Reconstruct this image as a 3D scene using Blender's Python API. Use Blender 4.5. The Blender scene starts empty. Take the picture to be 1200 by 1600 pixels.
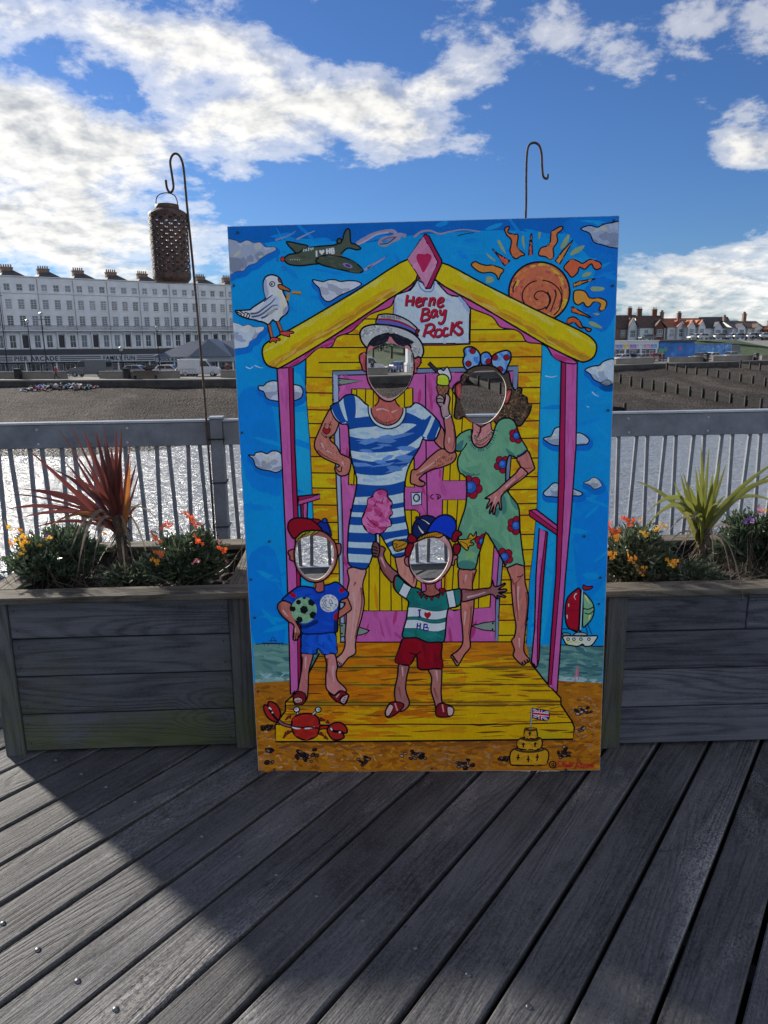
import bpy, bmesh, math, random
import numpy as np
from mathutils import Vector, Matrix
from mathutils.geometry import delaunay_2d_cdt

random.seed(7)
R = math.radians
scene = bpy.context.scene
COL = scene.collection

# ---------------------------------------------------------------- camera
PITCH, ROLL, CAM_H, FPX = R(13.0), R(-0.64), 1.50, 1155.0
fwd = Vector((0, math.cos(PITCH), -math.sin(PITCH)))
up0 = Vector((0, math.sin(PITCH), math.cos(PITCH)))
rt0 = Vector((1, 0, 0))
RT = rt0 * math.cos(ROLL) + up0 * math.sin(ROLL)
UP = up0 * math.cos(ROLL) - rt0 * math.sin(ROLL)
CAM = Vector((0, 0, CAM_H))
cam_data = bpy.data.cameras.new('camera')
cam_data.sensor_fit = 'HORIZONTAL'
cam_data.sensor_width = 36.0
cam_data.lens = 36.0 * FPX / 1200.0
cam_data.clip_start = 0.05
cam_data.clip_end = 6000
cam = bpy.data.objects.new('camera', cam_data)
COL.objects.link(cam)
m = Matrix.Identity(4)
for i in range(3):
    m[i][0], m[i][1], m[i][2], m[i][3] = RT[i], UP[i], -fwd[i], CAM[i]
cam.matrix_world = m
scene.camera = cam

def ray(px, py):
    "direction through a pixel of the 1200x1600 photograph"
    return (fwd + RT * ((px - 600) / FPX) + UP * ((800 - py) / FPX)).normalized()
def at_z(px, py, z):
    d = ray(px, py); t = (z - CAM.z) / d.z
    return CAM + d * t
def at_plane(px, py, p0, n):
    d = ray(px, py); t = (p0 - CAM).dot(n) / d.dot(n)
    return CAM + d * t

# ---------------------------------------------------------------- daylight
SUN_AZ, SUN_EL = R(-48), R(22)
sun_dir = Vector((math.sin(SUN_AZ) * math.cos(SUN_EL), math.cos(SUN_AZ) * math.cos(SUN_EL), math.sin(SUN_EL)))
sl = bpy.data.lights.new('sun', 'SUN')
sl.energy = 5.0
sl.angle = R(3.2)
sl.color = (1.0, 0.93, 0.82)
so = bpy.data.objects.new('sun', sl)
so.rotation_euler = (-sun_dir).to_track_quat('-Z', 'Y').to_euler()
so.location = (-20, 20, 30)
COL.objects.link(so)

world = bpy.data.worlds.new('World')
scene.world = world
world.use_nodes = True
wn, wl = world.node_tree.nodes, world.node_tree.links
wn.clear()
class NT:
    "small helper to write node graphs"
    def __init__(s, tree): s.t = tree
    def n(s, kind, **kw):
        nd = s.t.nodes.new(kind)
        for k, v in kw.items():
            if k.startswith('i_'):
                key = k[2:]
                nd.inputs[int(key) if key.isdigit() else key].default_value = v
            else: setattr(nd, k, v)
        return nd
    def l(s, a, b): s.t.links.new(a, b)
    def math(s, op, a, b=None, c=None, clamp=False):
        nd = s.t.nodes.new('ShaderNodeMath'); nd.operation = op; nd.use_clamp = clamp
        for i, v in enumerate((a, b, c)):
            if v is None: continue
            if isinstance(v, (int, float)): nd.inputs[i].default_value = v
            else: s.l(v, nd.inputs[i])
        return nd.outputs[0]
    def vmath(s, op, a, b=None):
        nd = s.t.nodes.new('ShaderNodeVectorMath'); nd.operation = op
        for i, v in enumerate((a, b)):
            if v is None: continue
            if isinstance(v, (tuple, list)): nd.inputs[i].default_value = v
            else: s.l(v, nd.inputs[i])
        return nd.outputs[0]
    def ramp(s, fac, stops, interp='LINEAR'):
        nd = s.t.nodes.new('ShaderNodeValToRGB'); nd.color_ramp.interpolation = interp
        e = nd.color_ramp.elements
        while len(e) < len(stops): e.new(0.5)
        for k, (p, c) in enumerate(stops):
            e[k].position = p
            e[k].color = (c, c, c, 1) if isinstance(c, (int, float)) else (*c[:3], 1)
        s.l(fac, nd.inputs[0]); return nd.outputs[0]
    def mix(s, fac, a, b, blend='MIX'):
        nd = s.t.nodes.new('ShaderNodeMix'); nd.data_type = 'RGBA'; nd.blend_type = blend
        for v, k in ((fac, 0), (a, 6), (b, 7)):
            if isinstance(v, (int, float)): nd.inputs[k].default_value = v
            elif isinstance(v, (tuple, list)): nd.inputs[k].default_value = (*v[:3], 1)
            else: s.l(v, nd.inputs[k])
        return nd.outputs[2]
    def noise(s, vec, scale, detail=4, rough=.55, dist=0.0):
        nd = s.n('ShaderNodeTexNoise'); nd.inputs['Scale'].default_value = scale
        nd.inputs['Detail'].default_value = detail; nd.inputs['Roughness'].default_value = rough
        nd.inputs['Distortion'].default_value = dist
        if vec is not None: s.l(vec, nd.inputs['Vector'])
        return nd.outputs['Fac']
    def mapping(s, vec, scale=(1, 1, 1), rot=(0, 0, 0), loc=(0, 0, 0)):
        nd = s.n('ShaderNodeMapping'); nd.inputs['Scale'].default_value = scale
        nd.inputs['Rotation'].default_value = rot; nd.inputs['Location'].default_value = loc
        s.l(vec, nd.inputs['Vector']); return nd.outputs[0]

SKY_STRENGTH = 0.10
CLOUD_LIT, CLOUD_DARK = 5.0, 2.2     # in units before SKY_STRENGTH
def build_world():
    g = NT(world.node_tree)
    tc = g.n('ShaderNodeTexCoord').outputs['Generated']
    d = g.vmath('NORMALIZE', tc)
    sky = g.n('ShaderNodeTexSky'); sky.sky_type = 'NISHITA'; sky.sun_disc = False
    sky.sun_elevation = SUN_EL; sky.sun_rotation = SUN_AZ
    sky.air_density = 1.0; sky.dust_density = 0.2; sky.ozone_density = 2.0; sky.altitude = 10
    sx = g.n('ShaderNodeSeparateXYZ'); g.l(d, sx.inputs[0])
    X, Y, Z = sx.outputs
    zz = g.math('MAXIMUM', Z, 0.0)
    # clouds live on a curved layer: foreshortened towards the horizon
    k = g.math('ADD', zz, 0.30)
    cx = g.n('ShaderNodeCombineXYZ')
    g.l(g.math('DIVIDE', X, k), cx.inputs[0]); g.l(g.math('DIVIDE', Y, k), cx.inputs[1])
    P = cx.outputs[0]
    def dens(off, det):
        q = g.mapping(P, loc=off)
        big = g.noise(q, 1.7, 1, .5)
        fine = g.noise(q, 6.6, det, .63, .12)
        return g.math('ADD', g.math('MULTIPLY', big, 0.42), g.math('MULTIPLY', fine, 0.58))
    s2 = Vector((math.sin(SUN_AZ), math.cos(SUN_AZ)))
    base = (4.15, 1.30, 0.0)
    d0 = dens(base, 7)
    d1 = dens((base[0] + s2.x * .035, base[1] + s2.y * .035, 0), 4)
    # where the cloud banks stand: az/el lobes (u = X/Y, v = Z/Y around the view, wrapped so that the rest of the sky gets noise alone)
    az = g.math('ARCTAN2', X, Y); el = g.math('ARCSINE', Z)
    bias = None
    for (a, e, ra, re, amp) in LOBES:
        u = g.math('DIVIDE', g.math('SUBTRACT', az, R(a)), R(ra))
        v = g.math('DIVIDE', g.math('SUBTRACT', el, R(e)), R(re))
        r2 = g.math('ADD', g.math('MULTIPLY', u, u), g.math('MULTIPLY', v, v))
        gs = g.math('MULTIPLY', g.math('EXPONENT', g.math('MULTIPLY', r2, -1.0)), amp)
        bias = gs if bias is None else g.math('ADD', bias, gs)
    dd = g.math('ADD', d0, bias)
    cov = g.ramp(dd, [(0.48, 0.0), (0.565, .5), (0.68, 1.0)], 'EASE')
    # self shading: thicker towards the sun = greyer here
    sh = g.math('ADD', g.math('MULTIPLY', g.math('SUBTRACT', d1, d0), 3.2), g.math('MULTIPLY', g.math('SUBTRACT', dd, 0.62), 1.1))
    shade = g.ramp(g.math('ADD', sh, 0.18, clamp=True), [(0.0, 0.0), (0.75, 1.0)], 'EASE')
    # scatter towards the sun brightens
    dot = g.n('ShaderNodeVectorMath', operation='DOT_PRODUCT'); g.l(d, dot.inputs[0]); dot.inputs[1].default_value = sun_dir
    # thick glow near the sun, grey-backed clouds beside it, unseen ones opposite boosted to light the board
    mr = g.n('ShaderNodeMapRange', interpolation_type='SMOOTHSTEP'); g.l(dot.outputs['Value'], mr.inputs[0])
    for i_, v_ in ((1, .40), (2, -.55), (3, 0.0), (4, CLOUD_FILL)): mr.inputs[i_].default_value = v_
    scatter_fill = g.math('ADD', g.math('MULTIPLY', g.math('POWER', g.math('MAXIMUM', dot.outputs['Value'], 0.0), 3.0), 0.25), mr.outputs[0])
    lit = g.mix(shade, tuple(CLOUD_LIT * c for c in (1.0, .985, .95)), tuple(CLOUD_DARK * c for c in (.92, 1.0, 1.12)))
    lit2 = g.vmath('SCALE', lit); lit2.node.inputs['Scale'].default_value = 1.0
    g.l(g.math('ADD', scatter_fill, 0.95), lit2.node.inputs['Scale'])
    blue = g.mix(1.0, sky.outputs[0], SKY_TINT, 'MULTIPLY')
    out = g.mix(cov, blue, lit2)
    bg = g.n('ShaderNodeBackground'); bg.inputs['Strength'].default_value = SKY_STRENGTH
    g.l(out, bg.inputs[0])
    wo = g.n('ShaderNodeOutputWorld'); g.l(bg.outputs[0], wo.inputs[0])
SKY_TINT = (.21, .325, .53)
CLOUD_FILL = 3.0  # extra brightness added to out-of-view clouds, as fill for the shaded board
#        az,  el,  ra, re, amp
LOBES = [(0.0, 16.0, 36.0, 20.0, -.02), (-23.1, 14.6, 4.7, 2.1, 0.17), (-19.9, 11.2, 8.1, 2.7, 0.17), (-21.5, 6.7, 11.2, 2.4, 0.17), (-12.1, 14.5, 6.2, 2.6, 0.15), (-12.7, 18.7, 5.6, 1.9, 0.1), (-5.4, 16.3, 4.0, 2.0, 0.13), (0.9, 14.6, 4.1, 2.3, 0.17), (6.1, 13.4, 3.6, 1.8, 0.17), (4.0, 17.3, 5.3, 1.3, 0.1), (-20.6, 19.8, 6.8, 1.2, 0.14), (15.7, 17.8, 7.9, 1.7, 0.1), (24.5, 11.7, 2.6, 1.7, 0.16), (22.1, 3.8, 8.4, 2.0, 0.25), (8.3, 20.0, 7.2, 1.1, 0.04), (-17.4, 16.6, 2.5, 1.4, -0.1), (-1.8, 20.7, 7.0, 1.5, -0.12), (10.1, 9.8, 11.5, 2.4, -0.22), (20.1, 8.4, 5.9, 2.2, -0.28), (16.7, 14.2, 5.2, 2.0, -0.16), (-4.6, 10.0, 4.2, 1.7, -0.14), (11.6, 15.7, 2.6, 1.5, -0.12)]
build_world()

vs = scene.view_settings
vs.view_transform = 'Standard'; vs.look = 'None'; vs.gamma = 1.0; vs.exposure = 0.98
vs.use_curve_mapping = False
scene.render.film_transparent = False
scene.cycles.max_bounces = 3
scene.cycles.diffuse_bounces = 2
scene.cycles.glossy_bounces = 2
scene.cycles.transmission_bounces = 2
scene.cycles.sample_clamp_indirect = 6.0
scene.cycles.caustics_reflective = False
scene.cycles.caustics_refractive = False

# ---------------------------------------------------------------- helpers
def lin(c):
    return tuple(((v / 255) / 12.92 if v / 255 <= .04045 else ((v / 255 + .055) / 1.055) ** 2.4) for v in c)

MATS = {}
def mat(name, col, rough=.8, var=.12, vscale=6.0, bump=0.0, bscale=40.0, metal=0.0, spec=.4, stretch=(1, 1, 1), rand=0.0, col2=None):
    "plain weathered surface: base colour broken up by noise"
    if name in MATS: return MATS[name]
    mt = bpy.data.materials.new(name); mt.use_nodes = True
    g = NT(mt.node_tree); b = mt.node_tree.nodes['Principled BSDF']
    b.inputs['Roughness'].default_value = rough; b.inputs['Metallic'].default_value = metal
    b.inputs['Specular IOR Level'].default_value = spec
    tc = g.n('ShaderNodeTexCoord').outputs['Object']
    q = g.mapping(tc, scale=stretch)
    nz = g.noise(q, vscale, 5, .6)
    lo = tuple(max(0, c * (1 - var * 2)) for c in col); hi = tuple(min(1, c * (1 + var * 2)) for c in (col2 or col))
    c = g.ramp(nz, [(.3, lo), (.7, hi)])
    if rand:
        oi = g.n('ShaderNodeObjectInfo').outputs['Random']
        sc = g.math('ADD', g.math('MULTIPLY', oi, rand * 2), 1 - rand)
        vm = g.vmath('SCALE', c); g.l(sc, vm.node.inputs['Scale']); c = vm
    g.l(c, b.inputs['Base Color'])
    if bump:
        bp = g.n('ShaderNodeBump'); bp.inputs['Strength'].default_value = bump; bp.inputs['Distance'].default_value = .01
        g.l(g.noise(q, bscale, 4, .6), bp.inputs['Height']); g.l(bp.outputs[0], b.inputs['Normal'])
    MATS[name] = mt
    return mt

class MB:
    "collects faces for one mesh"
    def __init__(s): s.v = []; s.f = []; s.mi = []; s.uv = None
    def add(s, vs_, fs, mi=0):
        o = len(s.v); s.v += [tuple(p) for p in vs_]
        s.f += [tuple(i + o for i in f) for f in fs]; s.mi += [mi] * len(fs); return s
    def box(s, x0, x1, y0, y1, z0, z1, mi=0, M=None):
        c = [Vector((x, y, z)) for z in (z0, z1) for y in (y0, y1) for x in (x0, x1)]
        if M is not None: c = [M @ p for p in c]
        return s.add(c, [(0, 2, 3, 1), (4, 5, 7, 6), (0, 1, 5, 4), (2, 6, 7, 3), (0, 4, 6, 2), (1, 3, 7, 5)], mi)
    def prism(s, pts, y0, y1, mi=0, M=None):
        "polygon in x,z extruded along y"
        n = len(pts)
        vs_ = [Vector((x, y0, z)) for x, z in pts] + [Vector((x, y1, z)) for x, z in pts]
        if M is not None: vs_ = [M @ p for p in vs_]
        fs = [tuple(range(n)), tuple(range(2 * n - 1, n - 1, -1))] + [(i, i + n, (i + 1) % n + n, (i + 1) % n) for i in range(n)]
        return s.add(vs_, fs, mi)
    def tube(s, pts, rad, seg=8, mi=0, cap=True):
        pts = [Vector(p) for p in pts]; n = len(pts)
        rad = [rad] * n if isinstance(rad, (int, float)) else rad
        prev = None; rings = []
        for i, p in enumerate(pts):
            t = (pts[min(i + 1, n - 1)] - pts[max(i - 1, 0)]).normalized()
            if prev is None:
                a = t.orthogonal().normalized()
            else:
                a = (prev - t * prev.dot(t)).normalized()
            prev = a; b = t.cross(a)
            rings.append([p + (a * math.cos(k * 2 * math.pi / seg) + b * math.sin(k * 2 * math.pi / seg)) * rad[i] for k in range(seg)])
        vs_ = [q for r in rings for q in r]; fs = []
        for i in range(n - 1):
            for k in range(seg):
                fs.append((i * seg + k, i * seg + (k + 1) % seg, (i + 1) * seg + (k + 1) % seg, (i + 1) * seg + k))
        if cap: fs += [tuple(range(seg - 1, -1, -1)), tuple((n - 1) * seg + k for k in range(seg))]
        return s.add(vs_, fs, mi)
    def lathe(s, prof, seg=24, mi=0, c=(0, 0, 0)):
        vs_ = []; fs = []
        for r, z in prof:
            for k in range(seg):
                a = 2 * math.pi * k / seg; vs_.append((c[0] + r * math.cos(a), c[1] + r * math.sin(a), c[2] + z))
        for i in range(len(prof) - 1):
            for k in range(seg):
                fs.append((i * seg + k, i * seg + (k + 1) % seg, (i + 1) * seg + (k + 1) % seg, (i + 1) * seg + k))
        return s.add(vs_, fs, mi)
    def mesh(s, name, mats, smooth=False):
        me = bpy.data.meshes.new(name); me.from_pydata(s.v, [], s.f)
        for mt in (mats if isinstance(mats, (list, tuple)) else [mats]): me.materials.append(mt)
        if any(s.mi): me.polygons.foreach_set('material_index', s.mi)
        if smooth: me.polygons.foreach_set('use_smooth', [True] * len(me.polygons))
        me.update(); return me
    def build(s, name, mats, parent=None, smooth=False, M=None):
        return obj(name, s.mesh(name, mats, smooth), parent, M)

def obj(name, me, parent=None, M=None):
    o = bpy.data.objects.new(name, me); COL.objects.link(o)
    if parent is not None: o.parent = parent
    if M is not None: o.matrix_local = M
    return o
def empty(name, M=None, parent=None):
    o = bpy.data.objects.new(name, None); COL.objects.link(o); o.empty_display_size = .1
    if parent is not None: o.parent = parent
    if M is not None: o.matrix_local = M
    return o
def tag(o, label, cat, group=None):
    o['label'] = label; o['category'] = cat
    if group: o['group'] = group
    return o
def structure(o): o['kind'] = 'structure'; return o
def stuff(o): o['kind'] = 'stuff'; return o
def copy_tree(o, parent=None):
    c = o.copy(); COL.objects.link(c); c.parent = parent
    for ch in o.children: copy_tree(ch, c)
    return c
def bevel(o, w, seg=1):
    md = o.modifiers.new('bevel', 'BEVEL'); md.width = w; md.segments = seg; md.limit_method = 'ANGLE'; return o
def T(x=0, y=0, z=0): return Matrix.Translation((x, y, z))
def RZ(a): return Matrix.Rotation(a, 4, 'Z')

def smooth(p, closed=True, sub=4):
    "Catmull-Rom through the points"
    p = np.asarray(p, float); n = len(p)
    if n < 3: return p
    out = []
    for i in range(n if closed else n - 1):
        if closed: a, b, c, d = p[(i - 1) % n], p[i], p[(i + 1) % n], p[(i + 2) % n]
        else: a, b, c, d = p[max(i - 1, 0)], p[i], p[i + 1], p[min(i + 2, n - 1)]
        for k in range(sub):
            t = k / sub
            out.append(.5 * (2 * b + (c - a) * t + (2 * a - 5 * b + 4 * c - d) * t * t + (3 * b - a - 3 * c + d) * t ** 3))
    if not closed: out.append(p[-1])
    return np.array(out)
class Crop:
    "coordinates read off an enlarged view of the photograph"
    def __init__(s, x0, y0, k): s.o = np.array([x0, y0], float); s.k = k
    def __call__(s, txt):
        a = np.array([[float(v) for v in t.split(',')] for t in txt.split()])
        return s.o + a * s.k
# ---------------------------------------------------------------- wood
def wood(name, dark, light, along='X', grain=1.0, moss=0.0, rough=.85, rand=.16, knots=False, scuff=0.0, speck=.3):
    "weathered board: fibres, thin growth lines, speckle, stains; every board gets its own offset"
    if name in MATS: return MATS[name]
    mt = bpy.data.materials.new(name); mt.use_nodes = True
    g = NT(mt.node_tree); b = mt.node_tree.nodes['Principled BSDF']
    tc = g.n('ShaderNodeTexCoord').outputs['Object']
    oi = g.n('ShaderNodeObjectInfo').outputs['Random']
    off = g.n('ShaderNodeCombineXYZ'); r7 = g.math('MULTIPLY', oi, 57.0)
    for i in range(3): g.l(r7, off.inputs[i])
    v = g.vmath('ADD', tc, off.outputs[0])
    ax_ = 'XYZ'.index(along)
    sc_ = lambda k: tuple(k if i == ax_ else 1.0 for i in range(3))
    fib = g.noise(g.mapping(v, scale=sc_(.035)), 210, 3, .6)              # fibres
    band = g.noise(g.mapping(v, scale=sc_(.05)), 38, 4, .65)             # soft and hard wood bands
    warp = g.noise(g.mapping(v, scale=sc_(.11)), 4.2, 2, .4)
    phase = g.math('ADD', g.math('MULTIPLY', warp, 170.0), g.math('MULTIPLY', band, 6.0))
    vo = g.n('ShaderNodeTexVoronoi'); vo.inputs['Scale'].default_value = 2.3; g.l(g.mapping(v, scale=sc_(.45)), vo.inputs['Vector'])
    kd = vo.outputs['Distance']
    if knots:
        halo = g.ramp(kd, [(.05, 1.0), (.24, 0.0)])
        mxr = g.n('ShaderNodeMix'); g.l(halo, mxr.inputs[0]); g.l(phase, mxr.inputs[2]); g.l(g.math('MULTIPLY', kd, 210.0), mxr.inputs[3]); phase = mxr.outputs[0]
    lines = g.ramp(g.math('ADD', g.math('MULTIPLY', g.math('SINE', phase), .5), .5), [(.45, 0.0), (1.0, 1.0)])
    spk = g.noise(g.mapping(v, scale=sc_(.55)), 190, 4, .75)
    blot = g.noise(g.mapping(v, scale=sc_(.45)), 4.0, 5, .68, .5)
    k = g.math('ADD', g.math('ADD', g.math('MULTIPLY', fib, .34), g.math('MULTIPLY', band, .30)), g.math('ADD', g.math('MULTIPLY', spk, speck), g.math('MULTIPLY', blot, .75)))
    k = g.math('SUBTRACT', k, (.34 + .30 + speck + .75) * .5 - .5)
    k = g.math('SUBTRACT', k, g.math('MULTIPLY', lines, .13 * grain))
    if knots: k = g.math('SUBTRACT', k, g.ramp(kd, [(.02, .45), (.06, 0.0)]))
    # drying splits
    spl = g.ramp(g.noise(g.mapping(v, scale=sc_(.02), loc=(2, 5, 1)), 46, 2, .5), [(.74, 0.0), (.77, 1.0)])
    k = g.math('SUBTRACT', k, g.math('MULTIPLY', spl, .35))
    c = g.ramp(k, [(.22, dark), (.52, tuple(.42 * a_ + .58 * b_ for a_, b_ in zip(dark, light))), (.86, light)])
    if scuff:
        sf = g.math('MULTIPLY', g.ramp(g.noise(g.mapping(v, scale=sc_(.3), loc=(3, 1, 0)), 2.6, 5, .7, .5), [(.53, 0.0), (.68, 1.0)]), g.ramp(spk, [(.40, 0.0), (.60, 1.0)]))
        c = g.mix(g.math('MULTIPLY', sf, scuff), c, (.33, .32, .31))
        dk_ = g.ramp(g.noise(g.mapping(v, loc=(9, 4, 2)), 9, 4, .6, .8), [(.66, 0.0), (.72, 1.0)])
        c = g.mix(g.math('MULTIPLY', dk_, .55), c, (.02, .02, .022))
    if moss:
        mz = g.ramp(g.noise(v, 4.0, 4, .6), [(.40, 0.0), (.62, 1.0)])
        sz = g.n('ShaderNodeSeparateXYZ'); geo = g.n('ShaderNodeNewGeometry'); g.l(geo.outputs['Position'], sz.inputs[0])
        low = g.ramp(sz.outputs[2], [(.05, 1.0), (.48, 0.0)])
        c = g.mix(g.math('MULTIPLY', g.math('MULTIPLY', mz, low), moss), c, (.085, .095, .022))
    vm = g.vmath('SCALE', c); g.l(g.math('ADD', g.math('MULTIPLY', oi, rand * 2), 1 - rand), vm.node.inputs['Scale'])
    g.l(vm, b.inputs['Base Color'])
    b.inputs['Roughness'].default_value = rough; b.inputs['Specular IOR Level'].default_value = .25
    bp = g.n('ShaderNodeBump'); bp.inputs['Strength'].default_value = .8; bp.inputs['Distance'].default_value = .003
    g.l(g.math('SUBTRACT', g.math('ADD', g.math('ADD', fib, g.math('MULTIPLY', spk, .5)), band), g.math('ADD', g.math('MULTIPLY', lines, .5), spl)), bp.inputs['Height']); g.l(bp.outputs[0], b.inputs['Normal'])
    MATS[name] = mt; return mt

# ---------------------------------------------------------------- rail line
RAIL_Z = 1.04
RA, RB_ = at_z(0, 663, RAIL_Z), at_z(1200, 641, RAIL_Z)
r_dir = (RB_ - RA).normalized(); r_n = Vector((-r_dir.y, r_dir.x, 0))
def rail_pt(px, z=0.0):
    "point of the rail line under a pixel of its top edge"
    p = at_plane(px, 663 + (641 - 663) * px / 1200, RA, r_n); return Vector((p.x, p.y, z))

# ---------------------------------------------------------------- pier deck
PL_YAW = R(35.2)
pd = Vector((math.sin(PL_YAW), math.cos(PL_YAW), 0)); pp = Vector((pd.y, -pd.x, 0))     # along / across (to the right)
PITCH_W, GAP = .158, .014
deck_wood = wood('weathered_deck_wood', (.0135, .014, .0165), (.150, .149, .152), 'Y', .2, 0, .72, .18, False, .85, .8)
deck = structure(MB().box(-9, 9, -4, 5.3, -.34, -.30).build('pier_deck', mat('deck_gap_shade', (.012, .012, .014), .95, .2)))  # near-black sheet below the planks, painted as the shade in the gaps
edge_pt = rail_pt(600) + r_n * .16
def deck_planks():
    # lines read off the photograph: seam through (620,1600)
    p0 = at_z(620, 1598, 0); c0 = p0.dot(pp)
    lo = -26
    bolt_m = mat('bolt_steel', (.13, .13, .14), .42, .15, 60, metal=.7)
    bolt = MB().lathe([(.0, .0048), (.004, .0045), (.0068, .003), (.008, 0), (.008, -.004)], 10).mesh('bolt', bolt_m, True)
    for k in range(-34, 40):
        c = c0 + (k + .5) * PITCH_W
        # plank runs along pd at lateral offset c; clip to y in [-1.2, edge line]
        # intersection with the far edge line: (pp*c + pd*t - edge_pt).r_n = 0
        t1 = (edge_pt - pp * c).dot(r_n) / pd.dot(r_n)
        t0 = (-4.0 - (pp * c).y) / pd.y
        if t1 - t0 < .3: continue
        ctr = pp * c
        xa, xb = (ctr + pd * t0).x, (ctr + pd * t1).x
        if xa > 7 or xb < -6.5: continue
        w = (PITCH_W - GAP) / 2 + random.uniform(-.0012, .0012); z = random.uniform(-.0022, .0012)
        L = t1 - t0; h = .028
        # slightly cambered top with eased edges
        prof = [(-w, -h), (-w, -.004), (-w + .004, -.0004), (-w * .4, .0006), (w * .4, .0006), (w - .004, -.0004), (w, -.004), (w, -h)]
        sk = (pp.dot(r_n) / pd.dot(r_n))      # bevelled end along the rail line
        mb = MB(); n = len(prof)
        mb.add([(x, 0, zz) for x, zz in prof] + [(x, L - x * sk, zz) for x, zz in prof],
               [tuple(range(n)), tuple(range(2 * n - 1, n - 1, -1))] + [(i, (i + 1) % n, (i + 1) % n + n, i + n) for i in range(n)])
        M = Matrix.Identity(4); o_ = ctr + pd * t0
        for i in range(3): M[i][0], M[i][1], M[i][2], M[i][3] = pp[i], pd[i], (0, 0, 1)[i], (o_.x, o_.y, z)[i]
        pl = mb.build('plank', deck_wood, deck, M=M)
        # bolts where the joists run (two rows)
        for (jx, jy, kx, ky) in ((14, 1450, 180, 1577), (316, 1307, 826, 1573)):
            a_, b_ = at_z(jx, jy, 0), at_z(kx, ky, 0); jd = (b_ - a_).normalized(); jn = Vector((-jd.y, jd.x, 0))
            t = (a_ - ctr).dot(jn) / pd.dot(jn)
            for step in range(-3, 5):
                tt = t + step * 1.2 - t0
                if .1 < tt < L - .1 and (ctr + pd * (tt + t0)).y > .9 and step == 0: obj('bolt', bolt, pl, T(random.uniform(-.012, .012), tt, .0006))
deck_planks()
# joists under the gaps
jm = mat('joist_timber', (.03, .028, .026), .9, .2)
for k in range(9): MB().box(-.03, .03, -7, 2.2, -.18, -.031, M=T(-2.6 + k * 1.0, 2.0, 0) @ RZ(R(46))).build('joist', jm, deck)

# ---------------------------------------------------------------- planters
plank_w = wood('weathered_planter_wood', (.022, .024, .030), (.155, .160, .182), 'X', .95, 0, .85, .2, True, 0, .3)
plank_m = wood('mossy_planter_wood', (.022, .024, .029), (.155, .160, .178), 'X', .95, .7, .85, .2, True, 0, .3)
post_w = wood('weathered_post_wood', (.026, .028, .030), (.14, .143, .146), 'Z', 1.0, .7, .85, .1, False, 0, .25)
cap_w = wood('weathered_cap_wood', (.03, .026, .02), (.19, .165, .13), 'X', 1.0, 0, .85, .1, False, .3, .35)
soil_m = mat('dark_compost', (.022, .017, .012), .95, .35, 20, bump=1.0, bscale=60)
# left planter frame, from the pixels of its foot
LB, RB2 = at_z(37, 1182, 0), at_z(390, 1170, 0)
nail_me = MB().lathe([(0, .0016), (.0032, .0012), (.004, -.001)], 8).mesh('nail', mat('rusty_nail', (.03, .022, .018), .7, .2))
def planter(A_, B_, depth, name_label, zrows, cap_z, splits=None, pw=.068, mids=(), pm=None):
    ex = (B_ - A_).normalized(); ey = Vector((-ex.y, ex.x, 0)); L = (B_ - A_).length
    M = Matrix.Identity(4)
    for i in range(3): M[i][0], M[i][1], M[i][3] = ex[i], ey[i], A_[i]
    root = empty('planter_box', M); tag(root, name_label, 'planter')
    for x0 in (0, L - pw):
        for y0 in (0, depth - .07):
            bevel(MB().box(0, pw, 0, .07, 0, cap_z - .026).build('corner_post', post_w, root, M=T(x0, y0, 0)), .004)
    for x0 in mids: bevel(MB().box(0, pw, 0, .0095, 0, cap_z - .026).build('front_post', post_w, root, M=T(x0, 0, 0)), .003)
    for i in range(len(zrows) - 1):
        z0, z1 = zrows[i] + .0025, zrows[i + 1] - .0025
        cuts = [pw + .001] + (splits.get(i, []) if splits else []) + [L - pw - .001]
        for a_, b_ in zip(cuts[:-1], cuts[1:]):
            off = random.uniform(.010, .015)
            pk = bevel(MB().box(a_ + .001, b_ - .001, off, off + .03, z0, z1).build('plank', pm or plank_w, root), .003)
            for nx in (a_ + .025, b_ - .025):
                for nz in (z0 + .03, z1 - .03): obj('nail', nail_me, pk, T(nx + random.uniform(-.004, .004), off, nz + random.uniform(-.006, .006)) @ Matrix.Rotation(R(90), 4, 'X'))
        bevel(MB().box(pw + .001, L - pw - .001, depth - .045, depth - .015, z0, z1).build('plank', pm or plank_w, root), .003)
        for x0 in (.012, L - .042):
            bevel(MB().box(0, depth - .142, 0, .03, z0, z1).build('plank', pm or plank_w, root, M=T(x0 + .03, .071, 0) @ RZ(R(90))), .003)
    cw, ov = .105, .028
    bevel(MB().box(-ov, L + ov, -ov, cw - ov, cap_z - .024, cap_z).build('cap_board', cap_w, root), .004)
    bevel(MB().box(-ov, L + ov, depth - cw + ov, depth + ov, cap_z - .024, cap_z).build('cap_board', cap_w, root), .004)
    for x0 in (-ov, L + ov - cw):
        bevel(MB().box(0, depth - 2 * (cw - ov) - .002, 0, cw, cap_z - .024, cap_z - .001).build('cap_board', cap_w, root, M=T(x0 + cw, cw - ov + .001, 0) @ RZ(R(90))), .004)
    # compost, lumpy
    bm = bmesh.new(); bmesh.ops.create_grid(bm, x_segments=40, y_segments=16, size=.5)
    for v in bm.verts: v.co = Vector((.045 + (v.co.x + .5) * (L - .09), .045 + (v.co.y + .5) * (depth - .09), cap_z - .075 + random.uniform(-.012, .014)))
    me = bpy.data.meshes.new('compost'); bm.to_mesh(me); bm.free(); me.materials.append(soil_m); stuff(obj('compost', me, root))
    return root, M, L
def front_z(A_, B_, px, py):
    ex = (B_ - A_).normalized(); n_ = Vector((-ex.y, ex.x, 0)); return at_plane(px, py, A_, n_).z
CAP_Z = .632
A_l = LB + (LB - RB2).normalized() * .064; 
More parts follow.
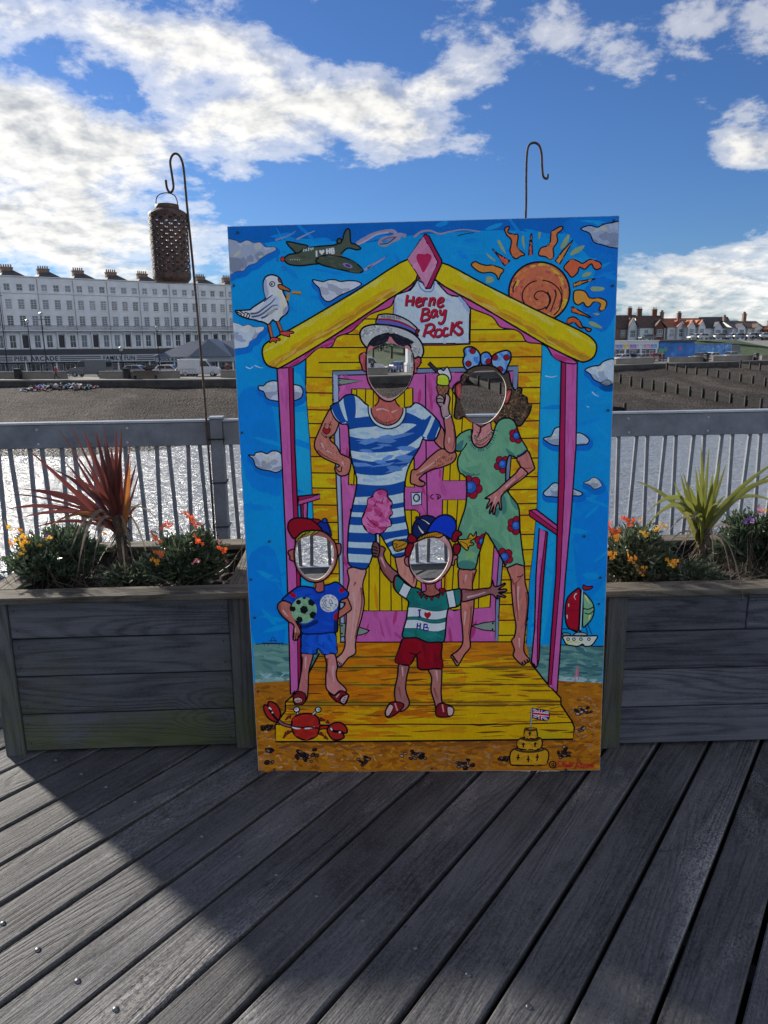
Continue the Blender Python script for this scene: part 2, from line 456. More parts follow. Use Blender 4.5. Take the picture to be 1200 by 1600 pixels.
zl = [front_z(LB, RB2, 40, y) for y in (1176, 1122, 1064, 1005.5, 950)]
print('left planter rows', [round(z, 3) for z in zl], LB, RB2)
zl = [.012, .163, .314, .462, .602]
planter_l, PLM, PLL = planter(A_l, RB2 + (RB2 - LB).normalized() * .02, .70, 'weathered grey timber planter holding the bronze spiky plant', zl, CAP_Z, pm=plank_m)
RL_, RR_ = at_z(937, 1171, 0), at_z(1200, 1163.5, 0)
zr = [front_z(RL_, RR_, 1000, y) for y in (1165, 1105, 1045, 984.5, 932)]
print('right planter rows', [round(z, 3) for z in zr], RL_, RR_)
RR_ = RL_ + (RR_ - RL_).normalized() * 2.4; RL_ = RL_ - (RR_ - RL_).normalized() * .33
planter_r, PRM, PRL = planter(RL_, RR_, .70, 'weathered blue-grey timber planter holding the green spiky plant', zl, CAP_Z, {3: [.845], 1: [1.9]}, pw=.072, mids=(.331,))

# ---------------------------------------------------------------- railing
rail_m = mat('galvanised_rail', (.15, .165, .19), .5, .16, 7, metal=.2, bump=.2, bscale=90)
rail_top = mat('galvanised_rail_top', (.34, .36, .39), .35, .10, 5, metal=.35)
RM = Matrix.Identity(4)
for i in range(3): RM[i][0], RM[i][1], RM[i][3] = r_dir[i], r_n[i], rail_pt(338)[i]
railing = empty('pier_railing', RM)
tag(railing, 'grey metal pier railing with slim tilted balusters and broad top rail', 'railing')
def rail_x(px): return (rail_pt(px) - rail_pt(338)).dot(r_dir)
posts_x = [rail_x(-140), 0.0, rail_x(815), rail_x(1292)]
def build_railing():
    x0, x1 = rail_x(-600), rail_x(1800)
    P = [x0] + posts_x + [x1]
    pm = MB().box(-.038, .038, -.04, .05, -.25, RAIL_Z + .012).mesh('post', rail_m)
    for x in posts_x: bevel(obj('post', pm, railing, T(x, 0, 0)), .003)
    cp = MB().box(-.043, .043, -.045, .055, RAIL_Z + .013, RAIL_Z + .024).mesh('post_cap', rail_top)
    for x in posts_x: bevel(obj('post_cap', cp, railing, T(x, 0, 0)), .002)
    for a_, b_ in zip(P[:-1], P[1:]):
        bevel(MB().box(a_ + .040, b_ - .040, -.03, .03, RAIL_Z - .148, RAIL_Z - .006).build('top_rail', rail_m, railing), .003)
        bevel(MB().box(a_ + .040, b_ - .040, -.038, .036, RAIL_Z - .005, RAIL_Z + .008).build('rail_cap', rail_top, railing), .002)
        bevel(MB().box(a_ + .040, b_ - .040, -.022, .026, .045, .085).build('bottom_rail', rail_m, railing), .002)
        bevel(MB().box(a_ + .040, b_ - .040, -.034, .034, .0865, .094).build('rail_cap', rail_top, railing), .002)
    rb = MB().lathe([(0, .004), (.006, .0035), (.009, .001), (.009, -.002)], 8).mesh('bolt', rail_top)
    for x in np.arange(x0 + .3, x1, .52):
        for z in (RAIL_Z - .035, RAIL_Z - .122): obj('bolt', rb, railing, T(float(x) + random.uniform(-.01, .01), -.0305, z) @ Matrix.Rotation(R(90), 4, 'X'))
    # balusters, alternately tilted
    x = x0; k = 0; step = .0945
    H = RAIL_Z - .150 - .096
    ms = []
    for tilt in (.030, -.030):
        mb = MB(); dx = math.tan(tilt) * H / 2
        w, dpt = .011, .009
        mb.add([(-w + dx, -dpt, 0), (w + dx, -dpt, 0), (w + dx, dpt, 0), (-w + dx, dpt, 0), (-w - dx, -dpt, H), (w - dx, -dpt, H), (w - dx, dpt, H), (-w - dx, dpt, H)],
               [(3, 2, 1, 0), (4, 5, 6, 7), (0, 1, 5, 4), (1, 2, 6, 5), (2, 3, 7, 6), (3, 0, 4, 7)])
        ms.append(mb.mesh('baluster', rail_m))
    xs0 = rail_x(13) - 20 * step
    for k in range(110):
        x = xs0 + k * step
        if x < x0 or x > x1: continue
        if min(abs(x - p) for p in posts_x) < .058: continue
        obj('baluster', ms[k % 2], railing, T(x, .004, .095))
build_railing()

# ---------------------------------------------------------------- hooks and lantern
rust = mat('rusty_iron', (.055, .032, .024), .75, .3, 40, bump=.4, bscale=150)
tie_m = mat('black_cable_tie', (.008, .008, .009), .5, .05)
def hook(px_pole, pts_px, label, group=None):
    "shepherd's hook standing against the rail; outline given in photo pixels on the plane of the rail"
    base = rail_pt(px_pole); pl0 = base - r_n * .047
    P = [at_plane(x, y, pl0, r_n) for x, y in pts_px]
    foot = Vector((P[-1].x, P[-1].y, .02)); 
    low = at_plane(px_pole, 655, pl0, r_n); low = Vector((low.x, low.y, .6)); foot = Vector((low.x, low.y, .003))
    P = P + [low, foot]
    P = [Vector(p) for p in smooth([tuple(p) for p in P[:-2]], False, 5)] + P[-2:]
    mb = MB().tube([p - foot for p in P], .0068, 8)
    o = empty('shepherd_hook', T(*foot)); tag(o, label, 'hook', group)
    mb.build('pole', rust, o, smooth=True)
    return o, P, foot
hk1, P1, f1 = hook(323.5, [(259, 281), (261, 294), (266, 301), (271, 293), (268.5, 272), (266, 252), (271, 241), (279, 242), (285, 254), (288, 275), (292, 320), (303, 430), (318, 600)], 'rusty iron hook with a lantern hanging from it')
for z in (.93, .66, .38):
    c = rail_pt(338) - f1
    ring = [(-.052, -.052), (.045, -.052), (.045, .062), (-.052, .062)]
    pts = [c + r_dir * a_ + r_n * b_ + Vector((0, 0, z)) for a_, b_ in ring]
    mb = MB()
    for i in range(4):
        p, q = pts[i], pts[(i + 1) % 4]; mb.tube([p, q], .0042, 6)
    mb.build('cable_tie', tie_m, hk1)
hk2, P2_, f2 = hook(806, [(856, 272), (855, 279), (849, 276), (847, 262), (846, 240), (842, 227), (834, 223), (826, 228), (823, 245), (822, 280), (821.5, 335), (815, 480), (808, 620)], 'empty rusty iron hook rising behind the photo board')

def lantern():
    c = at_plane(265, 380, rail_pt(323) - r_n * .047, r_n)
    top = at_plane(265, 328, rail_pt(323) - r_n * .047, r_n).z; bot = at_plane(265, 438, rail_pt(323) - r_n * .047, r_n).z
    H = top - bot; r0 = .108
    root = empty('metal_lantern', T(c.x, c.y, bot)); tag(root, 'dark brown pierced metal cylinder lantern hanging from an iron hook', 'lantern')
    lm = mat('lantern_brown_metal', (.065, .036, .027), .62, .35, 30, bump=.4, bscale=120)
    U, V = 312, 190
    prof = lambda t: r0 * (1.0 - .10 * max(0, (t - .93) / .07) ** 2 * 3 - .06 * max(0, (.05 - t) / .05) ** 2)
    mb = MB(); vs_ = []
    for j in range(V + 1):
        t = j / V; r_ = prof(t)
        for i in range(U): a_ = 2 * math.pi * i / U; vs_.append((r_ * math.cos(a_), r_ * math.sin(a_), t * H))
    def hole(i, j):
        t = j / V
        if t < .10 or t > .90: return False
        # diagonal lattice of pierced florets
        u = i / U * 26; v = t * 21.0
        a_ = (u + v) % 2 - 1; b_ = (u - v) % 2 - 1
        m_ = max(abs(a_), abs(b_))
        if m_ > .74: return False
        x, y = (a_ + b_) / 2, (a_ - b_) / 2; r_ = math.hypot(x, y); th = math.atan2(y, x)
        return (.13 < r_ < .44 and abs(math.sin(th * 2 + .6)) > .55)
    fs = [(j * U + i, j * U + (i + 1) % U, (j + 1) * U + (i + 1) % U, (j + 1) * U + i) for j in range(V) for i in range(U) if not hole(i, j)]
    mb.add(vs_, fs); o = mb.build('pierced_shell', lm, root, smooth=True)
    MB().lathe([(0, -.012), (r0 * .86, -.012), (r0 * .90, -.004), (r0 * .95, .006), (r0 * .5, .01), (0, .01)], 40).build('base_plate', lm, root, smooth=True)
    MB().lathe([(r0 * .55, H - .004), (r0 * .62, H + .002), (r0 * .60, H + .026), (r0 * .56, H + .028), (0, H + .03)], 40).build('lid', lm, root, smooth=True)
    hz = at_plane(266, 300, rail_pt(323) - r_n * .047, r_n).z - bot
    rr = r0 * .55
    pts = [(-rr, 0, H + .02), (-rr, 0, H + (hz - H) * .5), (-rr * .75, 0, H + (hz - H) * .82), (0, 0, hz - .004), (rr * .75, 0, H + (hz - H) * .82), (rr, 0, H + (hz - H) * .5), (rr, 0, H + .02)]
    MB().tube([Vector(p) for p in smooth(pts, False, 5)], .003, 6).build('wire_handle', rust, root, smooth=True)
lantern()
# ---------------------------------------------------------------- the painted photo board
BW, BH, BT = 1.2192, 1.865, 0.012
b_yaw, b_lean, b_spin = R(-1.60), R(2.37), R(0.66)
_ex = Vector((math.cos(b_yaw), math.sin(b_yaw), 0)); _n = Vector((-math.sin(b_yaw), math.cos(b_yaw), 0))
_ez = Vector((0, 0, 1)) * math.cos(b_lean) + _n * math.sin(b_lean)
B1 = _ex * math.cos(b_spin) + _ez * math.sin(b_spin); B2 = _ez * math.cos(b_spin) - _ex * math.sin(b_spin)
B3 = B1.cross(B2)              # towards the viewer
BO = Vector((0.147, 2.367, 0.0))
BM = Matrix.Identity(4)
for i in range(3): BM[i][0], BM[i][1], BM[i][2], BM[i][3] = B1[i], B2[i], B3[i], BO[i]

def _homog(src, dst):
    A = []
    for (x, y), (u, v) in zip(src, dst):
        A.append([x, y, 1, 0, 0, 0, -u * x, -u * y, -u]); A.append([0, 0, 0, x, y, 1, -v * x, -v * y, -v])
    return np.linalg.svd(np.array(A))[2][-1].reshape(3, 3)
HOM = _homog([(354.5, 352.5), (967.5, 338), (938, 1204), (405, 1206)], [(-BW / 2, BH), (BW / 2, BH), (BW / 2, 0), (-BW / 2, 0)])
def to_board(p):
    p = np.asarray(p, float); q = np.c_[p, np.ones(len(p))] @ HOM.T
    return q[:, :2] / q[:, 2:]

PX = Crop(0, 0, 1)
cA = Crop(340, 330, 320 / 1200); cB = Crop(650, 330, 330 / 1200); cC = Crop(360, 600, 320 / 1200); cD = Crop(640, 600, 320 / 1200)
cE = Crop(380, 880, .25); cF = Crop(640, 880, 320 / 1200)
m1 = Crop(540, 480, 160 / 1200); m2 = Crop(680, 530, 160 / 1200); m3 = Crop(430, 790, 160 / 1200); m4 = Crop(560, 790, 160 / 1200)
m5 = Crop(600, 360, 160 / 1200); m6 = Crop(760, 340, 200 / 1200); m7 = Crop(480, 600, 220 / 1200); m8 = Crop(640, 640, 220 / 1200)
n1 = Crop(430, 900, .125); n2 = Crop(580, 880, 220 / 1200); n3 = Crop(780, 1080, .15); n4 = Crop(860, 890, .125)
n5 = Crop(400, 1060, .15); n6 = Crop(360, 420, .1); n7 = Crop(430, 340, 190 / 1200); n8 = Crop(680, 820, .15)

def J(*a): return np.concatenate(a)
def ribbon(p, w0, w1=None, closed=False):
    p = np.asarray(p, float)
    keep = [0] + [i for i in range(1, len(p)) if np.hypot(*(p[i] - p[i - 1])) > 1e-4]
    p = p[keep]; n = len(p)
    if n < 2: return None
    if closed: tg = np.roll(p, -1, 0) - np.roll(p, 1, 0)
    else: tg = np.gradient(p, axis=0)
    tg /= np.maximum(np.hypot(tg[:, 0], tg[:, 1])[:, None], 1e-9)
    nr = np.c_[-tg[:, 1], tg[:, 0]]
    if w1 is None: w = np.full(n, w0 / 2)
    else: w = np.linspace(w0, w1, n) / 2
    return p + nr * w[:, None], p - nr * w[:, None]

INK = (6, 6, 12)
GAIN = 1.0 / 0.62       # photo brightness of the shaded board -> paint reflectance
class Art:
    "one painted subject: ordered shapes, merged into one flat, non-overlapping sheet"
    def __init__(s, name, label): s.name = name; s.label = label; s.el = []
    def _put(s, col, loops, clip=None): s.el.append((col, loops, clip))
    def P(s, col, pts, o=1.9, sm=True, clip=None, ink=INK):
        pts = smooth(pts) if sm else np.asarray(pts, float)
        if col is not None: s._put(col, [pts], clip)
        if o: s.S(ink, pts, o, closed=True, sm=False, clip=clip)
        return pts
    def S(s, col, pts, w=1.9, w1=None, closed=False, sm=True, clip=None):
        if col is INK: w *= 1.22; w1 = w1 and w1 * 1.22
        p = smooth(pts, closed) if sm else np.asarray(pts, float)
        r = ribbon(p, w, w1, closed)
        if r is None: return
        a, b = r
        if closed: s.el.append((col, [a, b], clip, 'ring', p, w))
        else: s._put(col, [J(a, b[::-1])], clip)
    def C(s, col, c, r, ry=None, o=0, clip=None, n=14, ink=INK, rot=0.0):
        ry = ry or r; t = np.linspace(0, 2 * np.pi, n, endpoint=False)
        x, y = r * np.cos(t), ry * np.sin(t)
        p = np.c_[c[0] + x * np.cos(rot) - y * np.sin(rot), c[1] + x * np.sin(rot) + y * np.cos(rot)]
        s.P(col, p, o=o, sm=False, clip=clip, ink=ink)
    def dabs(s, cols, region, n, L, w, ang=0.0, spread=.35, clip=None, seed=1, base=None):
        "loose brush marks scattered in a region"
        rng = random.Random(seed); reg = np.asarray(region, float)
        base = base or next((e[0] for e in reversed(s.el) if clip is not None and e[1][0] is clip and e[0]), None) or tuple(np.mean(cols, 0))
        cols = [tuple(.55 * v + .45 * b for v, b in zip(c, base)) for c in cols]
        lo, hi = reg.min(0), reg.max(0); k = 0; tries = 0
        while k < n and tries < n * 30:
            tries += 1
            q = np.array([rng.uniform(lo[0], hi[0]), rng.uniform(lo[1], hi[1])])
            if not inside(q[None], reg)[0]: continue
            a = ang + rng.gauss(0, spread); l = L * rng.uniform(.5, 1.4); ww = w * rng.uniform(.5, 1.4)
            d = np.array([math.cos(a), math.sin(a)]); nn = np.array([-d[1], d[0]]); b = rng.uniform(-.15, .15) * l
            pts = [q - d * l / 2, q - d * l * .2 + nn * (ww / 2 + b * .3), q + d * l * .25 + nn * ww / 2, q + d * l / 2 + nn * b * .4, q + d * l * .2 - nn * ww / 2, q - d * l * .25 - nn * ww * .4]
            s.P(rng.choice(cols), np.array(pts), o=0, sm=False, clip=clip); k += 1

def winding(q, loop):
    "non-zero winding number of points q in a closed loop"
    x, y = q[:, 0][:, None], q[:, 1][:, None]
    a, b = loop, np.roll(loop, -1, 0)
    ax, ay, bx, by = a[:, 0][None], a[:, 1][None], b[:, 0][None], b[:, 1][None]
    cr = (bx - ax) * (y - ay) - (x - ax) * (by - ay)
    upc = (ay <= y) & (by > y) & (cr > 0); dn = (ay > y) & (by <= y) & (cr < 0)
    return upc.sum(1) - dn.sum(1)
def inside(q, loop): return winding(q, np.asarray(loop, float)) != 0

HOLES = [smooth(p, sub=4) for p in (
    m1('250,560 255,640 262,780 290,880 340,960 400,1020 460,1055 520,1068 590,1050 650,1010 710,950 755,870 785,780 795,680 785,560 765,520 700,470 620,450 570,425 520,410 470,412 420,435 350,460 300,490 265,520'),
    m2('300,660 305,600 325,530 360,470 410,415 470,380 540,365 620,362 690,370 750,410 795,460 825,530 832,600 825,680 800,760 765,830 715,900 650,960 590,990 530,998 470,985 400,935 350,870 315,790 300,720'),
    m3('240,540 255,460 290,400 350,365 420,348 500,348 570,365 630,400 670,450 690,510 690,590 675,670 640,740 590,810 540,850 480,868 420,855 350,820 290,750 255,680 240,610'),
    m4('612,640 625,560 660,480 700,430 760,398 830,385 900,385 960,405 1020,450 1060,510 1068,580 1060,650 1030,730 980,810 930,860 870,890 800,890 730,860 670,810 630,750 612,690'))]
BOARD_PX = PX('354.5,352.5 967.5,338 938,1204 405,1206')
BOARD_IN = BOARD_PX + np.array([(.6, .6), (-.6, .6), (-.6, -.6), (.6, -.6)])

def flatten(el):
    "arrangement of all shapes -> triangles with one colour each (topmost shape wins)"
    vs_ = []; es = []
    def loop(p):
        o = len(vs_); vs_.extend(Vector((float(a), float(b))) for a, b in p)
        es.extend((o + i, o + (i + 1) % len(p)) for i in range(len(p)))
    for e in el:
        for lp in e[1]: loop(lp)
        if e[2] is not None and not isinstance(e[2], bool): pass
    clips = []
    for e in el:
        if e[2] is not None and not any(c is e[2] for c in clips): clips.append(e[2]); loop(e[2])
    allp = np.array([(v.x, v.y) for v in vs_]); lo, hi = allp.min(0), allp.max(0)
    for h in HOLES:
        if (h.max(0) > lo).all() and (h.min(0) < hi).all(): loop(h)
    loop(BOARD_IN)
    ov, oe, of = delaunay_2d_cdt(vs_, es, [], 0, 2e-3, False)[:3]
    V = np.array([(v.x, v.y) for v in ov]); F = np.array([f for f in of if len(f) == 3])
    cen = V[F].mean(1); top = np.full(len(F), -1)
    for k, e in enumerate(el):
        lps = e[1]; lo = np.min([l.min(0) for l in lps], 0); hi = np.max([l.max(0) for l in lps], 0)
        idx = np.where((cen >= lo).all(1) & (cen <= hi).all(1))[0]
        if not len(idx): continue
        q = cen[idx]
        if len(e) > 3:                                   # ring: close to the centre line
            p, w = e[4], e[5]; a = p; d = np.roll(p, -1, 0) - p; L2 = np.maximum((d ** 2).sum(1), 1e-9)
            hit = np.zeros(len(q), bool)
            for c0 in range(0, len(q), 4000):
                qq = q[c0:c0 + 4000]
                t = np.clip(((qq[:, None] - a[None]) * d[None]).sum(2) / L2, 0, 1)
                dist = np.sqrt((((a[None] + t[..., None] * d[None]) - qq[:, None]) ** 2).sum(2)).min(1)
                hit[c0:c0 + 4000] = dist < w * .56
        else: hit = inside(q, lps[0])
        if e[2] is not None: hit &= inside(q, e[2])
        top[idx[hit]] = k
    ok = (top >= 0) & inside(cen, BOARD_IN)
    for h in HOLES: ok &= ~inside(cen, h)
    return V, F[ok], top[ok]

ARTS = []
def art(name, label): a = Art(name, label); ARTS.append(a); return a

SKIN, SKIN_L, SKIN_D = (168, 100, 90), (200, 150, 148), (132, 66, 60)
YEL, YEL_D, OCH = (216, 160, 4), (192, 128, 8), (165, 94, 20)
PINK, PINK_D = (180, 84, 144), (150, 22, 72)
REDP = (150, 8, 28)

# ---- backdrop: sky, sea and sand
a = art('painted_backdrop', 'painted blue sky, green sea strip and ochre sand')
a.P((0, 132, 206), BOARD_PX, o=0, sm=False)
a.P((0, 92, 170), PX('350,348 970,334 968,352 880,366 780,360 640,368 560,380 470,372 354,384'), o=0)
a.P((0, 104, 184), PX('880,350 970,345 966,470 940,520 905,470 930,420'), o=0)
a.P((0, 116, 192), PX('372,620 420,618 440,760 420,770 385,745'), o=0)
a.P((0, 114, 192), PX('385,880 430,860 446,1000 400,1005'), o=0)
a.P((0, 116, 194), PX('900,780 950,770 948,900 905,930'), o=0)
a.P((20, 150, 218), PX('448,600 476,600 486,760 492,1000 470,1000 458,760'), o=0)
a.P((14, 146, 214), PX('846,545 878,560 876,760 862,920 846,1008 830,1008 838,900 846,760'), o=0)
a.dabs([(0, 120, 194), (0, 140, 212), (0, 112, 186), (12, 142, 212)], PX('356,356 966,342 950,1000 398,1000'), 260, 46, 7, .25, .5, seed=3)
for t in ('430,374 448,368 462,360', '575,416 590,408 602,400'): a.S((110, 130, 165), PX(t), 3.5, .6)
sea = PX('396,1005 945,1009 940,1068 400,1066')
a.P((88, 128, 118), sea, o=0, sm=False)
a.dabs([(60, 104, 104), (120, 152, 142), (34, 78, 92), (96, 138, 124), (48, 92, 96)], PX('398,1008 943,1011 940,1056 400,1054'), 300, 30, 5, 0.05, .25, seed=4, clip=sea)
a.dabs([(165, 190, 192), (140, 168, 170), (185, 200, 205)], PX('400,1050 455,1050 455,1066 400,1066'), 26, 18, 3.4, 0, .3, seed=5, clip=sea)
a.dabs([(170, 195, 200), (190, 205, 212)], PX('872,1058 942,1062 942,1068 872,1066'), 16, 16, 3.4, .08, .2, seed=6, clip=sea)
a.dabs([(22, 52, 78), (30, 66, 86)], PX('876,1036 942,1040 942,1056 876,1052'), 12, 26, 3.6, .05, .2, seed=7, clip=sea)
a.S(INK, PX('400,1006 420,1005 450,1006'), 1.0); a.S(INK, PX('872,1008 900,1009 943,1011'), 1.2)
sand = PX('398,1066 460,1063 870,1064 945,1068 940,1210 402,1210')
a.P((154, 94, 18), sand, o=0, sm=False)
a.dabs([(126, 66, 14), (188, 126, 24), (100, 52, 18), (146, 84, 24), (176, 108, 16)], PX('400,1070 456,1066 430,1150 898,1160 880,1066 940,1070 937,1200 404,1203'), 650, 15, 4, 0, .4, seed=8, clip=sand)
a.dabs([(140, 110, 112), (165, 140, 140), (116, 84, 92), (190, 165, 150)], PX('404,1120 425,1150 560,1166 620,1172 560,1200 405,1202'), 90, 9, 2.6, 0, .6, seed=9, clip=sand)
a.dabs([(140, 110, 112), (165, 140, 140), (90, 60, 60)], PX('880,1085 936,1090 936,1180 900,1160'), 60, 8, 2.4, 0, .5, seed=10, clip=sand)
a.dabs([(120, 84, 70), (104, 70, 60), (150, 120, 110)], PX('640,1166 800,1166 800,1202 620,1202'), 80, 11, 3, 0, .5, seed=11, clip=sand)
a.dabs([(84, 46, 28), (100, 56, 30)], PX('436,1157 895,1156 880,1168 450,1168'), 60, 30, 4, 0, .15, seed=12, clip=sand)
rng = random.Random(5)
for cx, cy, n_, sp in ((478, 1180, 26, 15), (570, 1186, 12, 10), (655, 1180, 18, 14), (727, 1194, 18, 13), (790, 1186, 12, 9), (420, 1172, 8, 7), (422, 1190, 6, 6), (880, 1176, 16, 13), (912, 1112, 12, 12), (908, 1140, 5, 5), (416, 1136, 14, 7)):
    for k in range(n_):
        p = (cx + rng.gauss(0, sp * .6), cy + rng.gauss(0, sp * .28))
        a.C(rng.choice([(46, 32, 26), (70, 50, 40), (110, 88, 80), (36, 26, 22), (150, 130, 120)]), p, rng.uniform(2, 4), rng.uniform(1.4, 2.6), o=1.0, n=9, rot=rng.uniform(-.5, .5))
# tiny pier on the painted horizon
for t in ('410,1004 445,1004', '424,1003 426,995 429,995 431,1003', '421,1000 434,1000', '413,1004 414,1008', '419,1004 420,1008', '437,1004 437,1008', '442,1004 442,1008'): a.S((30, 40, 70), PX(t), 1.1, sm=False)
a.C((190, 95, 120), (902, 1052), 2.4, 5.5); a.C((170, 95, 90), (903, 1044), 2, 2.4); a.S((190, 95, 120), PX('900,1056 899,1063'), 1.8); a.S((190, 95, 120), PX('904,1056 905,1063'), 1.8)
for t in ('384,572 391,575 396,571', '398,570 405,573 411,574', '925,613 930,618 936,620', '917,636 921,637', '852,588 862,590 870,588'): a.S((175, 195, 215), PX(t), 1.6, .6)

# ---- clouds
def cloud(pts, base, hi_, lo_, ink=INK, o=1.6, seed=1, warm=True):
    c = art('painted_cloud', None)
    base, hi_ = tuple(min(235, v + 12) for v in base), tuple(min(245, v + 14) for v in hi_)
    c.S((0, 100, 182), pts + np.array([2, 5]), 9, closed=True)
    q = c.P(base, pts, o=o, ink=ink)
    ce, sz = q.mean(0), q.max(0) - q.min(0)
    c.dabs([lo_, tuple(int(v * .92) for v in lo_)], np.array([ce + sz * v for v in ((-.4, .05), (.4, .0), (.4, .45), (-.3, .45))]), 9, sz[0] * .32, sz[1] * .22, .1, .4, clip=q, seed=seed)
    c.dabs([hi_], np.array([ce + sz * v for v in ((-.4, -.45), (.4, -.45), (.4, -.1), (-.4, -.1))]), 8, sz[0] * .22, sz[1] * .16, 0, .6, clip=q, seed=seed + 1)
    if warm: c.dabs([(186, 178, 140)], np.array([ce + sz * v for v in ((-.3, -.3), (.3, -.3), (.3, .1), (-.3, .1))]), 3, sz[0] * .18, sz[1] * .12, 0, .6, clip=q, seed=seed + 2)
    if o: c.S(ink, q, o, closed=True, sm=False)
G1, G2, G3 = (164, 174, 190), (205, 212, 220), (120, 130, 150)
cloud(cA('45,175 100,165 130,180 170,165 210,180 250,178 280,205 330,205 340,225 290,250 250,275 225,300 180,315 150,345 110,350 80,365 52,360'), (134, 142, 158), (160, 166, 178), (104, 112, 130), o=1.0, ink=(40, 40, 60), seed=21)
cloud(cA('60,655 120,655 150,668 180,660 215,675 265,672 270,690 240,715 225,740 190,760 175,790 120,800 60,795'), G1, G2, G3, o=.8, ink=(40, 50, 80), seed=24)
cloud(cA('555,400 590,405 620,410 650,400 690,400 720,410 770,405 820,410 840,430 780,465 720,490 650,528 610,500 595,450 570,425'), (168, 172, 182), (200, 204, 210), (130, 136, 150), seed=27)
cloud(cA('240,1020 270,1020 290,1000 330,990 370,1000 420,1010 480,1020 500,1050 490,1090 440,1110 400,1110 350,1110 290,1095 270,1055 245,1045'), (160, 166, 180), (205, 208, 212), (118, 126, 146), seed=30)
cloud(cC('108,412 140,415 150,400 185,395 215,405 245,390 285,395 310,430 310,490 270,515 230,505 190,500 150,480 135,440 112,420'), (165, 170, 182), (200, 202, 206), (120, 128, 140), seed=33)
cloud(cB('938,100 985,85 1030,95 1060,80 1110,70 1170,70 1170,200 1110,210 1060,195 1010,180 985,130 945,112'), (128, 140, 162), (150, 160, 178), (104, 116, 140), seed=36)
cloud(cB('960,905 1000,885 1040,880 1070,855 1130,850 1140,960 1090,995 1050,980 1010,960 990,930'), (158, 172, 186), (190, 200, 206), (120, 136, 156), seed=39)
cloud(cD('785,320 830,305 850,265 885,255 890,290 940,300 1000,290 1050,325 1040,355 985,360 890,365 840,360 810,345'), (150, 164, 180), (195, 204, 212), (106, 120, 142), seed=42)
cloud(cD('785,640 815,610 840,585 870,585 890,620 950,615 1010,640 1000,658 950,658 870,665 830,662 800,660'), (150, 166, 182), (190, 202, 212), (106, 122, 146), seed=45)
cloud(cD('1020,580 1050,570 1075,550 1105,560 1128,595 1115,610 1080,618 1060,600'), (150, 160, 165), (190, 200, 204), (110, 122, 130), seed=48, o=1.0)
cloud(cD('1120,0 1150,-20 1175,-15 1175,10 1145,15'), (160, 172, 186), (190, 200, 206), (120, 136, 156), seed=49, o=1.2)

# ---- sun
a = art('painted_sun', 'painted orange spiral sun with wavy flame rays')
for t in ('100,220 125,215 145,255 175,320 180,345 145,310 120,270', '335,175 350,175 355,230 360,300 345,280 330,220', '485,145 510,145 500,190 488,205', '760,165 778,180 750,260 700,300 695,270 720,220', '905,265 915,280 880,320 800,360 785,345 820,300', '895,545 930,520 975,515 978,540 940,560 905,565', '985,655 1095,660 1090,690 990,695', '960,985 1000,980 1080,1030 1070,1045 1010,1030 970,1010', '1000,905 1040,900 1060,912 1030,922', '0,335 40,365 85,405 70,408 20,375', '0,560 40,555 68,575 60,605 0,615'):
    a.P((128, 148, 110), m6(t), o=0)
FL = [((190, 100, 58), '170,110 205,85 212,100 200,140 250,160 290,160 295,200 285,260 300,300 360,350 320,365 275,390 240,360 220,310 230,260 230,210 190,165'),
      ((192, 78, 60), '55,295 100,335 220,410 170,455 130,390'), ((186, 80, 64), '422,150 430,355 395,355 405,260'),
      ((196, 108, 66), '490,355 510,290 590,255 605,150 640,115 690,90 715,95 700,125 660,160 665,230 625,295 630,360 600,395 550,370'),
      ((198, 120, 60), '810,215 770,290 685,440 645,410 720,310'),
      ((196, 88, 54), '725,470 790,400 850,410 900,435 960,400 1000,405 1060,425 1078,460 1050,490 1010,485 985,440 960,455 920,490 870,470 855,520 800,565 760,520'),
      ((196, 116, 50), '815,625 860,605 1020,578 940,610 820,655'),
      ((204, 132, 48), '820,700 880,685 930,705 970,760 1060,760 1120,790 1120,840 1080,880 1055,865 1070,820 1040,795 1000,800 965,840 930,835 905,800 860,825 820,790'),
      ((208, 96, 40), '805,840 990,945 900,920 800,890'),
      ((200, 86, 44), '755,985 775,945 830,940 880,985 900,1025 950,1040 980,1050 975,1070 945,1070 920,1040 880,1040 850,1015 820,985 780,1000'),
      ((204, 122, 50), '-130,425 -100,415 -60,435 0,450 60,450 160,490 130,540 112,585 90,540 40,515 -40,520 -100,490 -140,450')]
for c, t in FL:
    q = a.P(c, m6(t), o=1.7, sm=len(t.split()) > 6)
    a.dabs([tuple(min(255, int(v * 1.12)) for v in c), tuple(int(v * .88) for v in c)], q, 5, 12, 3, .8, .8, clip=q, seed=len(t))
disc = np.array([[842.5 + 47.5 * math.cos(t), 457 + 47 * math.sin(t)] for t in np.linspace(0, 2 * math.pi, 44, endpoint=False)])
a.P((186, 100, 66), disc, o=0, sm=False)
for r_, n_, cs in ((42, 46, [(206, 160, 48), (196, 120, 60), (170, 70, 70)]), (32, 34, [(196, 110, 60), (176, 76, 74), (188, 92, 66)]), (20, 22, [(184, 82, 72), (200, 118, 64)]), (10, 10, [(176, 76, 70)])):
    rg = random.Random(n_)
    for k in range(n_):
        t = 2 * math.pi * k / n_ + rg.uniform(-.05, .05); rr = r_ + rg.uniform(-5, 5); l = rg.uniform(.12, .4)
        a.S(rg.choice(cs), np.array([[842.5 + rr * math.cos(t + l * j / 3), 457 + rr * math.sin(t + l * j / 3)] for j in range(4)]), rg.uniform(2, 5), clip=disc)
sp = np.array([[842 + (3 + 3.1 * t) * math.cos(t + 2.0), 466 + (3 + 2.7 * t) * math.sin(t + 2.0)] for t in np.linspace(0, 11.5, 80)])
a.S(INK, sp[:34], 1.5, sm=False, clip=disc); a.S(INK, sp[36:62], 1.6, sm=False, clip=disc); a.S(INK, sp[63:], 1.6, sm=False, clip=disc)
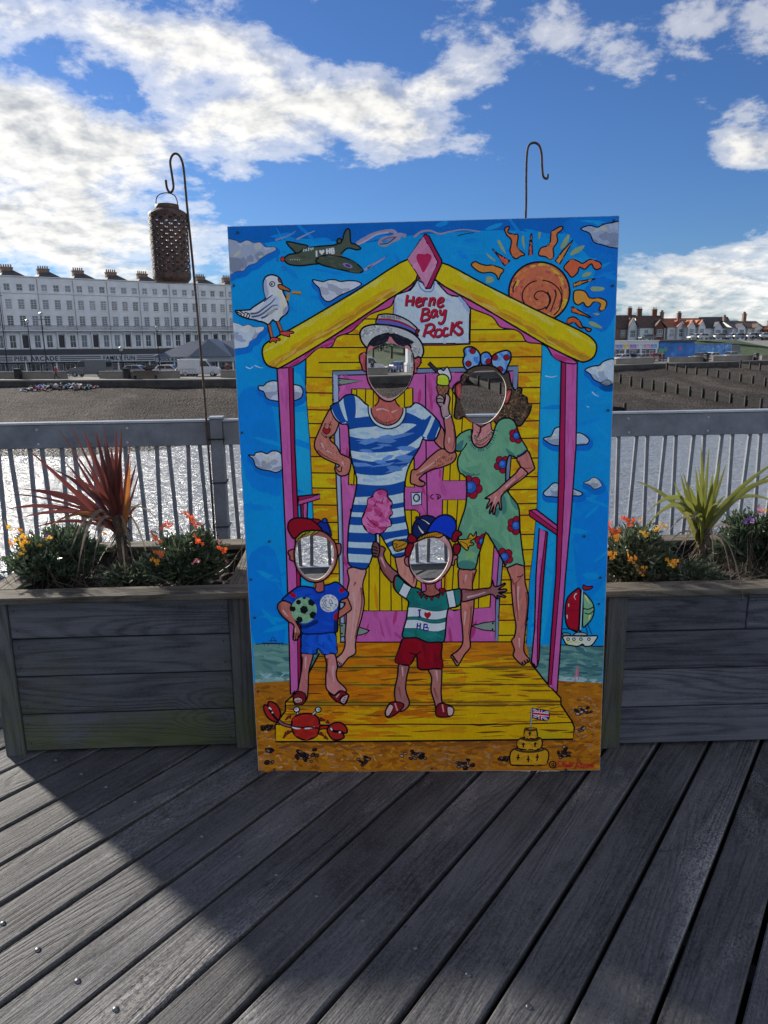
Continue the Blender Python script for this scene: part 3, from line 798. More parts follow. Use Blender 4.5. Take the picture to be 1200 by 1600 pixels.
a.S((60, 20, 20), m6('640,680 650,740 600,890'), 3, 1.6, clip=disc); a.S((60, 20, 20), m6('690,650 710,720 680,850'), 2, 1, clip=disc); a.S(INK, m6('280,600 250,660 255,705'), 1.6, clip=disc); a.S(INK, m6('570,700 600,780 555,865'), 2.2, clip=disc)
a.S(INK, disc, 2.4, closed=True, sm=False)

# ---- fighter plane with smoke
a = art('painted_plane', 'painted green fighter plane with smoke trail')
for t, c in (('800,255 860,220 950,170 1050,140 1150,130 1190,160 1150,190 1060,210 1030,250 1080,270 1150,230 1220,200 1215,165 1290,180', (140, 130, 150)), ('800,265 880,235 1000,165 1120,145', (165, 158, 172)), ('1050,230 1110,200 1180,190', (104, 92, 118))):
    a.S(c, n7(t), 5.5 if c[0] == 140 else 2.4)
for t in ('1370,190 1440,140 1530,130 1620,160 1720,140 1850,120 1960,130 2020,140', ): a.S((138, 130, 150), n7(t), 3.6, 1.4)
a.S(INK, n7('1030,260 1110,250 1190,190'), 1.2); a.S(INK, n7('1800,180 1880,160 1960,150'), .9); a.S((150, 140, 160), n7('880,515 960,470 1085,395'), 4.2, 1); a.S(INK, n7('910,500 960,470'), 1.8, .6); a.S((130, 140, 165), n7('210,210 300,165 390,125'), 3.4, 1)
GR = (70, 80, 66)
a.P(GR, n7('110,235 150,235 240,255 320,275 300,330 210,345 170,310 130,270'))
a.P(GR, n7('90,400 130,360 220,345 300,300 420,280 560,270 615,255 660,220 680,150 710,108 735,125 745,240 790,260 845,300 800,315 710,300 620,380 500,440 380,455 250,470 150,460 105,435'))
w_ = a.P((62, 72, 58), n7('400,430 430,390 520,365 620,375 720,405 800,450 858,505 855,535 790,540 690,520 560,490 470,465'))
a.dabs([(88, 96, 76), (52, 60, 50), (98, 84, 66)], w_, 16, 18, 3, .25, .2, clip=w_, seed=3)
a.dabs([(88, 96, 76), (54, 62, 52), (92, 80, 64)], n7('120,380 600,280 600,370 380,440 140,440'), 16, 22, 3, -.1, .2, seed=4)
a.C((120, 115, 165), n7('715,470')[0], 8, 3.3, rot=.35); a.C((40, 40, 90), n7('715,470')[0], 4.6, 2, rot=.35); a.C((150, 30, 50), n7('715,470')[0], 1.8, 1.1)
a.C((200, 40, 30), n7('72,405')[0], 3.2, 3.8, o=1)
for x in range(150, 240, 22): a.C((180, 185, 180), n7('%d,410' % x)[0], .8)
for t in ('275,330 285,305', '295,328 305,300 312,325', '330,325 325,290 340,300', '355,318 350,292', '370,312 372,290'): a.S((185, 190, 190), n7(t), 1.6, sm=False)
LW = (205, 208, 205)
for t in ('405,322 408,382', '508,302 510,355', '535,298 536,350', '508,330 536,322', '553,300 555,350', '553,302 575,300 578,318 556,322 580,328 580,346 556,350'): a.S(LW, n7(t), 2.7, sm=False)
a.P(LW, n7('432,325 445,315 457,325 470,312 485,320 482,338 460,362 440,345'), o=0)
for t in ('20,390 12,405 20,425', '30,380 26,400 30,430', '60,480 80,490 100,480', '65,505 85,515 105,500', '70,330 95,335'): a.S((40, 70, 120), n7(t), .9)
a.P(GR, n7('610,245 615,210 640,205 655,225 640,250'))

# ---- seagull
a = art('painted_seagull', 'painted white gull with a chip in its beak')
b_ = a.P((205, 208, 210), n6('80,640 130,640 300,630 340,600 430,540 520,480 550,440 530,360 515,260 520,170 560,110 630,85 700,95 760,130 800,200 810,250 820,340 860,430 895,520 905,620 880,690 800,750 750,820 690,810 660,790 600,860 545,840 500,820 440,810 390,790 300,775 200,745 130,710 90,670'), o=2.0)
a.P((150, 158, 180), n6('520,200 560,150 570,250 600,380 560,440 530,380'), o=0, clip=b_)
a.P((196, 200, 160), n6('730,340 780,330 800,420 850,540 800,700 760,720 800,560 760,420'), o=0, clip=b_)
a.P((140, 140, 170), n6('820,640 900,560 900,640 830,720'), o=0, clip=b_)
a.P((172, 178, 190), n6('600,450 680,420 750,430 770,520 750,620 640,690 520,750 400,775 310,760 320,690 430,650 500,560'), o=0, clip=b_)
for t in ('310,690 420,680 520,610 640,520 700,450', '330,740 450,720 560,650 660,570 740,560', '480,760 560,730 660,640 740,620', '520,500 600,440 660,400'): a.S((64, 72, 96), n6(t), 3.0, 1.4, clip=b_)
for t in ('100,660 170,700 160,720', '170,670 220,700 190,745', '220,670 270,690 240,750', '280,680 300,720 280,760', '130,640 180,665'): a.S(INK, n6(t), 1.4)
a.P((150, 150, 140), n6('560,700 640,640 720,600 640,700'), o=0, clip=b_)
a.C((190, 195, 200), n6('652,230')[0], 4, 3.8, o=1.3); a.C(INK, n6('645,232')[0], 1.6)
a.P((120, 60, 60), n6('740,150 770,145 795,200 760,200'), o=1.0)
a.P((176, 96, 40), n6('745,245 790,235 850,270 920,310 930,345 880,335 800,315 755,290'), o=1.5)
a.S((170, 120, 40), n6('905,370 890,490'), 4.2, sm=False); a.S((170, 120, 40), n6('960,360 1105,370'), 4.2, sm=False); a.S((90, 60, 30), n6('960,382 1100,392'), 1, sm=False)
a.S(INK, n6('600,870 650,1080'), 5.2, sm=False); a.S((176, 84, 52), n6('605,865 655,1075'), 3.4, sm=False)
a.S(INK, n6('735,820 800,980'), 5.2, sm=False); a.S((176, 84, 52), n6('740,815 802,975'), 3.4, sm=False)
a.P((186, 66, 56), n6('640,1070 700,1065 775,1085 770,1110 725,1110 715,1150 690,1130 655,1120 620,1150 615,1125'), o=1.3)
a.P((186, 66, 56), n6('765,1000 810,970 920,965 985,975 985,1000 930,1010 925,1055 880,1045 820,1030'), o=1.3)
# ---- beach hut
a = art('painted_hut', 'painted yellow beach hut with pink doors and porch')
wall = PX('478,552 520,527 600,474 640,440 662,425 690,440 760,486 800,508 846,532 846,560 844,600 841,700 839,787 833,859 827,910 823,1006 492,1006 492,900 491,816 486,700 481,640 478,600')
a.P(YEL, wall, o=1.8, sm=False)
ys = [498, 522, 542.6, 566, 588.7, 613, 639.5, 661, 683, 712.5, 738, 761.6, 788, 815, 842, 868, 895, 925, 950, 975]
rg = random.Random(3)
for i, y in enumerate(ys[:-1]):
    h = ys[i + 1] - y
    for x0, x1 in ((480, 528), (784, 846)) if i > 3 else ((505, 620), (735, 846)):
        c = rg.choice([YEL, (222, 168, 8), YEL_D, (202, 146, 8), (210, 152, 4)])
        a.P(c, np.array([(x0, y), (x1, y + rg.uniform(-1, 1)), (x1, y + h), (x0, y + h)]), o=0, sm=False, clip=wall)
        reg = np.array([(x0, y + 2), (x1, y + 2), (x1, y + h - 2), (x0, y + h - 2)])
        a.dabs([OCH, (190, 130, 12), (176, 112, 20)], reg, 4, 26, 6, 0, .15, clip=wall, seed=i * 7 + x0)
        a.dabs([(232, 180, 20), (224, 170, 8)], reg, 4, 22, 5, 0, .15, clip=wall, seed=i * 7 + x0 + 1)
a.dabs([(170, 98, 40), (184, 110, 24)], PX('482,590 525,590 528,670 484,680'), 7, 22, 9, .2, .4, clip=wall, seed=91)
a.dabs([OCH, (178, 108, 22)], PX('800,545 844,545 842,720 805,720'), 12, 24, 8, .1, .3, clip=wall, seed=92)
for y in (498, 522, 542.6, 566): a.S(INK, PX('498,%f 560,%f 660,%f' % (y, y, y + .5)), 1.6, sm=False, clip=wall)
for y in ys[4:]: a.S(INK, PX('474,%f 532,%f' % (y, y + 1.0)), 1.6, sm=False, clip=wall)
for y in (515, 534, 558, 582, 606, 631, 658, 685, 716, 745, 765, 787, 805, 835, 859, 884.5, 905.5, 926, 944, 968.5, 992): a.S(INK, PX('%d,%f 848,%f' % (640 if y < 560 else 775, y + 1, y)), 1.6, sm=False, clip=wall)
# doors
GRY = (108, 122, 150)
door = PX('519,579 810,572 809,606 800,700 790,830 781,940 779,1004 533,1004 529,820 521,650')
a.P(GRY, door, o=1.6, sm=False)
inn = PX('529,586 802,580 801,606 793,700 783,830 775,940 774,1004 540,1004 536,820 530,650')
a.P(PINK, inn, o=1.5, sm=False)
a.P((150, 162, 185), PX('521,583 528,588 533,820 538,1000 535,1000 530,820'), o=0, sm=False)
a.dabs([(196, 104, 160), (164, 66, 126), (188, 92, 150)], inn, 90, 34, 8, 1.5, .3, clip=inn, seed=93)
for reg, n_ in ((PX('535,605 552,605 556,760 548,780 545,960 540,960'), 8), (PX('655,600 690,600 690,790 660,800'), 8), (PX('560,955 775,955 775,1002 545,1002'), 10)): a.dabs([PINK_D, (160, 44, 100)], reg, n_, 26, 5, 1.5, .3, clip=inn, seed=n_ + 40)
def panel(pts, lines):
    q = a.P(YEL, pts, o=1.7, sm=False)
    a.dabs([(226, 174, 10), (200, 140, 6), OCH, (214, 170, 20)], q, 16, 40, 5, 1.55, .12, clip=q, seed=int(pts[0][0]))
    for (x0, x1) in lines: a.S(INK, np.array([(x0, pts[:, 1].min() - 3), (x1, pts[:, 1].max() + 3)]), 1.5, sm=False, clip=q)
    a.S(INK, q, 1.7, closed=True, sm=False)
panel(PX('550,607 593,608 645,606 648,761 545,757'), [(558, 553), (572, 566), (584, 580), (632, 634)])
panel(PX('702,607 785,606 778,751 692,751'), [(708, 703), (725, 718), (745, 742), (765, 760)])
panel(PX('548,795 650,797 656,802 660,954 560,954'), [(578, 577), (594, 594), (610, 612), (625, 629), (643, 646)])
panel(PX('692,781 777,781 766,949 690,954'), [(700, 694), (716, 705), (733, 723), (752, 748)])
a.S(INK, PX('665,585 666,700 668,800 671,1004'), 1.7)
for t, cr in (('705,978 855,993 705,1020', cA), ('605,370 690,385 795,420 745,445 610,460', cE), ('380,1055 500,1022 630,1005 630,1110 500,1095', n8)):
    a.P((120, 132, 118), cr(t), o=1.6, sm=False)
for p in cA('716,990 716,1010'): a.C(INK, p, 1.1)
for p in cE('620,388 620,438'): a.C(INK, p, 1.5)
for p in n8('605,1028 602,1088'): a.C(INK, p, 1.5)
a.P((176, 186, 200), m8('15,708 103,703 105,808 20,816'), o=1.5, sm=False); a.C((130, 140, 156), m8('62,752')[0], 4.8, 5.8, o=1.5); a.C((190, 198, 208), m8('58,750')[0], 2.6, 4)
for t in ('205,722 182,738 190,757 210,762', '225,722 260,730 262,750 235,765', '235,735 248,745 240,757'): a.S(INK, m8(t), 1.4)
# porch floor
deck = PX('532,1003 822,1003 829,1035 852,1064 877,1091 877,1101 895,1128 898,1137 896,1155 700,1158 432,1158 431,1132 447,1110 447,1096 469,1077 484,1050 500,1020')
a.P((206, 148, 4), deck, o=0, sm=False)
a.P((186, 106, 6), PX('500,1000 640,1000 640,1100 470,1100 480,1050'), o=0, clip=deck)
a.P((182, 104, 14), PX('640,1000 800,1000 830,1020 760,1026 640,1030'), o=0, clip=deck)
a.P((192, 122, 10), PX('620,1030 700,1035 730,1060 690,1100 620,1100'), o=0, clip=deck)
a.dabs([(205, 140, 8), (170, 90, 10), (190, 118, 8), (160, 84, 18)], PX('500,1006 640,1006 680,1098 470,1098'), 90, 40, 5, 0, .08, clip=deck, seed=94, base=(186, 106, 6))
a.dabs([(218, 164, 6), (192, 134, 8), (206, 142, 4), (168, 112, 16)], PX('690,1030 830,1035 890,1150 436,1154 450,1104 640,1100'), 130, 46, 5, 0, .08, clip=deck, seed=95)
a.dabs([(182, 100, 14), (160, 84, 20), (196, 126, 12)], PX('440,1104 640,1104 600,1152 436,1154'), 40, 50, 5, 0, .06, clip=deck, seed=195, base=(190, 128, 10))
a.dabs([(182, 104, 14), (150, 80, 24), (196, 126, 12), (120, 80, 26)], PX('640,1005 820,1005 840,1040 640,1040'), 40, 44, 4, 0, .06, clip=deck, seed=196, base=(186, 112, 10))
a.dabs([(120, 70, 20), (140, 86, 20)], PX('500,1010 830,1010 890,1130 440,1130'), 50, 34, 2.2, 0, .05, clip=deck, seed=197, base=(150, 96, 16))
a.dabs([(150, 148, 20), (160, 150, 30), (132, 116, 30)], PX('840,1132 896,1132 896,1152 830,1152'), 14, 26, 6, 0, .1, clip=deck, seed=96)
a.dabs([(176, 92, 8), (150, 74, 12), (190, 112, 8)], PX('470,1072 700,1072 660,1128 450,1128'), 50, 46, 6, 0, .05, clip=deck, seed=198, base=(186, 106, 8))
a.dabs([(110, 62, 16), (84, 48, 18), (128, 88, 20)], PX('470,1015 850,1040 890,1150 440,1152'), 46, 60, 1.8, 0, .03, clip=deck, seed=199, base=(96, 58, 18))
for y, xs in ((1025, (500, 650)), (1042, (490, 850)), (1069, (478, 870)), (1096, (455, 890)), (1101, (455, 890))):
    a.dabs([(92, 66, 24), (70, 50, 30), (120, 96, 28)], np.array([(xs[0], y - 2.5), (xs[1], y - 2.5), (xs[1], y + 2.5), (xs[0], y + 2.5)]), 22, 50, 3.4, 0, .02, clip=deck, seed=int(y))
    a.S((40, 28, 24), np.array([(xs[0] - 10, y), ((xs[0] + xs[1]) / 2, y + 1), (xs[1] + 8, y)]), 1.3, clip=deck)
a.S(INK, PX('431,1131 520,1132 640,1131 760,1132 897,1129'), 1.5, clip=deck)
for t in ('850,1112 872,1113', '872,1120 892,1122', '860,1108 878,1104', '520,1112 545,1113', '700,1118 730,1117', '640,1050 680,1052', '560,1085 600,1086', '720,1080 760,1079'): a.S((50, 36, 26), PX(t), 1.2, .5)
a.S(INK, PX('532,1003 822,1003'), 1.6, sm=False)
a.S(INK, PX('500,1020 484,1050 469,1077 447,1096 447,1110 431,1132 432,1158 560,1158 700,1157 896,1155 898,1137 895,1128 877,1101 877,1091 852,1064 829,1035'), 2.2, sm=False)
# porch posts and handrails
def post(main, dark):
    a.P(PINK, main, o=0, sm=False); a.dabs([(190, 94, 152), (160, 64, 124)], main, 14, 40, 4, 1.5, .05, clip=main, seed=int(main[0][0]))
    a.P(PINK_D, dark, o=1.2, sm=False); a.S(INK, main, 1.8, closed=True, sm=False)
post(PX('433,574 458,574 461,700 466,800 470,880 471,1076 455,1084 452,980 448,860 440,700'), PX('451,574 458,574 461,700 466,800 470,880 471,1076 467,1080 464,900 457,760 453,640'))
post(PX('877,566 902,566 900,700 893,800 884,900 877,1000 871,1082 857,1072 862,990 869,900 873,760'), PX('877,566 884,566 882,760 876,900 868,1000 862,1070 857,1070 862,990 869,900 873,760'))
post(PX('843,826 856,832 850,900 846,960 843,1030 839,1043 831,1034 836,980 838,900'), PX('853,832 856,832 850,900 846,960 843,1030 840,1040 840,980 845,900'))
post(PX('470,785 481,785 480,830 472,830'), PX('470,785 474,785 475,830 472,830'))
a.P((176, 74, 130), cC('395,655 525,642 528,670 400,708'), o=1.6, sm=False); a.P(PINK_D, cC('400,658 520,645 480,660 405,680'), o=1.0, sm=False)
a.P(PINK_D, cD('700,742 742,735 868,832 862,885 705,776'), o=1.8, sm=False); a.P((176, 60, 116), cD('712,744 742,738 864,832 864,858'), o=1.2, sm=False)
# valance and barge boards
v1 = a.P((176, 70, 130), cA('1165,395 1150,430 1110,470 1040,510 1010,560 900,600 850,640 780,705 700,735 665,795 590,800 520,860 445,905 360,915 400,880 800,640'), o=1.7)
a.dabs([PINK_D, (150, 40, 90)], cA('700,735 665,795 590,800 445,905 400,905 800,640 1110,470'), 14, 24, 5, -.55, .2, clip=v1, seed=97)
v2 = a.P((180, 78, 140), cB('110,395 180,470 250,490 310,550 430,600 480,660 560,675 600,700 630,745 700,755 745,775 780,830 850,865 912,858 700,740 400,550'), o=1.7)
a.dabs([PINK_D], cB('740,775 780,830 850,862 905,855 800,790'), 5, 20, 5, .4, .2, clip=v2, seed=98)
def barge(pts, d, seed):
    q = a.P((218, 170, 14), pts, o=0)
    ang = math.atan2(d[1], d[0])
    c0 = q.mean(0); nn = np.array([-d[1], d[0]]) / np.hypot(*d)
    if nn[1] > 0: nn = -nn                      # pointing up
    dd = np.array(d) / np.hypot(*d); L = 130
    def band(o, w, cs, n_):
        reg = np.array([c0 - dd * L + nn * (o - w), c0 + dd * L + nn * (o - w), c0 + dd * L + nn * (o + w), c0 - dd * L + nn * (o + w)])
        a.dabs(cs, reg, n_, 40, w * 1.5, ang, .04, clip=q, seed=seed + n_)
    band(11, 4, [(196, 186, 110), (206, 196, 130)], 34); band(3, 6, [(228, 178, 0), (222, 170, 6)], 40)
    band(-9, 4, [(196, 140, 24), (180, 118, 30)], 34); band(-14, 3, [(150, 90, 30), (130, 84, 40), (176, 150, 110)], 34)
    a.S(INK, q, 2.2, closed=True, sm=False)
barge(PX('640,404 560,452 480,499 430,527 413,538 410,552 416,568 430,574 445,570 520,525 600,472 650,437'), (220, -135), 300)
barge(PX('688,410 760,446 840,486 905,517 925,530 932,542 928,558 915,566 900,563 850,538 760,484 680,437'), (220, 118), 320)

# ---- sign and diamond
a = art('painted_sign', 'painted white name sign below a pink diamond with a heart')
sg = J(m5('390,580 350,650 310,700 150,750 125,785 112,990'), PX('618,500 640,530 658,537 700,537 733,536'), m5('1005,910 960,850 890,775 800,770 740,740 650,640 600,590 500,640'))
a.P((158, 48, 92), sg + np.array([1.5, 2.5]), o=1.4, sm=False)
q = a.P((176, 188, 212), sg, o=1.8, sm=False)
a.dabs([(150, 164, 196), (190, 200, 220), (168, 182, 208)], q, 34, 24, 6, .3, .6, clip=q, seed=99)
a.dabs([(120, 134, 176), (132, 146, 186)], m5('120,760 160,750 150,980 120,980'), 6, 20, 4, 1.4, .2, clip=q, seed=100)
a.dabs([(120, 134, 176)], m5('880,780 1000,910 1000,960 960,900'), 8, 18, 5, .8, .2, clip=q, seed=101)
a.S((112, 126, 170), m5('400,590 420,660 470,710 540,720 575,690 590,610'), 2.2)
LET = [m5(t) for t in ('275,752 262,815 256,885', '345,768 338,820 328,884', '262,822 340,822', '380,842 425,825 432,800 410,788 385,808 372,845 380,878 405,888 440,868',
      '466,785 455,840 446,885', '455,830 478,795 508,800', '545,785 535,840 524,890', '538,832 565,795 590,802 584,845 576,882', '632,850 685,828 690,800 668,790 640,815 626,850 634,884 662,895 700,868',
      '455,915 445,985 430,1055', '442,925 500,915 522,940 500,972 450,982', '500,978 528,1005 512,1042 424,1060', '612,932 578,935 552,975 560,1012 590,1002 612,945', '616,930 612,985 634,1012',
      '660,925 655,965 680,985 712,930', '722,925 712,1000 695,1065 660,1090 635,1072')] + [cB(t) for t in ('62,645 50,680 42,714', '50,652 85,640 102,655 90,678 55,690', '75,688 88,702 105,716',
      '128,668 112,680 108,702 122,712 142,702 146,680 130,668', '182,668 166,664 154,684 160,708 186,698', '206,630 200,670 194,706', '236,630 215,655 204,672', '206,668 222,688 238,698', '262,634 244,630 234,648 256,668 260,690 240,702 230,692', '2,668 14,676', '4,684 14,676')]
for p in LET: a.S((30, 14, 30), p + np.array([.7, .9]), 4.6)
for p in LET: a.S((164, 18, 48), p, 3.5)
a.P(PINK_D, m5('455,80 478,42 525,68 600,215 675,350 672,400 600,560 545,680 490,686 470,600'), o=2.0, sm=False)
q = a.P((190, 116, 150), m5('460,72 632,372 490,670 275,333'), o=1.8, sm=False)
a.dabs([(176, 108, 136), (200, 132, 162), (168, 124, 140)], q, 26, 24, 7, -1.0, .4, clip=q, seed=102)
a.P((164, 30, 74), m5('380,300 400,275 440,275 475,280 510,270 550,290 555,330 525,390 462,492 420,420 385,350'), o=0)

# ---- sailing boat
a = art('painted_boat', 'painted sailing boat with a red and a green sail')
a.P((150, 10, 34), n4('372,248 368,500 350,762 270,755 215,710 190,600 195,440 230,340 300,275'), o=2.0)
for t in ('330,300 300,340 320,380', '235,430 230,470', '210,570 215,620'): a.S((205, 170, 160), n4(t), 2.4, .8)
a.S((90, 10, 30), n4('240,430 350,430'), 1); a.S((90, 10, 30), n4('225,510 350,512'), 1)
a.P((110, 156, 116), n4('412,300 470,340 530,420 550,520 520,620 460,690 408,715 412,500'), o=1.8)
a.S((196, 196, 120), n4('440,330 470,390 490,430'), 3, 1); a.S((196, 196, 120), n4('500,570 480,640'), 3, 1)
a.S(INK, n4('415,490 480,500 545,470'), 1.4); a.S(INK, n4('430,545 490,560 545,520'), 1.4)
a.S(INK, n4('402,260 385,520 375,790'), 3.2, sm=False); a.S((150, 185, 215), n4('404,260 392,520 380,760'), 1.8, sm=False)
a.P((150, 20, 36), n4('415,195 460,215 535,215 500,250 418,258'), o=1.4)
a.S(INK, n4('150,745 260,748 340,770'), 1.2); a.S(INK, n4('440,700 470,800'), .9); a.S(INK, n4('470,690 520,810'), .9)
a.P((110, 130, 110), n4('160,795 240,800 255,830 200,840 165,830'), o=1.3); a.P((140, 160, 160), n4('295,825 340,790 430,795 460,825'), o=1.3)
h = a.P((196, 194, 176), n4('165,835 300,832 450,835 585,832 580,870 520,950 440,962 405,935 350,962 280,955 210,940 180,900'), o=1.8)
a.S((206, 190, 70), n4('200,915 300,905 380,920'), 3, 1, clip=h)
for x in (225, 298, 385, 485): a.C((190, 196, 200), n4('%d,873' % x)[0], 2.1, o=1.1)

# ---- crab
a = art('painted_crab', 'painted red crab with raised claw')
CR = (150, 30, 22)
for t in ('375,395 345,395 310,430', '330,560 385,545', '330,555 290,620', '670,420 730,430', '740,440 775,465', '670,560 720,600', '720,600 760,630'): a.S(INK, n5(t), 5.2, 1.6, sm=False); a.S((120, 30, 30), n5(t), 3.2, .8, sm=False)
a.S(INK, n5('245,440 300,475 385,500'), 6, 4); a.S((130, 80, 90), n5('248,440 300,475 385,498'), 3.2, 2)
a.S(INK, n5('670,510 720,500 770,505'), 6, 6); a.S(CR, n5('672,510 720,502 770,505'), 3.4)
q = a.P(CR, n5('380,470 390,420 440,375 510,360 590,365 650,400 668,450 665,530 640,590 580,625 500,632 430,600 390,545'), o=2.2)
a.dabs([(170, 44, 30), (128, 24, 20)], q, 14, 20, 4, -.3, .3, clip=q, seed=103)
a.S((190, 190, 195), n5('385,495 430,515 470,515'), 3.4, 1.5); a.S((190, 190, 195), n5('515,512 560,512 620,500'), 3.4, 1.5); a.S(INK, n5('380,490 480,505 560,500 665,515'), 1.6)
a.P(CR, n5('130,275 92,270 92,330 130,400 190,440 235,440 262,370 240,290 190,245 150,235 135,240'), o=2.0)
a.S(INK, n5('135,280 165,345 210,405 240,435'), 3); a.S((205, 205, 205), n5('140,295 168,318'), 3, 2, sm=False); a.S((205, 205, 205), n5('172,345 185,352'), 2.4, sm=False)
a.P(CR, n5('750,545 770,490 830,455 900,460 950,510 955,560 920,570 925,610 870,635 800,625'), o=2.0)
a.S(INK, n5('780,505 820,545 890,550 925,575'), 3.4); a.S((205, 205, 205), n5('785,510 800,535'), 2.6, sm=False); a.S((205, 205, 205), n5('870,560 890,550'), 2.4, sm=False)
for e, ex_ in ((n5('430,318')[0], '440,365 440,340'), (n5('655,320')[0], '600,370 630,340')):
    a.S(INK, n5(ex_), 3.4, sm=False); a.S((190, 196, 196), n5(ex_), 1.8, sm=False); a.C((196, 202, 204), e, 4.6, 4.2, o=1.7)
a.C((90, 150, 130), n5('662,320')[0], 2); a.C(INK, n5('424,312')[0], 1.2)

# ---- sandcastle with flag and the painter's name
a = art('painted_sandcastle', 'painted three-tier sandcastle flying a small flag')
SC = (178, 128, 22)
a.S((60, 40, 30), n3('345,170 332,385'), 2.4, sm=False); a.S((150, 160, 170), n3('346,170 333,380'), 1.3, sm=False)
for t, rim in (('160,600 490,600 505,745 430,770 200,770 122,750', '160,600 240,625 330,632 430,620 490,595'), ('225,490 430,485 440,590 330,610 200,590', '225,490 300,510 380,512 430,488'), ('272,395 300,385 370,385 395,400 398,490 330,492 270,485', '272,398 330,408 395,400')):
    q = a.P(SC, n3(t), o=1.8); a.dabs([(150, 100, 24), (198, 146, 26)], q, 10, 14, 3, 0, .6, clip=q, seed=len(t)); a.S((60, 44, 26), n3(rim), 3.2)
for t in ('205,655 200,720', '185,690 222,690', '308,670 308,740', '290,710 325,705', '402,655 400,725', '385,690 418,680', '258,535 255,585', '240,552 275,548', '325,420 325,465', '308,440 340,436', '380,530 378,580', '365,550 395,545'): a.S(INK, n3(t), 1.8, sm=False)
fl = n3('350,175 440,190 530,205 525,280 500,310 430,300 350,275')
a.P((40, 44, 110), fl, o=0, sm=False, clip=None)
for t in ('350,175 515,310', '355,275 530,205'): a.S((205, 205, 215), n3(t), 3.2, sm=False, clip=fl); a.S((170, 20, 50), n3(t), 1.2, sm=False, clip=fl)
for t in ('435,170 432,320', '340,228 535,250'): a.S((210, 208, 216), n3(t), 5.2, sm=False, clip=fl); a.S((176, 16, 44), n3(t), 3.2, sm=False, clip=fl)
a.S(INK, fl, 1.2, closed=True, sm=False)
a = art('painted_signature', 'small red painted lettering in the sand')
a.C(None, n3('562,765')[0], 5.2, 5.2, o=1.5)
for t in ('572,755 555,755 552,775 565,778 572,770', '572,752 572,778'): a.S(INK, n3(t), 1.1, sm=False)
RL = (164, 26, 34)
for t in ('655,738 630,732 615,755 622,785 652,785', '672,730 668,792', '670,762 690,758 690,792', '722,765 708,764 704,788 722,786', '724,762 724,790', '742,730 740,790', '762,735 760,792', '788,745 764,768 790,790', '828,745 808,746 808,765 828,772 826,790 804,790', '842,750 855,770', '872,748 852,800', '900,762 884,764 882,788 900,786', '902,760 902,790', '922,762 918,805', '920,765 940,762 940,782 922,785', '960,772 985,768 984,754 964,756 958,778 968,790 995,784'): a.S(RL, n3(t), 1.9, sm=False)
# ---- man in the striped bathing suit
a = art('painted_man', 'painted man in striped bathing suit and straw boater')
SW, SB = (170, 190, 222), (14, 68, 140)
def limb(t, c=SKIN, seed=1, o=1.9, lights=(), darks=(), ang=1.5):
    q = a.P(c, t, o=0)
    a.dabs([tuple(int(v * .9) for v in c), tuple(min(255, int(v * 1.08)) for v in c)], q, 10, 22, 4, ang, .3, clip=q, seed=seed)
    for d in darks: a.S(SKIN_D, d, 3.4, 1.2, clip=q)
    for l in lights: a.S(SKIN_L, l, 3.2, 1, clip=q)
    if o: a.S(INK, q, o, closed=True, sm=False)
    return q
# legs
limb(cE('660,30 665,100 655,150 640,240 648,330 640,450 640,510 620,560 580,600 600,640 620,640 660,590 705,560 705,500 720,420 745,330 760,240 750,130 768,35'), (190, 132, 122), 11,
     lights=[cE('690,180 700,260 690,360 680,470')], darks=[cE('740,150 745,250 720,380 700,470'), cE('705,115 695,140')])
for t in ('600,610 590,625', '610,615 602,632', '618,622 612,638'): a.S(INK, cE(t), 1.6)
limb(m4('435,590 460,740 480,810 560,890 660,960 690,880 700,760 660,600 600,560 500,570'), (190, 124, 108), 12, darks=[m4('650,830 655,880 640,910')])
# far arm and forearm
limb(m8('270,140 300,200 295,340 270,330 215,270 240,230 265,150'), SKIN, 13)
limb(m8('395,370 400,400 370,450 280,490 200,510 130,545 100,570 85,592 130,620 128,645 90,655 50,640 10,620 20,520 70,505 150,425 240,350 290,335 380,360'), (176, 106, 88), 14, lights=[m8('90,530 180,470 260,400')], darks=[m8('60,560 150,520 300,460')], ang=-.5)
rg = random.Random(4)
for k in range(46):
    p = m8('%f,%f' % (rg.uniform(210, 370), 0))[0]; x = (p[0] - 640) / 220 * 1200; y0 = 470 - (x - 210) * .42 + rg.uniform(-40, 25)
    q0 = m8('%f,%f' % (x, y0))[0]; a.S((70, 36, 30), np.array([q0, q0 + [1.2, -2.2]]), .7, sm=False)
a.S(INK, m8('80,592 100,612 125,615'), 1.3)
# near arm
limb(m7('205,200 150,290 110,380 65,490 75,560 130,620 210,660 275,690 262,705 238,705 245,745 285,780 350,765 372,700 372,640 330,612 285,590 255,530 195,465 240,415 270,340 265,320 225,270'), (178, 108, 92), 15,
     lights=[m7('120,500 160,560 230,590'), m7('300,660 320,700')], darks=[m7('90,560 150,610 260,660'), m7('160,330 130,400')])
a.S(INK, m7('245,712 268,742 292,742 296,702'), 1.4)
for k in range(40):
    x, y = rg.uniform(110, 330), 0; y = 520 + (x - 110) * .5 + rg.gauss(0, 26)
    q0 = m7('%f,%f' % (x, y))[0]; a.C((70, 36, 30), q0, .7, n=6)
a.P((160, 20, 30), m7('135,385 150,370 168,385 190,372 200,390 185,415 165,425 148,410'), o=1.0)
for t in ('205,315 195,345', '175,335 215,350', '185,365 195,345', '120,410 140,440 170,450', '130,400 150,430', '150,455 185,445', '160,430 170,460', '200,440 185,460'): a.S((40, 30, 40), m7(t), 1.2)
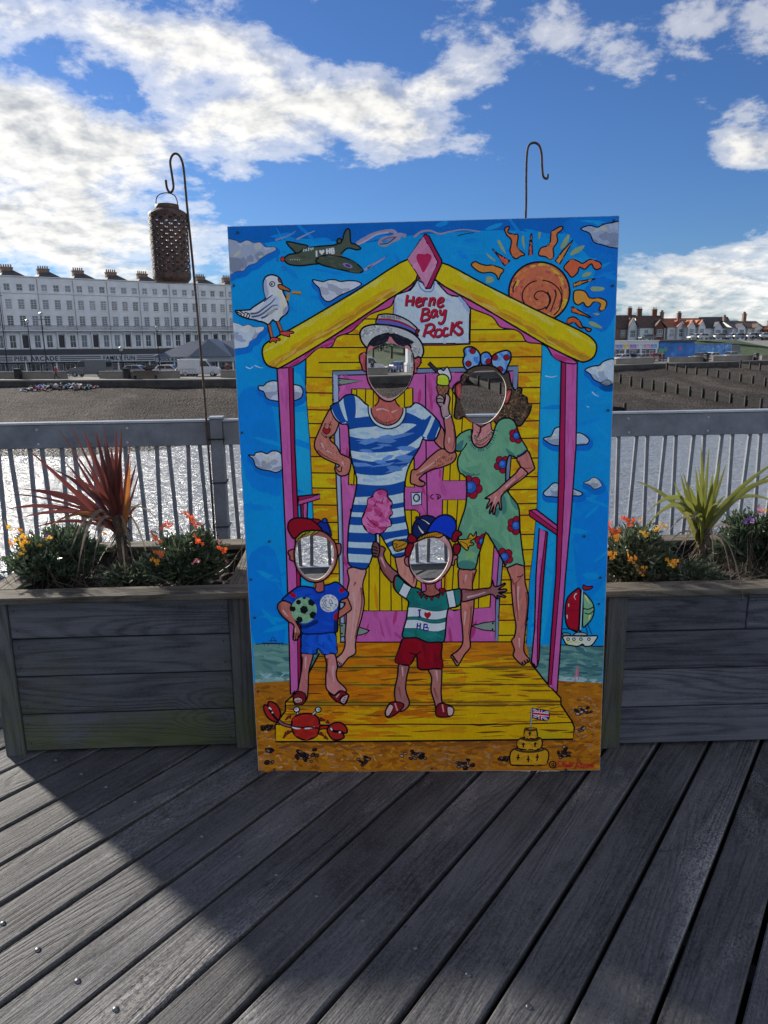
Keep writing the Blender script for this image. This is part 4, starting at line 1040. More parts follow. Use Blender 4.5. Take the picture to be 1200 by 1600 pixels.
# suit
suit = J(m7('200,185 270,150 320,100 380,85 440,110 490,160 520,182 526,240 560,310 620,350 700,365 770,345 820,290 832,205 880,195 920,160 970,175 1020,215 1100,290 1140,355 1120,420 1085,480 1000,475 985,470 960,540 900,640 862,720 842,800 830,900'),
         cC('1020,700 1030,800 1048,880 1040,990 965,1015 940,980 910,930 880,880 868,890 850,960 830,1020 800,1082 740,1075 693,1050 690,920 700,800 725,680 742,590'), m7('420,780 400,720 372,600 360,480 350,350 300,340 265,320 225,270'))
q = a.P(SW, suit, o=0, sm=False)
suit = smooth(suit, sub=2); a.el.pop(); a._put(SW, [suit])
def bandp(c, top, bot): a.P(c, J(top, bot[::-1]), o=0, clip=suit)
CR_ = lambda t: smooth(m7(t), False)
for reg in ('370,385 900,360 880,400 380,440', '380,590 900,560 860,600 400,640', '420,790 840,760 830,820 430,840', '400,980 560,970 560,1000 400,1010', '420,130 500,180 500,260 420,270', '850,210 990,210 990,290 850,240'):
    a.dabs([(130, 160, 206), (196, 210, 232), (184, 190, 206)], m7(reg), 8, 22, 7, 0, .4, clip=suit, seed=len(reg))
bandp(SB, CR_('330,270 420,285 530,275 600,300 700,360'), CR_('340,390 440,372 540,365 600,360 700,375'))
bandp(SB, CR_('830,235 900,260 1010,310 1060,260'), CR_('780,340 860,335 935,348 985,400'))
bandp(SB, m7('935,345 1010,300 1060,270 1050,400 990,470 975,420'), m7('936,348 930,346'))
bandp(SB, CR_('350,440 450,462 560,470 680,460 790,432 880,385 1000,300'), CR_('360,562 460,578 560,582 680,578 780,562 870,520 1000,425'))
bandp(SB, CR_('370,622 450,645 560,660 680,652 760,635 860,590 980,520'), CR_('390,752 470,768 560,776 650,775 740,750 830,705 920,630'))
bandp(SB, CR_('410,845 520,858 640,862 740,850 860,815'), CR_('390,962 480,960 560,955 700,950 860,918'))
bandp(SB, m7('205,190 265,150 345,300 270,330 225,270'), m7('225,270 210,230'))
bandp(SB, m7('310,110 400,85 412,275 350,300'), m7('345,290 320,180'))
bandp(SB, m7('1080,290 1145,350 1120,440 1080,480 1020,465 1050,380'), m7('1050,380 1060,340'))
a.P(SW, m7('275,165 300,150 345,300 320,290'), o=0, clip=suit); a.S((190, 206, 232), m7('205,215 235,280 272,325'), 3, clip=suit); a.S(SW, m7('1000,450 1040,370 1075,285'), 6, clip=suit); a.S(SW, m7('1095,470 1115,410 1130,370'), 2.4, clip=suit)
for (l0, l1, r0, r1) in ((700, 745, 690, 720), (772, 820, 770, 810), (865, 920, 850, 890), (953, 990, 905, 935), (1038, 1090, 985, 1020)):
    bandp(SB, smooth(cC('670,%d 760,%d 860,%d 950,%d 1060,%d' % (l0, l0 + 6, l0 + 5, r0 + 12, r0 - 6)), False), smooth(cC('670,%d 760,%d 860,%d 950,%d 1060,%d' % (l1, l1 + 6, l1 + 5, r1 + 12, r1 - 6)), False))
a.dabs([(150, 174, 214), (190, 206, 230)], suit, 0, 20, 6, 0, .3, clip=suit)
a.dabs([(20, 78, 150), (8, 58, 126)], m7('370,470 960,420 900,550 380,570'), 10, 40, 6, -.1, .15, clip=suit, seed=8)
a.dabs([(20, 78, 150), (8, 58, 126)], m7('390,660 900,600 840,720 420,760'), 10, 40, 6, -.1, .15, clip=suit, seed=9)
a.S(INK, suit, 2.0, closed=True, sm=False)
# neck and chest
limb(m7('605,70 610,150 575,190 540,205 548,250 580,305 640,345 690,352 750,338 800,290 820,240 822,205 785,190 755,150 755,80'), (178, 92, 82), 16, o=0, lights=[m7('590,220 640,210 700,230'), m7('720,240 770,220')], darks=[m7('620,120 680,150 740,130'), m7('580,280 660,330 760,300')])
a.S((180, 198, 226), m7('528,190 540,265 590,330 690,368 780,335 825,260 835,205'), 4.4); a.S(INK, m7('545,205 555,260 600,320 690,352 770,318 812,255 818,205'), 1.7); a.S(INK, m7('520,185 530,265 585,345 690,382 790,348 838,270 842,200'), 1.7)
a.S(INK, m7('612,110 608,150 575,188'), 1.7); a.S(INK, m7('752,130 762,160 790,192'), 1.7)
for t in ('650,335 655,348', '675,325 678,345', '700,325 698,345', '715,330 712,346'): a.S(INK, m7(t), .8, sm=False)
# head
for t in ('245,545 200,535 165,560 165,620 190,690 200,730 245,740', '805,620 830,590 870,590 885,620 870,680 840,710 830,760 798,772'):
    e = a.P((168, 72, 80), m1(t), o=1.8); a.dabs([(196, 110, 110), (140, 50, 60)], e, 4, 8, 3, 1.4, .3, clip=e, seed=len(t))
a.P((184, 110, 112), m1('265,450 245,560 240,680 255,830 290,920 350,1000 420,1070 480,1100 540,1100 600,1060 670,1000 740,910 790,800 805,700 790,560 765,470 700,420 520,330 380,400'), o=2.0)
a.S((206, 150, 150), m1('300,900 360,985 440,1060 520,1084 600,1045 690,960'), 1.6)
brim = a.P((168, 168, 164), m1('235,460 190,400 168,320 185,260 240,220 350,200 500,210 640,240 760,290 850,360 900,440 915,510 905,560 880,590 850,580 810,600 790,560 770,480 740,430 650,350 520,305 400,330 320,370 280,420 255,470'), o=2.3)
rg = random.Random(9)
for k in range(150):
    t = rg.random(); x = 190 + 700 * t; y = 300 - 75 * math.sin(min(1, t * 1.5) * math.pi) * .9 + max(0, t - .45) * 420 + rg.uniform(-25, 60)
    a.C(rg.choice([(196, 198, 198), (136, 134, 130), (150, 144, 134), (120, 122, 128)]), m1('%f,%f' % (x, y))[0], 1.5, 1.1, clip=brim, n=7)
crown = a.P((160, 160, 158), m1('362,192 375,110 400,85 500,78 620,100 740,160 810,220 835,250 825,312 760,280 640,235 500,207'), o=2.0)
for k in range(40):
    x = rg.uniform(400, 700); a.S((110, 108, 104), m1('%f,%f %f,%f' % (x, 92 + (x - 400) * .06, x + 6, 120 + (x - 400) * .1)), .9, sm=False, clip=crown)
a.S((140, 26, 50), m1('372,142 500,145 620,170 740,222 832,285'), 3.4, clip=crown); a.S((84, 88, 160), m1('368,175 500,178 620,203 740,252 830,312'), 5.2, clip=crown)
a.S(INK, crown, 2.0, closed=True, sm=False)
a.P((110, 16, 36), m1('820,270 870,265 850,300 855,340 825,310'), o=1.0)
for t in ('270,440 310,400 330,350 400,320 470,308 510,320 505,370 460,420 400,440 340,455', '530,320 600,315 680,345 740,370 800,410 760,430 700,450 640,450 590,420 550,370'):
    q = a.P((22, 24, 34), m1(t), o=0)
    for k in range(26):
        p = q[rg.randrange(len(q))]; a.S((22, 24, 34), np.array([p, p + [rg.uniform(-4, 4), rg.uniform(-1, 2.4)]]), 1.1, .4, sm=False)
    a.dabs([(60, 64, 80)], q, 8, 8, 1.2, .4 if t[0] == '5' else -.5, .3, clip=q, seed=3)

# ---- woman in the flowered green suit
a = art('painted_woman', 'painted woman in flowered green suit holding an ice cream')
limb(n8('260,455 245,580 255,700 270,830 275,960 290,1100 290,1230 240,1310 170,1360 190,1400 230,1465 260,1440 310,1350 370,1270 365,1160 390,1000 410,800 390,640 410,540 422,455'), (180, 106, 92), 21, lights=[n8('330,520 310,600'), n8('320,900 310,1000 305,1050')], darks=[n8('400,500 385,600'), n8('380,850 370,1000 350,1150'), n8('310,575 300,610')])
for t in ('180,1350 200,1380', '195,1370 212,1400', '210,1390 225,1420', '225,1410 240,1440'): a.S(INK, n8(t), 2.2)
limb(n8('755,445 790,560 800,700 820,900 845,1050 830,1160 800,1210 830,1300 820,1370 910,1460 950,1440 990,1410 930,1320 935,1180 965,900 975,750 940,600 925,425 850,405'), (176, 104, 92), 22, lights=[n8('870,640 865,760 875,890'), n8('880,1180 880,1280')], darks=[n8('800,560 830,620 900,540'), n8('950,700 960,850 935,1050'), n8('840,600 850,800 870,1000')])
a.S(INK, n8('855,545 900,535 920,515'), 1.3)
for t in ('905,1425 920,1450', '930,1410 945,1440', '955,1400 975,1425'): a.S(INK, n8(t), 2.2)
limb(m8('1000,345 1060,480 1062,510 1000,560 870,660 800,720 780,760 785,850 770,850 760,790 735,840 725,895 710,880 720,820 690,885 682,870 705,790 665,840 658,830 685,765 645,760 700,720 750,685 820,620 900,550 945,495 915,415'), (178, 106, 98), 23, lights=[m8('960,530 990,520'), m8('740,740 720,800')], darks=[m8('930,440 960,500 1040,500'), m8('800,700 900,600')])
a.el[-1:] = a.el[-1:]
hand_keep = a.el[-30:]
HAIR = (74, 58, 46)
hr = a.P(HAIR, m2('540,310 430,330 350,400 305,440 300,490 250,515 200,590 235,650 245,720 228,850 230,920 290,935 345,910 440,980 560,1010 680,960 720,1000 750,995 780,935 860,925 920,960 955,1015 1010,1010 1060,940 1100,880 1125,800 1125,765 1080,750 1075,690 1010,650 1015,590 985,570 940,600 905,560 880,480 860,390 800,400 700,330 620,310'), o=2.1)
rg = random.Random(12)
for k in range(150):
    x, y = (rg.uniform(760, 1110), rg.uniform(580, 1000)) if k < 110 else (rg.uniform(230, 420), rg.uniform(340, 920))
    p = m2('%f,%f' % (x, y))[0]; t0 = rg.uniform(0, 6.28); r_ = rg.uniform(1.5, 4)
    a.S(rg.choice([(26, 20, 18), (112, 86, 58), (134, 102, 58), (40, 32, 28)]), np.array([p + r_ * np.array([math.cos(t0 + j * .9), math.sin(t0 + j * .9)]) for j in range(4)]), 1.4, clip=hr)
a.P((150, 62, 70), m2('345,890 430,985 540,1040 640,1000 720,925 760,860 650,980 540,1005 430,960'), o=0)
for t in ('312,525 262,525 235,570 250,660 280,702 305,695', '835,610 895,602 882,680 850,752 815,745'): e = a.P((160, 62, 62), m2(t), o=1.6); a.S((196, 100, 90), m2('270,560 280,610 275,660') if t[0] == '3' else m2('870,630 850,680 840,720'), 1.8, clip=e)
for t in ('345,190 335,130 370,95 440,95 500,140 530,200 525,270 500,310 440,330 380,360 345,330 325,260', '660,240 680,190 760,150 840,135 885,170 880,250 850,320 830,380 800,415 760,380 720,340 670,310', '530,210 560,165 610,155 650,190 660,240 650,290 600,310 545,295'):
    q = a.P((120, 160, 222), m2(t), o=0); a.dabs([(30, 92, 190), (16, 70, 168), (60, 120, 210)], q, 7, 14, 6, 1.0, .5, clip=q, seed=len(t))
    for d in ('440,140', '390,290', '625,265', '700,215', '835,218', '760,355'):
        c = m2(d)[0]
        if inside(c[None], q)[0]: a.C((140, 18, 34), c, 4.6, 4.6, o=1.2, clip=q, ink=(40, 20, 60))
    a.S(INK, q, 2.2, closed=True, sm=False)
# neck
limb(m8('545,110 540,180 530,230 545,290 590,326 640,318 690,270 725,190 700,170 685,110 610,150'), (186, 120, 118), 24, o=1.6, darks=[m8('610,150 600,200 570,190'), m8('560,290 620,300 690,240')])
a.S(INK, m8('605,140 600,190 578,240'), 1.6)
# dress
DR = (98, 150, 116)
dress = J(m8('530,175 470,185 400,240 385,350 440,355 415,410 410,470 430,540 485,582 487,760 470,860 420,1010'), n8('245,130 232,390 255,455 330,465 420,460 450,330 500,180 530,75 580,150 640,250 720,400 750,450 850,408 930,430 918,330 885,50'),
          m8('935,850 900,780 830,690 820,580 825,470 850,390 910,412 990,365 1000,330 950,250 910,140 890,100 850,75 790,80 750,110 728,160 705,235 660,302 600,327 555,305 526,250'))
dress = smooth(dress, sub=2); a._put(DR, [dress], None)
a.dabs([(88, 138, 106), (112, 164, 124), (104, 158, 118)], dress, 70, 30, 9, 1.2, .5, clip=dress, seed=71)
for reg, c in (('420,480 480,560 560,560 460,520', (64, 116, 100)), ('400,300 460,260 440,350 390,350', (60, 110, 110)), ('820,330 900,390 850,395', (60, 112, 100)), ('780,720 820,760 830,860 790,890', (62, 116, 104)), ('860,640 930,780 920,860 860,780', (70, 124, 104)), ('720,860 760,840 770,880 740,920', (58, 108, 100))):
    a.P(c, m8(reg), o=0, clip=dress)
a.P((64, 116, 104), n8('250,390 330,370 420,400 420,460 260,455'), o=0, clip=dress); a.P((118, 160, 104), n8('330,280 420,290 400,360 330,340'), o=0, clip=dress); a.P((72, 122, 104), n8('560,140 640,160 760,300 700,330'), o=0, clip=dress)
def flower(c, r, pr, n_=5, rot=0, big=1.0):
    c = np.array(c)
    for k in range(n_):
        t = rot + 2 * math.pi * k / n_; a.C((146, 12, 38), c + np.array([math.cos(t), math.sin(t)]) * r * 1.25, pr, pr * 1.05, o=1.4, ink=(50, 8, 24), clip=dress)
    a.C((36, 84, 160), c, r, r * 1.05, o=1.4, clip=dress, ink=(20, 24, 70)); a.C((60, 110, 184), c - r * .2, r * .5, clip=dress)
flower(m8('795,468')[0], 6.6, 5.6, 5, .3); flower(m8('522,662')[0], 9.2, 7.0, 6, .2); flower(m8('912,225')[0], 5.6, 5.2, 5, 1.2); flower(m8('910,990')[0], 6.8, 5.8, 6, .6)
flower(n8('725,335')[0], 6.6, 5.8, 5, .5); flower(n8('492,175')[0], 5.2, 5.8, 4, .4)
for k in range(20):
    t = k / 19; p = m8('525,225 540,290 590,332 650,318 700,255 735,165'); p = smooth(p, False, 5); i = int(t * (len(p) - 2)); d = p[i + 1] - p[i]; nn = np.array([-d[1], d[0]]); nn = nn / np.hypot(*nn); nn = nn if nn[1] > 0 else -nn
    a.S((30, 60, 92), np.array([p[i], p[i] + nn * 4.6]), 1.1, sm=False)
a.S((40, 72, 110), m8('915,405 960,385 998,352'), 5, clip=dress)
a.S(INK, dress, 2.0, closed=True, sm=False)
a.S(INK, m8('440,356 470,320 490,285'), 1.6); a.S((50, 96, 90), m8('540,545 570,560 600,545'), 1.4)
for p in smooth(m8('560,225 565,250 580,272 610,270 650,245 690,210 708,190'), False, 3): a.C((206, 196, 150), p, 1.25, o=.7)
# akimbo hand again over the dress
limb(m8('945,495 900,550 820,620 750,685 700,720 645,758 685,765 658,830 665,840 705,790 682,870 690,885 720,820 710,880 725,895 735,840 760,790 770,850 785,850 780,760 800,720 870,660 1000,560 985,520'), (182, 112, 106), 25, lights=[m8('740,740 720,800'), m8('820,660 900,590')], darks=[m8('800,710 900,620 980,555')])
for t in ('664,825 658,838', '690,868 688,884', '716,880 722,894', '776,838 780,850'): a.S((60, 20, 60), m8(t), 2.0, sm=False)
# raised arm with the ice cream
limb(m8('290,60 305,180 295,260 300,330 340,368 385,355 396,280 390,200 375,120 350,45 320,70'), (176, 104, 96), 26, lights=[m8('340,240 335,290')], darks=[m8('380,160 385,260 370,340')])
cone = a.P((140, 96, 64), m2('25,540 160,545 135,660 98,862 60,760 40,650'), o=1.6)
for t in ('40,560 100,640 80,740', '80,550 130,620', '150,560 60,680', '110,550 40,620', '130,680 70,760'): a.S((90, 56, 40), m2(t), 1.2, sm=False, clip=cone)
a.P((206, 212, 216), m2('25,370 70,350 100,370 140,325 180,400 187,470 160,505 140,440 60,420'), o=1.7)
a.P((176, 196, 40), m2('25,470 30,430 90,410 150,440 165,510 140,545 30,530'), o=1.6); a.S((206, 216, 90), m2('50,450 90,435 130,460'), 2.4, 1)
a.S(INK, m1('975,652 1075,752'), 5.4, sm=False); a.S((50, 44, 48), m1('980,658 1070,746'), 3.2, sm=False)
limb(m2('25,670 18,700 24,745 60,800 80,900 118,932 172,898 158,800 175,690 140,640 118,650 120,700 100,760 104,690 60,652'), (160, 130, 132), 27, lights=[m2('140,680 130,760')])
for t in ('22,700 60,695 90,710', '28,745 60,740 90,745', '60,795 80,780'): a.S(INK, m2(t), 1.3)
a.S((190, 196, 206), m2('118,930 150,915 178,890'), 2.6); a.S(INK, m2('110,915 145,905 170,880'), 1.1)

# ---- boy with football
a = art('painted_boy', 'painted boy in blue football kit holding a ball')
limb(n1('340,955 345,1050 330,1200 300,1380 280,1500 330,1560 400,1540 420,1400 430,1180 480,960'), (176, 104, 100), 31, lights=[n1('390,1000 385,1150')], darks=[n1('350,1000 345,1200')])
limb(n1('630,960 650,1100 640,1280 660,1420 800,1500 900,1420 790,1300 770,1200 785,1120 745,960'), (184, 116, 112), 32, lights=[n1('735,1110 730,1200 745,1320')], darks=[n1('660,1020 660,1200')])
SAN = (112, 22, 28)
a.P(SAN, n5('395,180 430,150 520,160 515,240 470,270 410,260'), o=1.6); a.P((196, 150, 140), n5('405,205 450,190 488,210 485,240 440,250 410,240'), o=1.2); a.S(SAN, n5('430,135 480,140 520,165'), 4.4); a.S(INK, n5('425,130 480,134 525,158'), 1.2)
for x in (425, 440, 455, 470): a.S(INK, n5('%d,215 %d,240' % (x, x - 3)), .9)
a.P(SAN, n5('765,150 820,170 890,120 970,165 965,200 935,262 880,250 820,215'), o=1.7); a.P((200, 150, 150), n5('885,230 910,185 965,165 955,210 925,258'), o=1.2); a.S((190, 120, 110), n5('840,190 870,150'), 4); a.S(INK, n5('830,180 885,125'), 1.6); a.S(INK, n5('870,220 915,165'), 1.6)
for t in ('925,190 945,200', '915,210 940,222', '905,228 930,240'): a.S(INK, n5(t), 1.0)
BL = (12, 62, 160)
sh = a.P((16, 78, 182), n1('350,715 560,718 745,695 770,830 778,950 690,962 610,975 560,905 530,915 520,965 400,960 330,945 340,830'), o=1.9)
a.dabs([(10, 58, 150), (24, 92, 196)], sh, 14, 26, 7, 1.2, .5, clip=sh, seed=33)
limb(n1('100,300 40,350 45,420 100,500 170,560 240,610 235,700 232,780 270,795 300,760 325,690 310,640 275,580 230,470 195,400 210,345 150,310'), (172, 100, 88), 34, lights=[n1('100,420 170,500'), n1('250,640 265,700')], darks=[n1('60,350 80,450 180,550')])
for t in ('245,700 240,770', '270,700 262,785', '295,700 290,765'): a.S(INK, n1(t), 1.2)
a.P((176, 100, 80), n1('900,260 940,340 958,410 900,460 810,520 790,500 800,430 860,380 880,330 820,320 840,290'), o=1.8)
body = a.P((10, 62, 164), n1('500,150 420,130 330,122 270,140 200,190 130,250 95,290 150,310 205,340 215,400 290,570 330,620 350,710 560,715 690,700 780,690 790,560 800,430 815,310 900,265 925,210 880,160 820,100 760,68 680,100 610,118 600,190 540,200'), o=0)
a.dabs([(6, 48, 138), (20, 80, 186), (14, 66, 170)], body, 34, 30, 8, .6, .6, clip=body, seed=35)
a.P((6, 36, 100), n1('320,600 400,600 520,540 540,580 420,640 330,650'), o=0, clip=body); a.P((6, 30, 90), n1('750,480 790,480 790,690 740,690'), o=0, clip=body)
a.P(REDP, n1('795,165 850,130 885,175 830,212'), o=0, clip=body, sm=False); a.P(REDP, n1('185,215 215,195 275,240 250,265 210,250'), o=0, clip=body); a.P((150, 14, 40), n1('735,495 770,450 800,450 795,530 760,545'), o=0, clip=body)
a.S(INK, body, 2.0, closed=True, sm=False); a.S((4, 24, 80), n1('360,712 560,716 760,690'), 1.8)
limb(n1('520,60 515,130 500,165 540,195 590,190 615,160 605,60'), (160, 84, 76), 36, o=1.5)
a.S((6, 26, 90), n1('495,150 530,198 590,200 622,160'), 2.6)
ball = np.array([[430 + 45.8 + 20 * math.cos(t), 900 + 52.5 + 20.5 * math.sin(t)] for t in np.linspace(0, 6.283, 30, endpoint=False)])
a.P((120, 160, 122), ball, o=0, sm=False); a.dabs([(100, 140, 108), (136, 174, 134)], ball, 18, 12, 4, .5, .8, clip=ball, seed=37)
for x, y, r_ in ((367, 415, 54), (463, 320, 50), (480, 482, 48), (310, 540, 44), (230, 405, 36), (298, 320, 34), (370, 262, 24)):
    c = n1('%d,%d' % (x, y))[0]; a.P((14, 18, 22), np.array([c + r_ * .125 * np.array([math.cos(t), math.sin(t)]) for t in np.linspace(.3, 6.58, 6, endpoint=False)]), o=0, sm=False, clip=ball)
cr0 = n1('680,335')[0]
a.C((196, 208, 222), cr0, 14.2, 13.8, n=28)
def arc_text(words, r_, a0, a1, col, h_, flip=False):
    "letters of the club crest set round a circle, drawn with short strokes"
    G = {'H': ['0,0 0,4', '2,0 2,4', '0,2 2,2'], 'E': ['2,0 0,0 0,4 2,4', '0,2 1.5,2'], 'R': ['0,4 0,0 2,0 2,2 0,2', '1,2 2,4'], 'N': ['0,4 0,0 2,4 2,0'], 'B': ['0,0 0,4 2,4 2,2 0,2', '0,0 1.6,0 1.6,2'], 'A': ['0,4 1,0 2,4', '.5,2.6 1.5,2.6'],
         'Y': ['0,0 1,2 2,0', '1,2 1,4'], 'F': ['2,0 0,0 0,4', '0,2 1.5,2'], 'O': ['0,0 2,0 2,4 0,4 0,0'], 'T': ['0,0 2,0', '1,0 1,4'], 'L': ['0,0 0,4 2,4'], 'C': ['2,0 0,0 0,4 2,4'], 'U': ['0,0 0,4 2,4 2,0'], ' ': []}
    n_ = len(words)
    for i, ch in enumerate(words):
        t = a0 + (a1 - a0) * (i + .5) / n_; up_ = np.array([math.cos(t), math.sin(t)]); c = cr0 + up_ * r_
        if flip: up_ = -up_
        xd = np.array([-up_[1], up_[0]])
        for st in G[ch]:
            p = np.array([[float(v) for v in s_.split(',')] for s_ in st.split()])
            a.S(col, np.array([c + xd * (x - 1) * h_ * .26 - up_ * (y - 2) * h_ * .25 for x, y in p]), .55, sm=False)
arc_text('HERNE BAY', 11.2, -math.pi * .92, -math.pi * .12, (20, 26, 40), 3.4)
arc_text('FOOTBALL CLUB', 11.2, math.pi * .95, math.pi * .02, (20, 26, 40), 3.2, True)
for t in ('645,285 615,320 620,355 645,385', '650,290 635,330 650,375', '680,300 700,290 720,330 700,350 720,380', '690,310 680,330 705,340 695,370', '720,320 730,350', '650,385 700,395'): a.S((50, 70, 90), n1(t), 1.0)
# head of the boy
for t in ('235,515 190,512 160,530 160,560 180,590 175,620 205,640 240,640', '700,450 740,440 775,455 770,560 745,575 725,570'): e = a.P((160, 84, 74), m3(t), o=1.8)
hd = a.P((150, 84, 74), m3('235,480 225,560 240,680 290,790 380,870 480,895 570,870 650,800 710,700 735,580 715,450 650,360 560,300 450,280 320,330 255,390'), o=2.0)
a.P((196, 150, 140), m3('590,810 640,740 680,680 700,600 690,690 640,790 560,860'), o=0, clip=hd)
a.P((150, 140, 40), m3('250,400 290,330 380,290 480,280 530,295 450,320 430,350 400,330 370,350 340,350 310,370 280,400'), o=0)
for t in ('260,405 330,330', '300,380 370,300', '340,345 420,290', '420,345 470,295', '440,350 520,300', '250,430 280,370'): a.S((40, 44, 20), m3(t), 1.4)
a.P((140, 12, 32), m3('430,160 470,150 530,165 545,200 510,215'), o=1.7)
a.P((16, 40, 130), m3('500,215 550,175 600,180 640,240 665,350 620,320 545,280'), o=1.8); a.P((14, 26, 70), m3('600,190 640,230 668,350 640,330 625,260'), o=0); a.C((20, 60, 170), m3('585,172')[0], 4, 3.6, o=1.6)
a.P((134, 8, 30), m3('225,380 190,340 155,270 160,200 200,155 280,138 370,145 430,160 500,215 555,285 480,285 420,285 330,300 270,350'), o=2.2)

# ---- candy floss and girl
a = art('painted_girl', 'painted girl in green striped top lifting pink candy floss')
limb(n2('245,850 230,960 205,1080 215,1180 255,1260 330,1200 300,1080 305,980 325,860'), (150, 94, 88), 41, lights=[n2('270,880 275,960')], darks=[n2('240,1050 260,1150')])
limb(n2('490,890 520,970 515,1080 545,1180 560,1240 610,1240 600,1100 605,980 595,890'), (160, 100, 92), 42, lights=[n2('560,910 570,1000')], darks=[n2('540,1060 570,1160')])
a.P(SAN, PX('603,1112 610,1098 622,1096 632,1100 628,1108 615,1118 606,1120'), o=1.7); a.P((196, 150, 145), PX('604,1110 610,1100 616,1104 610,1116 605,1118'), o=1.2); a.S((190, 120, 110), PX('618,1098 622,1110'), 2.4)
a.P(SAN, PX('683,1104 690,1098 704,1102 710,1108 706,1118 690,1120 682,1116'), o=1.7); a.P((200, 156, 150), PX('700,1104 709,1106 708,1116 701,1117'), o=1.2); a.S((190, 120, 110), PX('692,1100 694,1112'), 2.4)
q = a.P((128, 6, 24), n2('280,635 380,630 480,670 600,670 600,780 612,890 540,895 470,905 405,890 395,800 380,790 330,865 240,850 210,830 240,740'), o=2.2)
a.dabs([(146, 10, 32), (100, 6, 22)], q, 12, 26, 6, 1.3, .4, clip=q, seed=43); a.S(INK, n2('330,760 390,775 430,745'), 1.6)
a.S(INK, m4('215,320 220,430'), 4, sm=False); a.S((180, 186, 190), m4('230,320 236,440'), 2.4, sm=False)
fx = m4('85,60 60,110 50,180 80,260 120,300 170,325 230,325 300,300 340,250 385,230 385,180 355,145 400,90 380,30 395,-40 350,-100 330,-170 260,-190 200,-160 170,-110 120,-80 110,0')
q = a.P((190, 84, 136), fx, o=2.3)
a.dabs([(206, 112, 156), (150, 30, 80), (176, 60, 116), (212, 126, 166)], q, 60, 16, 6, .7, .6, clip=q, seed=44)
for t in ('100,130 160,190 240,230', '250,130 290,70', '170,200 260,260 330,250', '190,10 220,-60', '280,-40 300,-100', '110,210 180,260'): a.S((130, 16, 60), m4(t), 1.8, .6, clip=q)
limb(m4('245,470 320,500 300,560 330,650 400,730 470,800 410,895 350,850 280,760 245,660 230,570'), (140, 84, 88), 45, lights=[m4('270,600 320,720')], darks=[m4('250,640 330,800 400,860')])
limb(m4('185,425 220,425 250,470 250,560 225,600 180,590 165,540 165,480'), (104, 66, 64), 46)
for t in ('165,480 200,480 230,500', '165,515 200,515 230,530', '165,550 200,555 225,560', '185,590 210,580'): a.S(INK, m4(t), 1.5)
limb(n2('770,225 860,228 960,215 1020,205 1035,140 1050,195 1090,195 1140,170 1140,185 1085,225 1150,220 1150,240 1085,250 1145,280 1135,292 1075,275 1085,300 1070,300 1030,265 960,280 860,310 775,322'), (136, 86, 88), 47, lights=[n2('820,290 900,270 980,245')], darks=[n2('800,240 900,240 1000,225')], ang=-.1)
TE = (22, 106, 100)
top = a.P(TE, n2('220,100 280,150 345,200 410,215 470,270 560,270 600,240 650,235 720,222 770,225 770,330 730,370 665,385 650,430 640,520 625,660 560,670 490,672 430,650 380,632 275,630 280,560 305,470 315,380 320,320 240,260 195,200 195,140'), o=0)
a.dabs([(16, 90, 86), (34, 122, 114), (28, 112, 96)], top, 40, 24, 8, .5, .7, clip=top, seed=48)
WB = (188, 208, 220)
for t, b in (('300,372 400,375 500,400 580,405 670,385', '300,458 400,455 500,478 580,478 670,455'), ('290,480 400,478 500,505 580,508 650,490', '280,555 400,555 500,578 580,580 650,555')):
    q = a.P(WB, J(smooth(n2(t), False), smooth(n2(b), False)[::-1]), o=0, sm=False, clip=top)
    a.S((14, 60, 64), n2(t), 1.2, clip=top); a.S((14, 60, 64), n2(b), 1.2, clip=top)
a.P(WB, n2('280,165 345,205 300,300 235,255'), o=1.4, sm=False, clip=top); a.P(WB, n2('640,240 705,228 730,375 668,390'), o=1.4, sm=False, clip=top)
a.S((116, 16, 36), n2('200,120 195,170 200,230'), 5, clip=top); a.S((116, 16, 36), n2('765,228 772,280 765,335'), 4, clip=top); a.S((116, 16, 36), n2('205,110 235,108'), 3, clip=top)
a.S(INK, top, 2.0, closed=True, sm=False)
for t in ('402,398 430,396', '415,396 416,455', '402,456 430,454', '400,508 394,556', '424,508 420,556', '397,533 422,531', '456,515 450,570', '454,517 480,520 482,540 454,543 490,550 490,570 450,572'): a.S((28, 30, 120), n2(t), 2.3, sm=False)
a.P((156, 12, 30), n2('455,432 465,415 482,422 498,413 512,425 510,445 485,472 462,452'), o=0)
limb(m4('800,900 800,990 760,1010 790,1045 860,1060 930,1040 960,1010 910,960 895,900'), (150, 82, 72), 49, o=1.5)
for t in ('720,1040 745,1085 770,1045', '770,1060 800,1105 825,1065', '830,1065 870,1115 890,1065', '900,1060 950,1090 960,1045', '960,1040 1000,1060 1010,1010', '690,1000 720,1050 750,1020', '950,970 1000,965 1035,990 1000,1030 960,1010'): a.P((116, 12, 28), m4(t), o=1.1, sm=False)
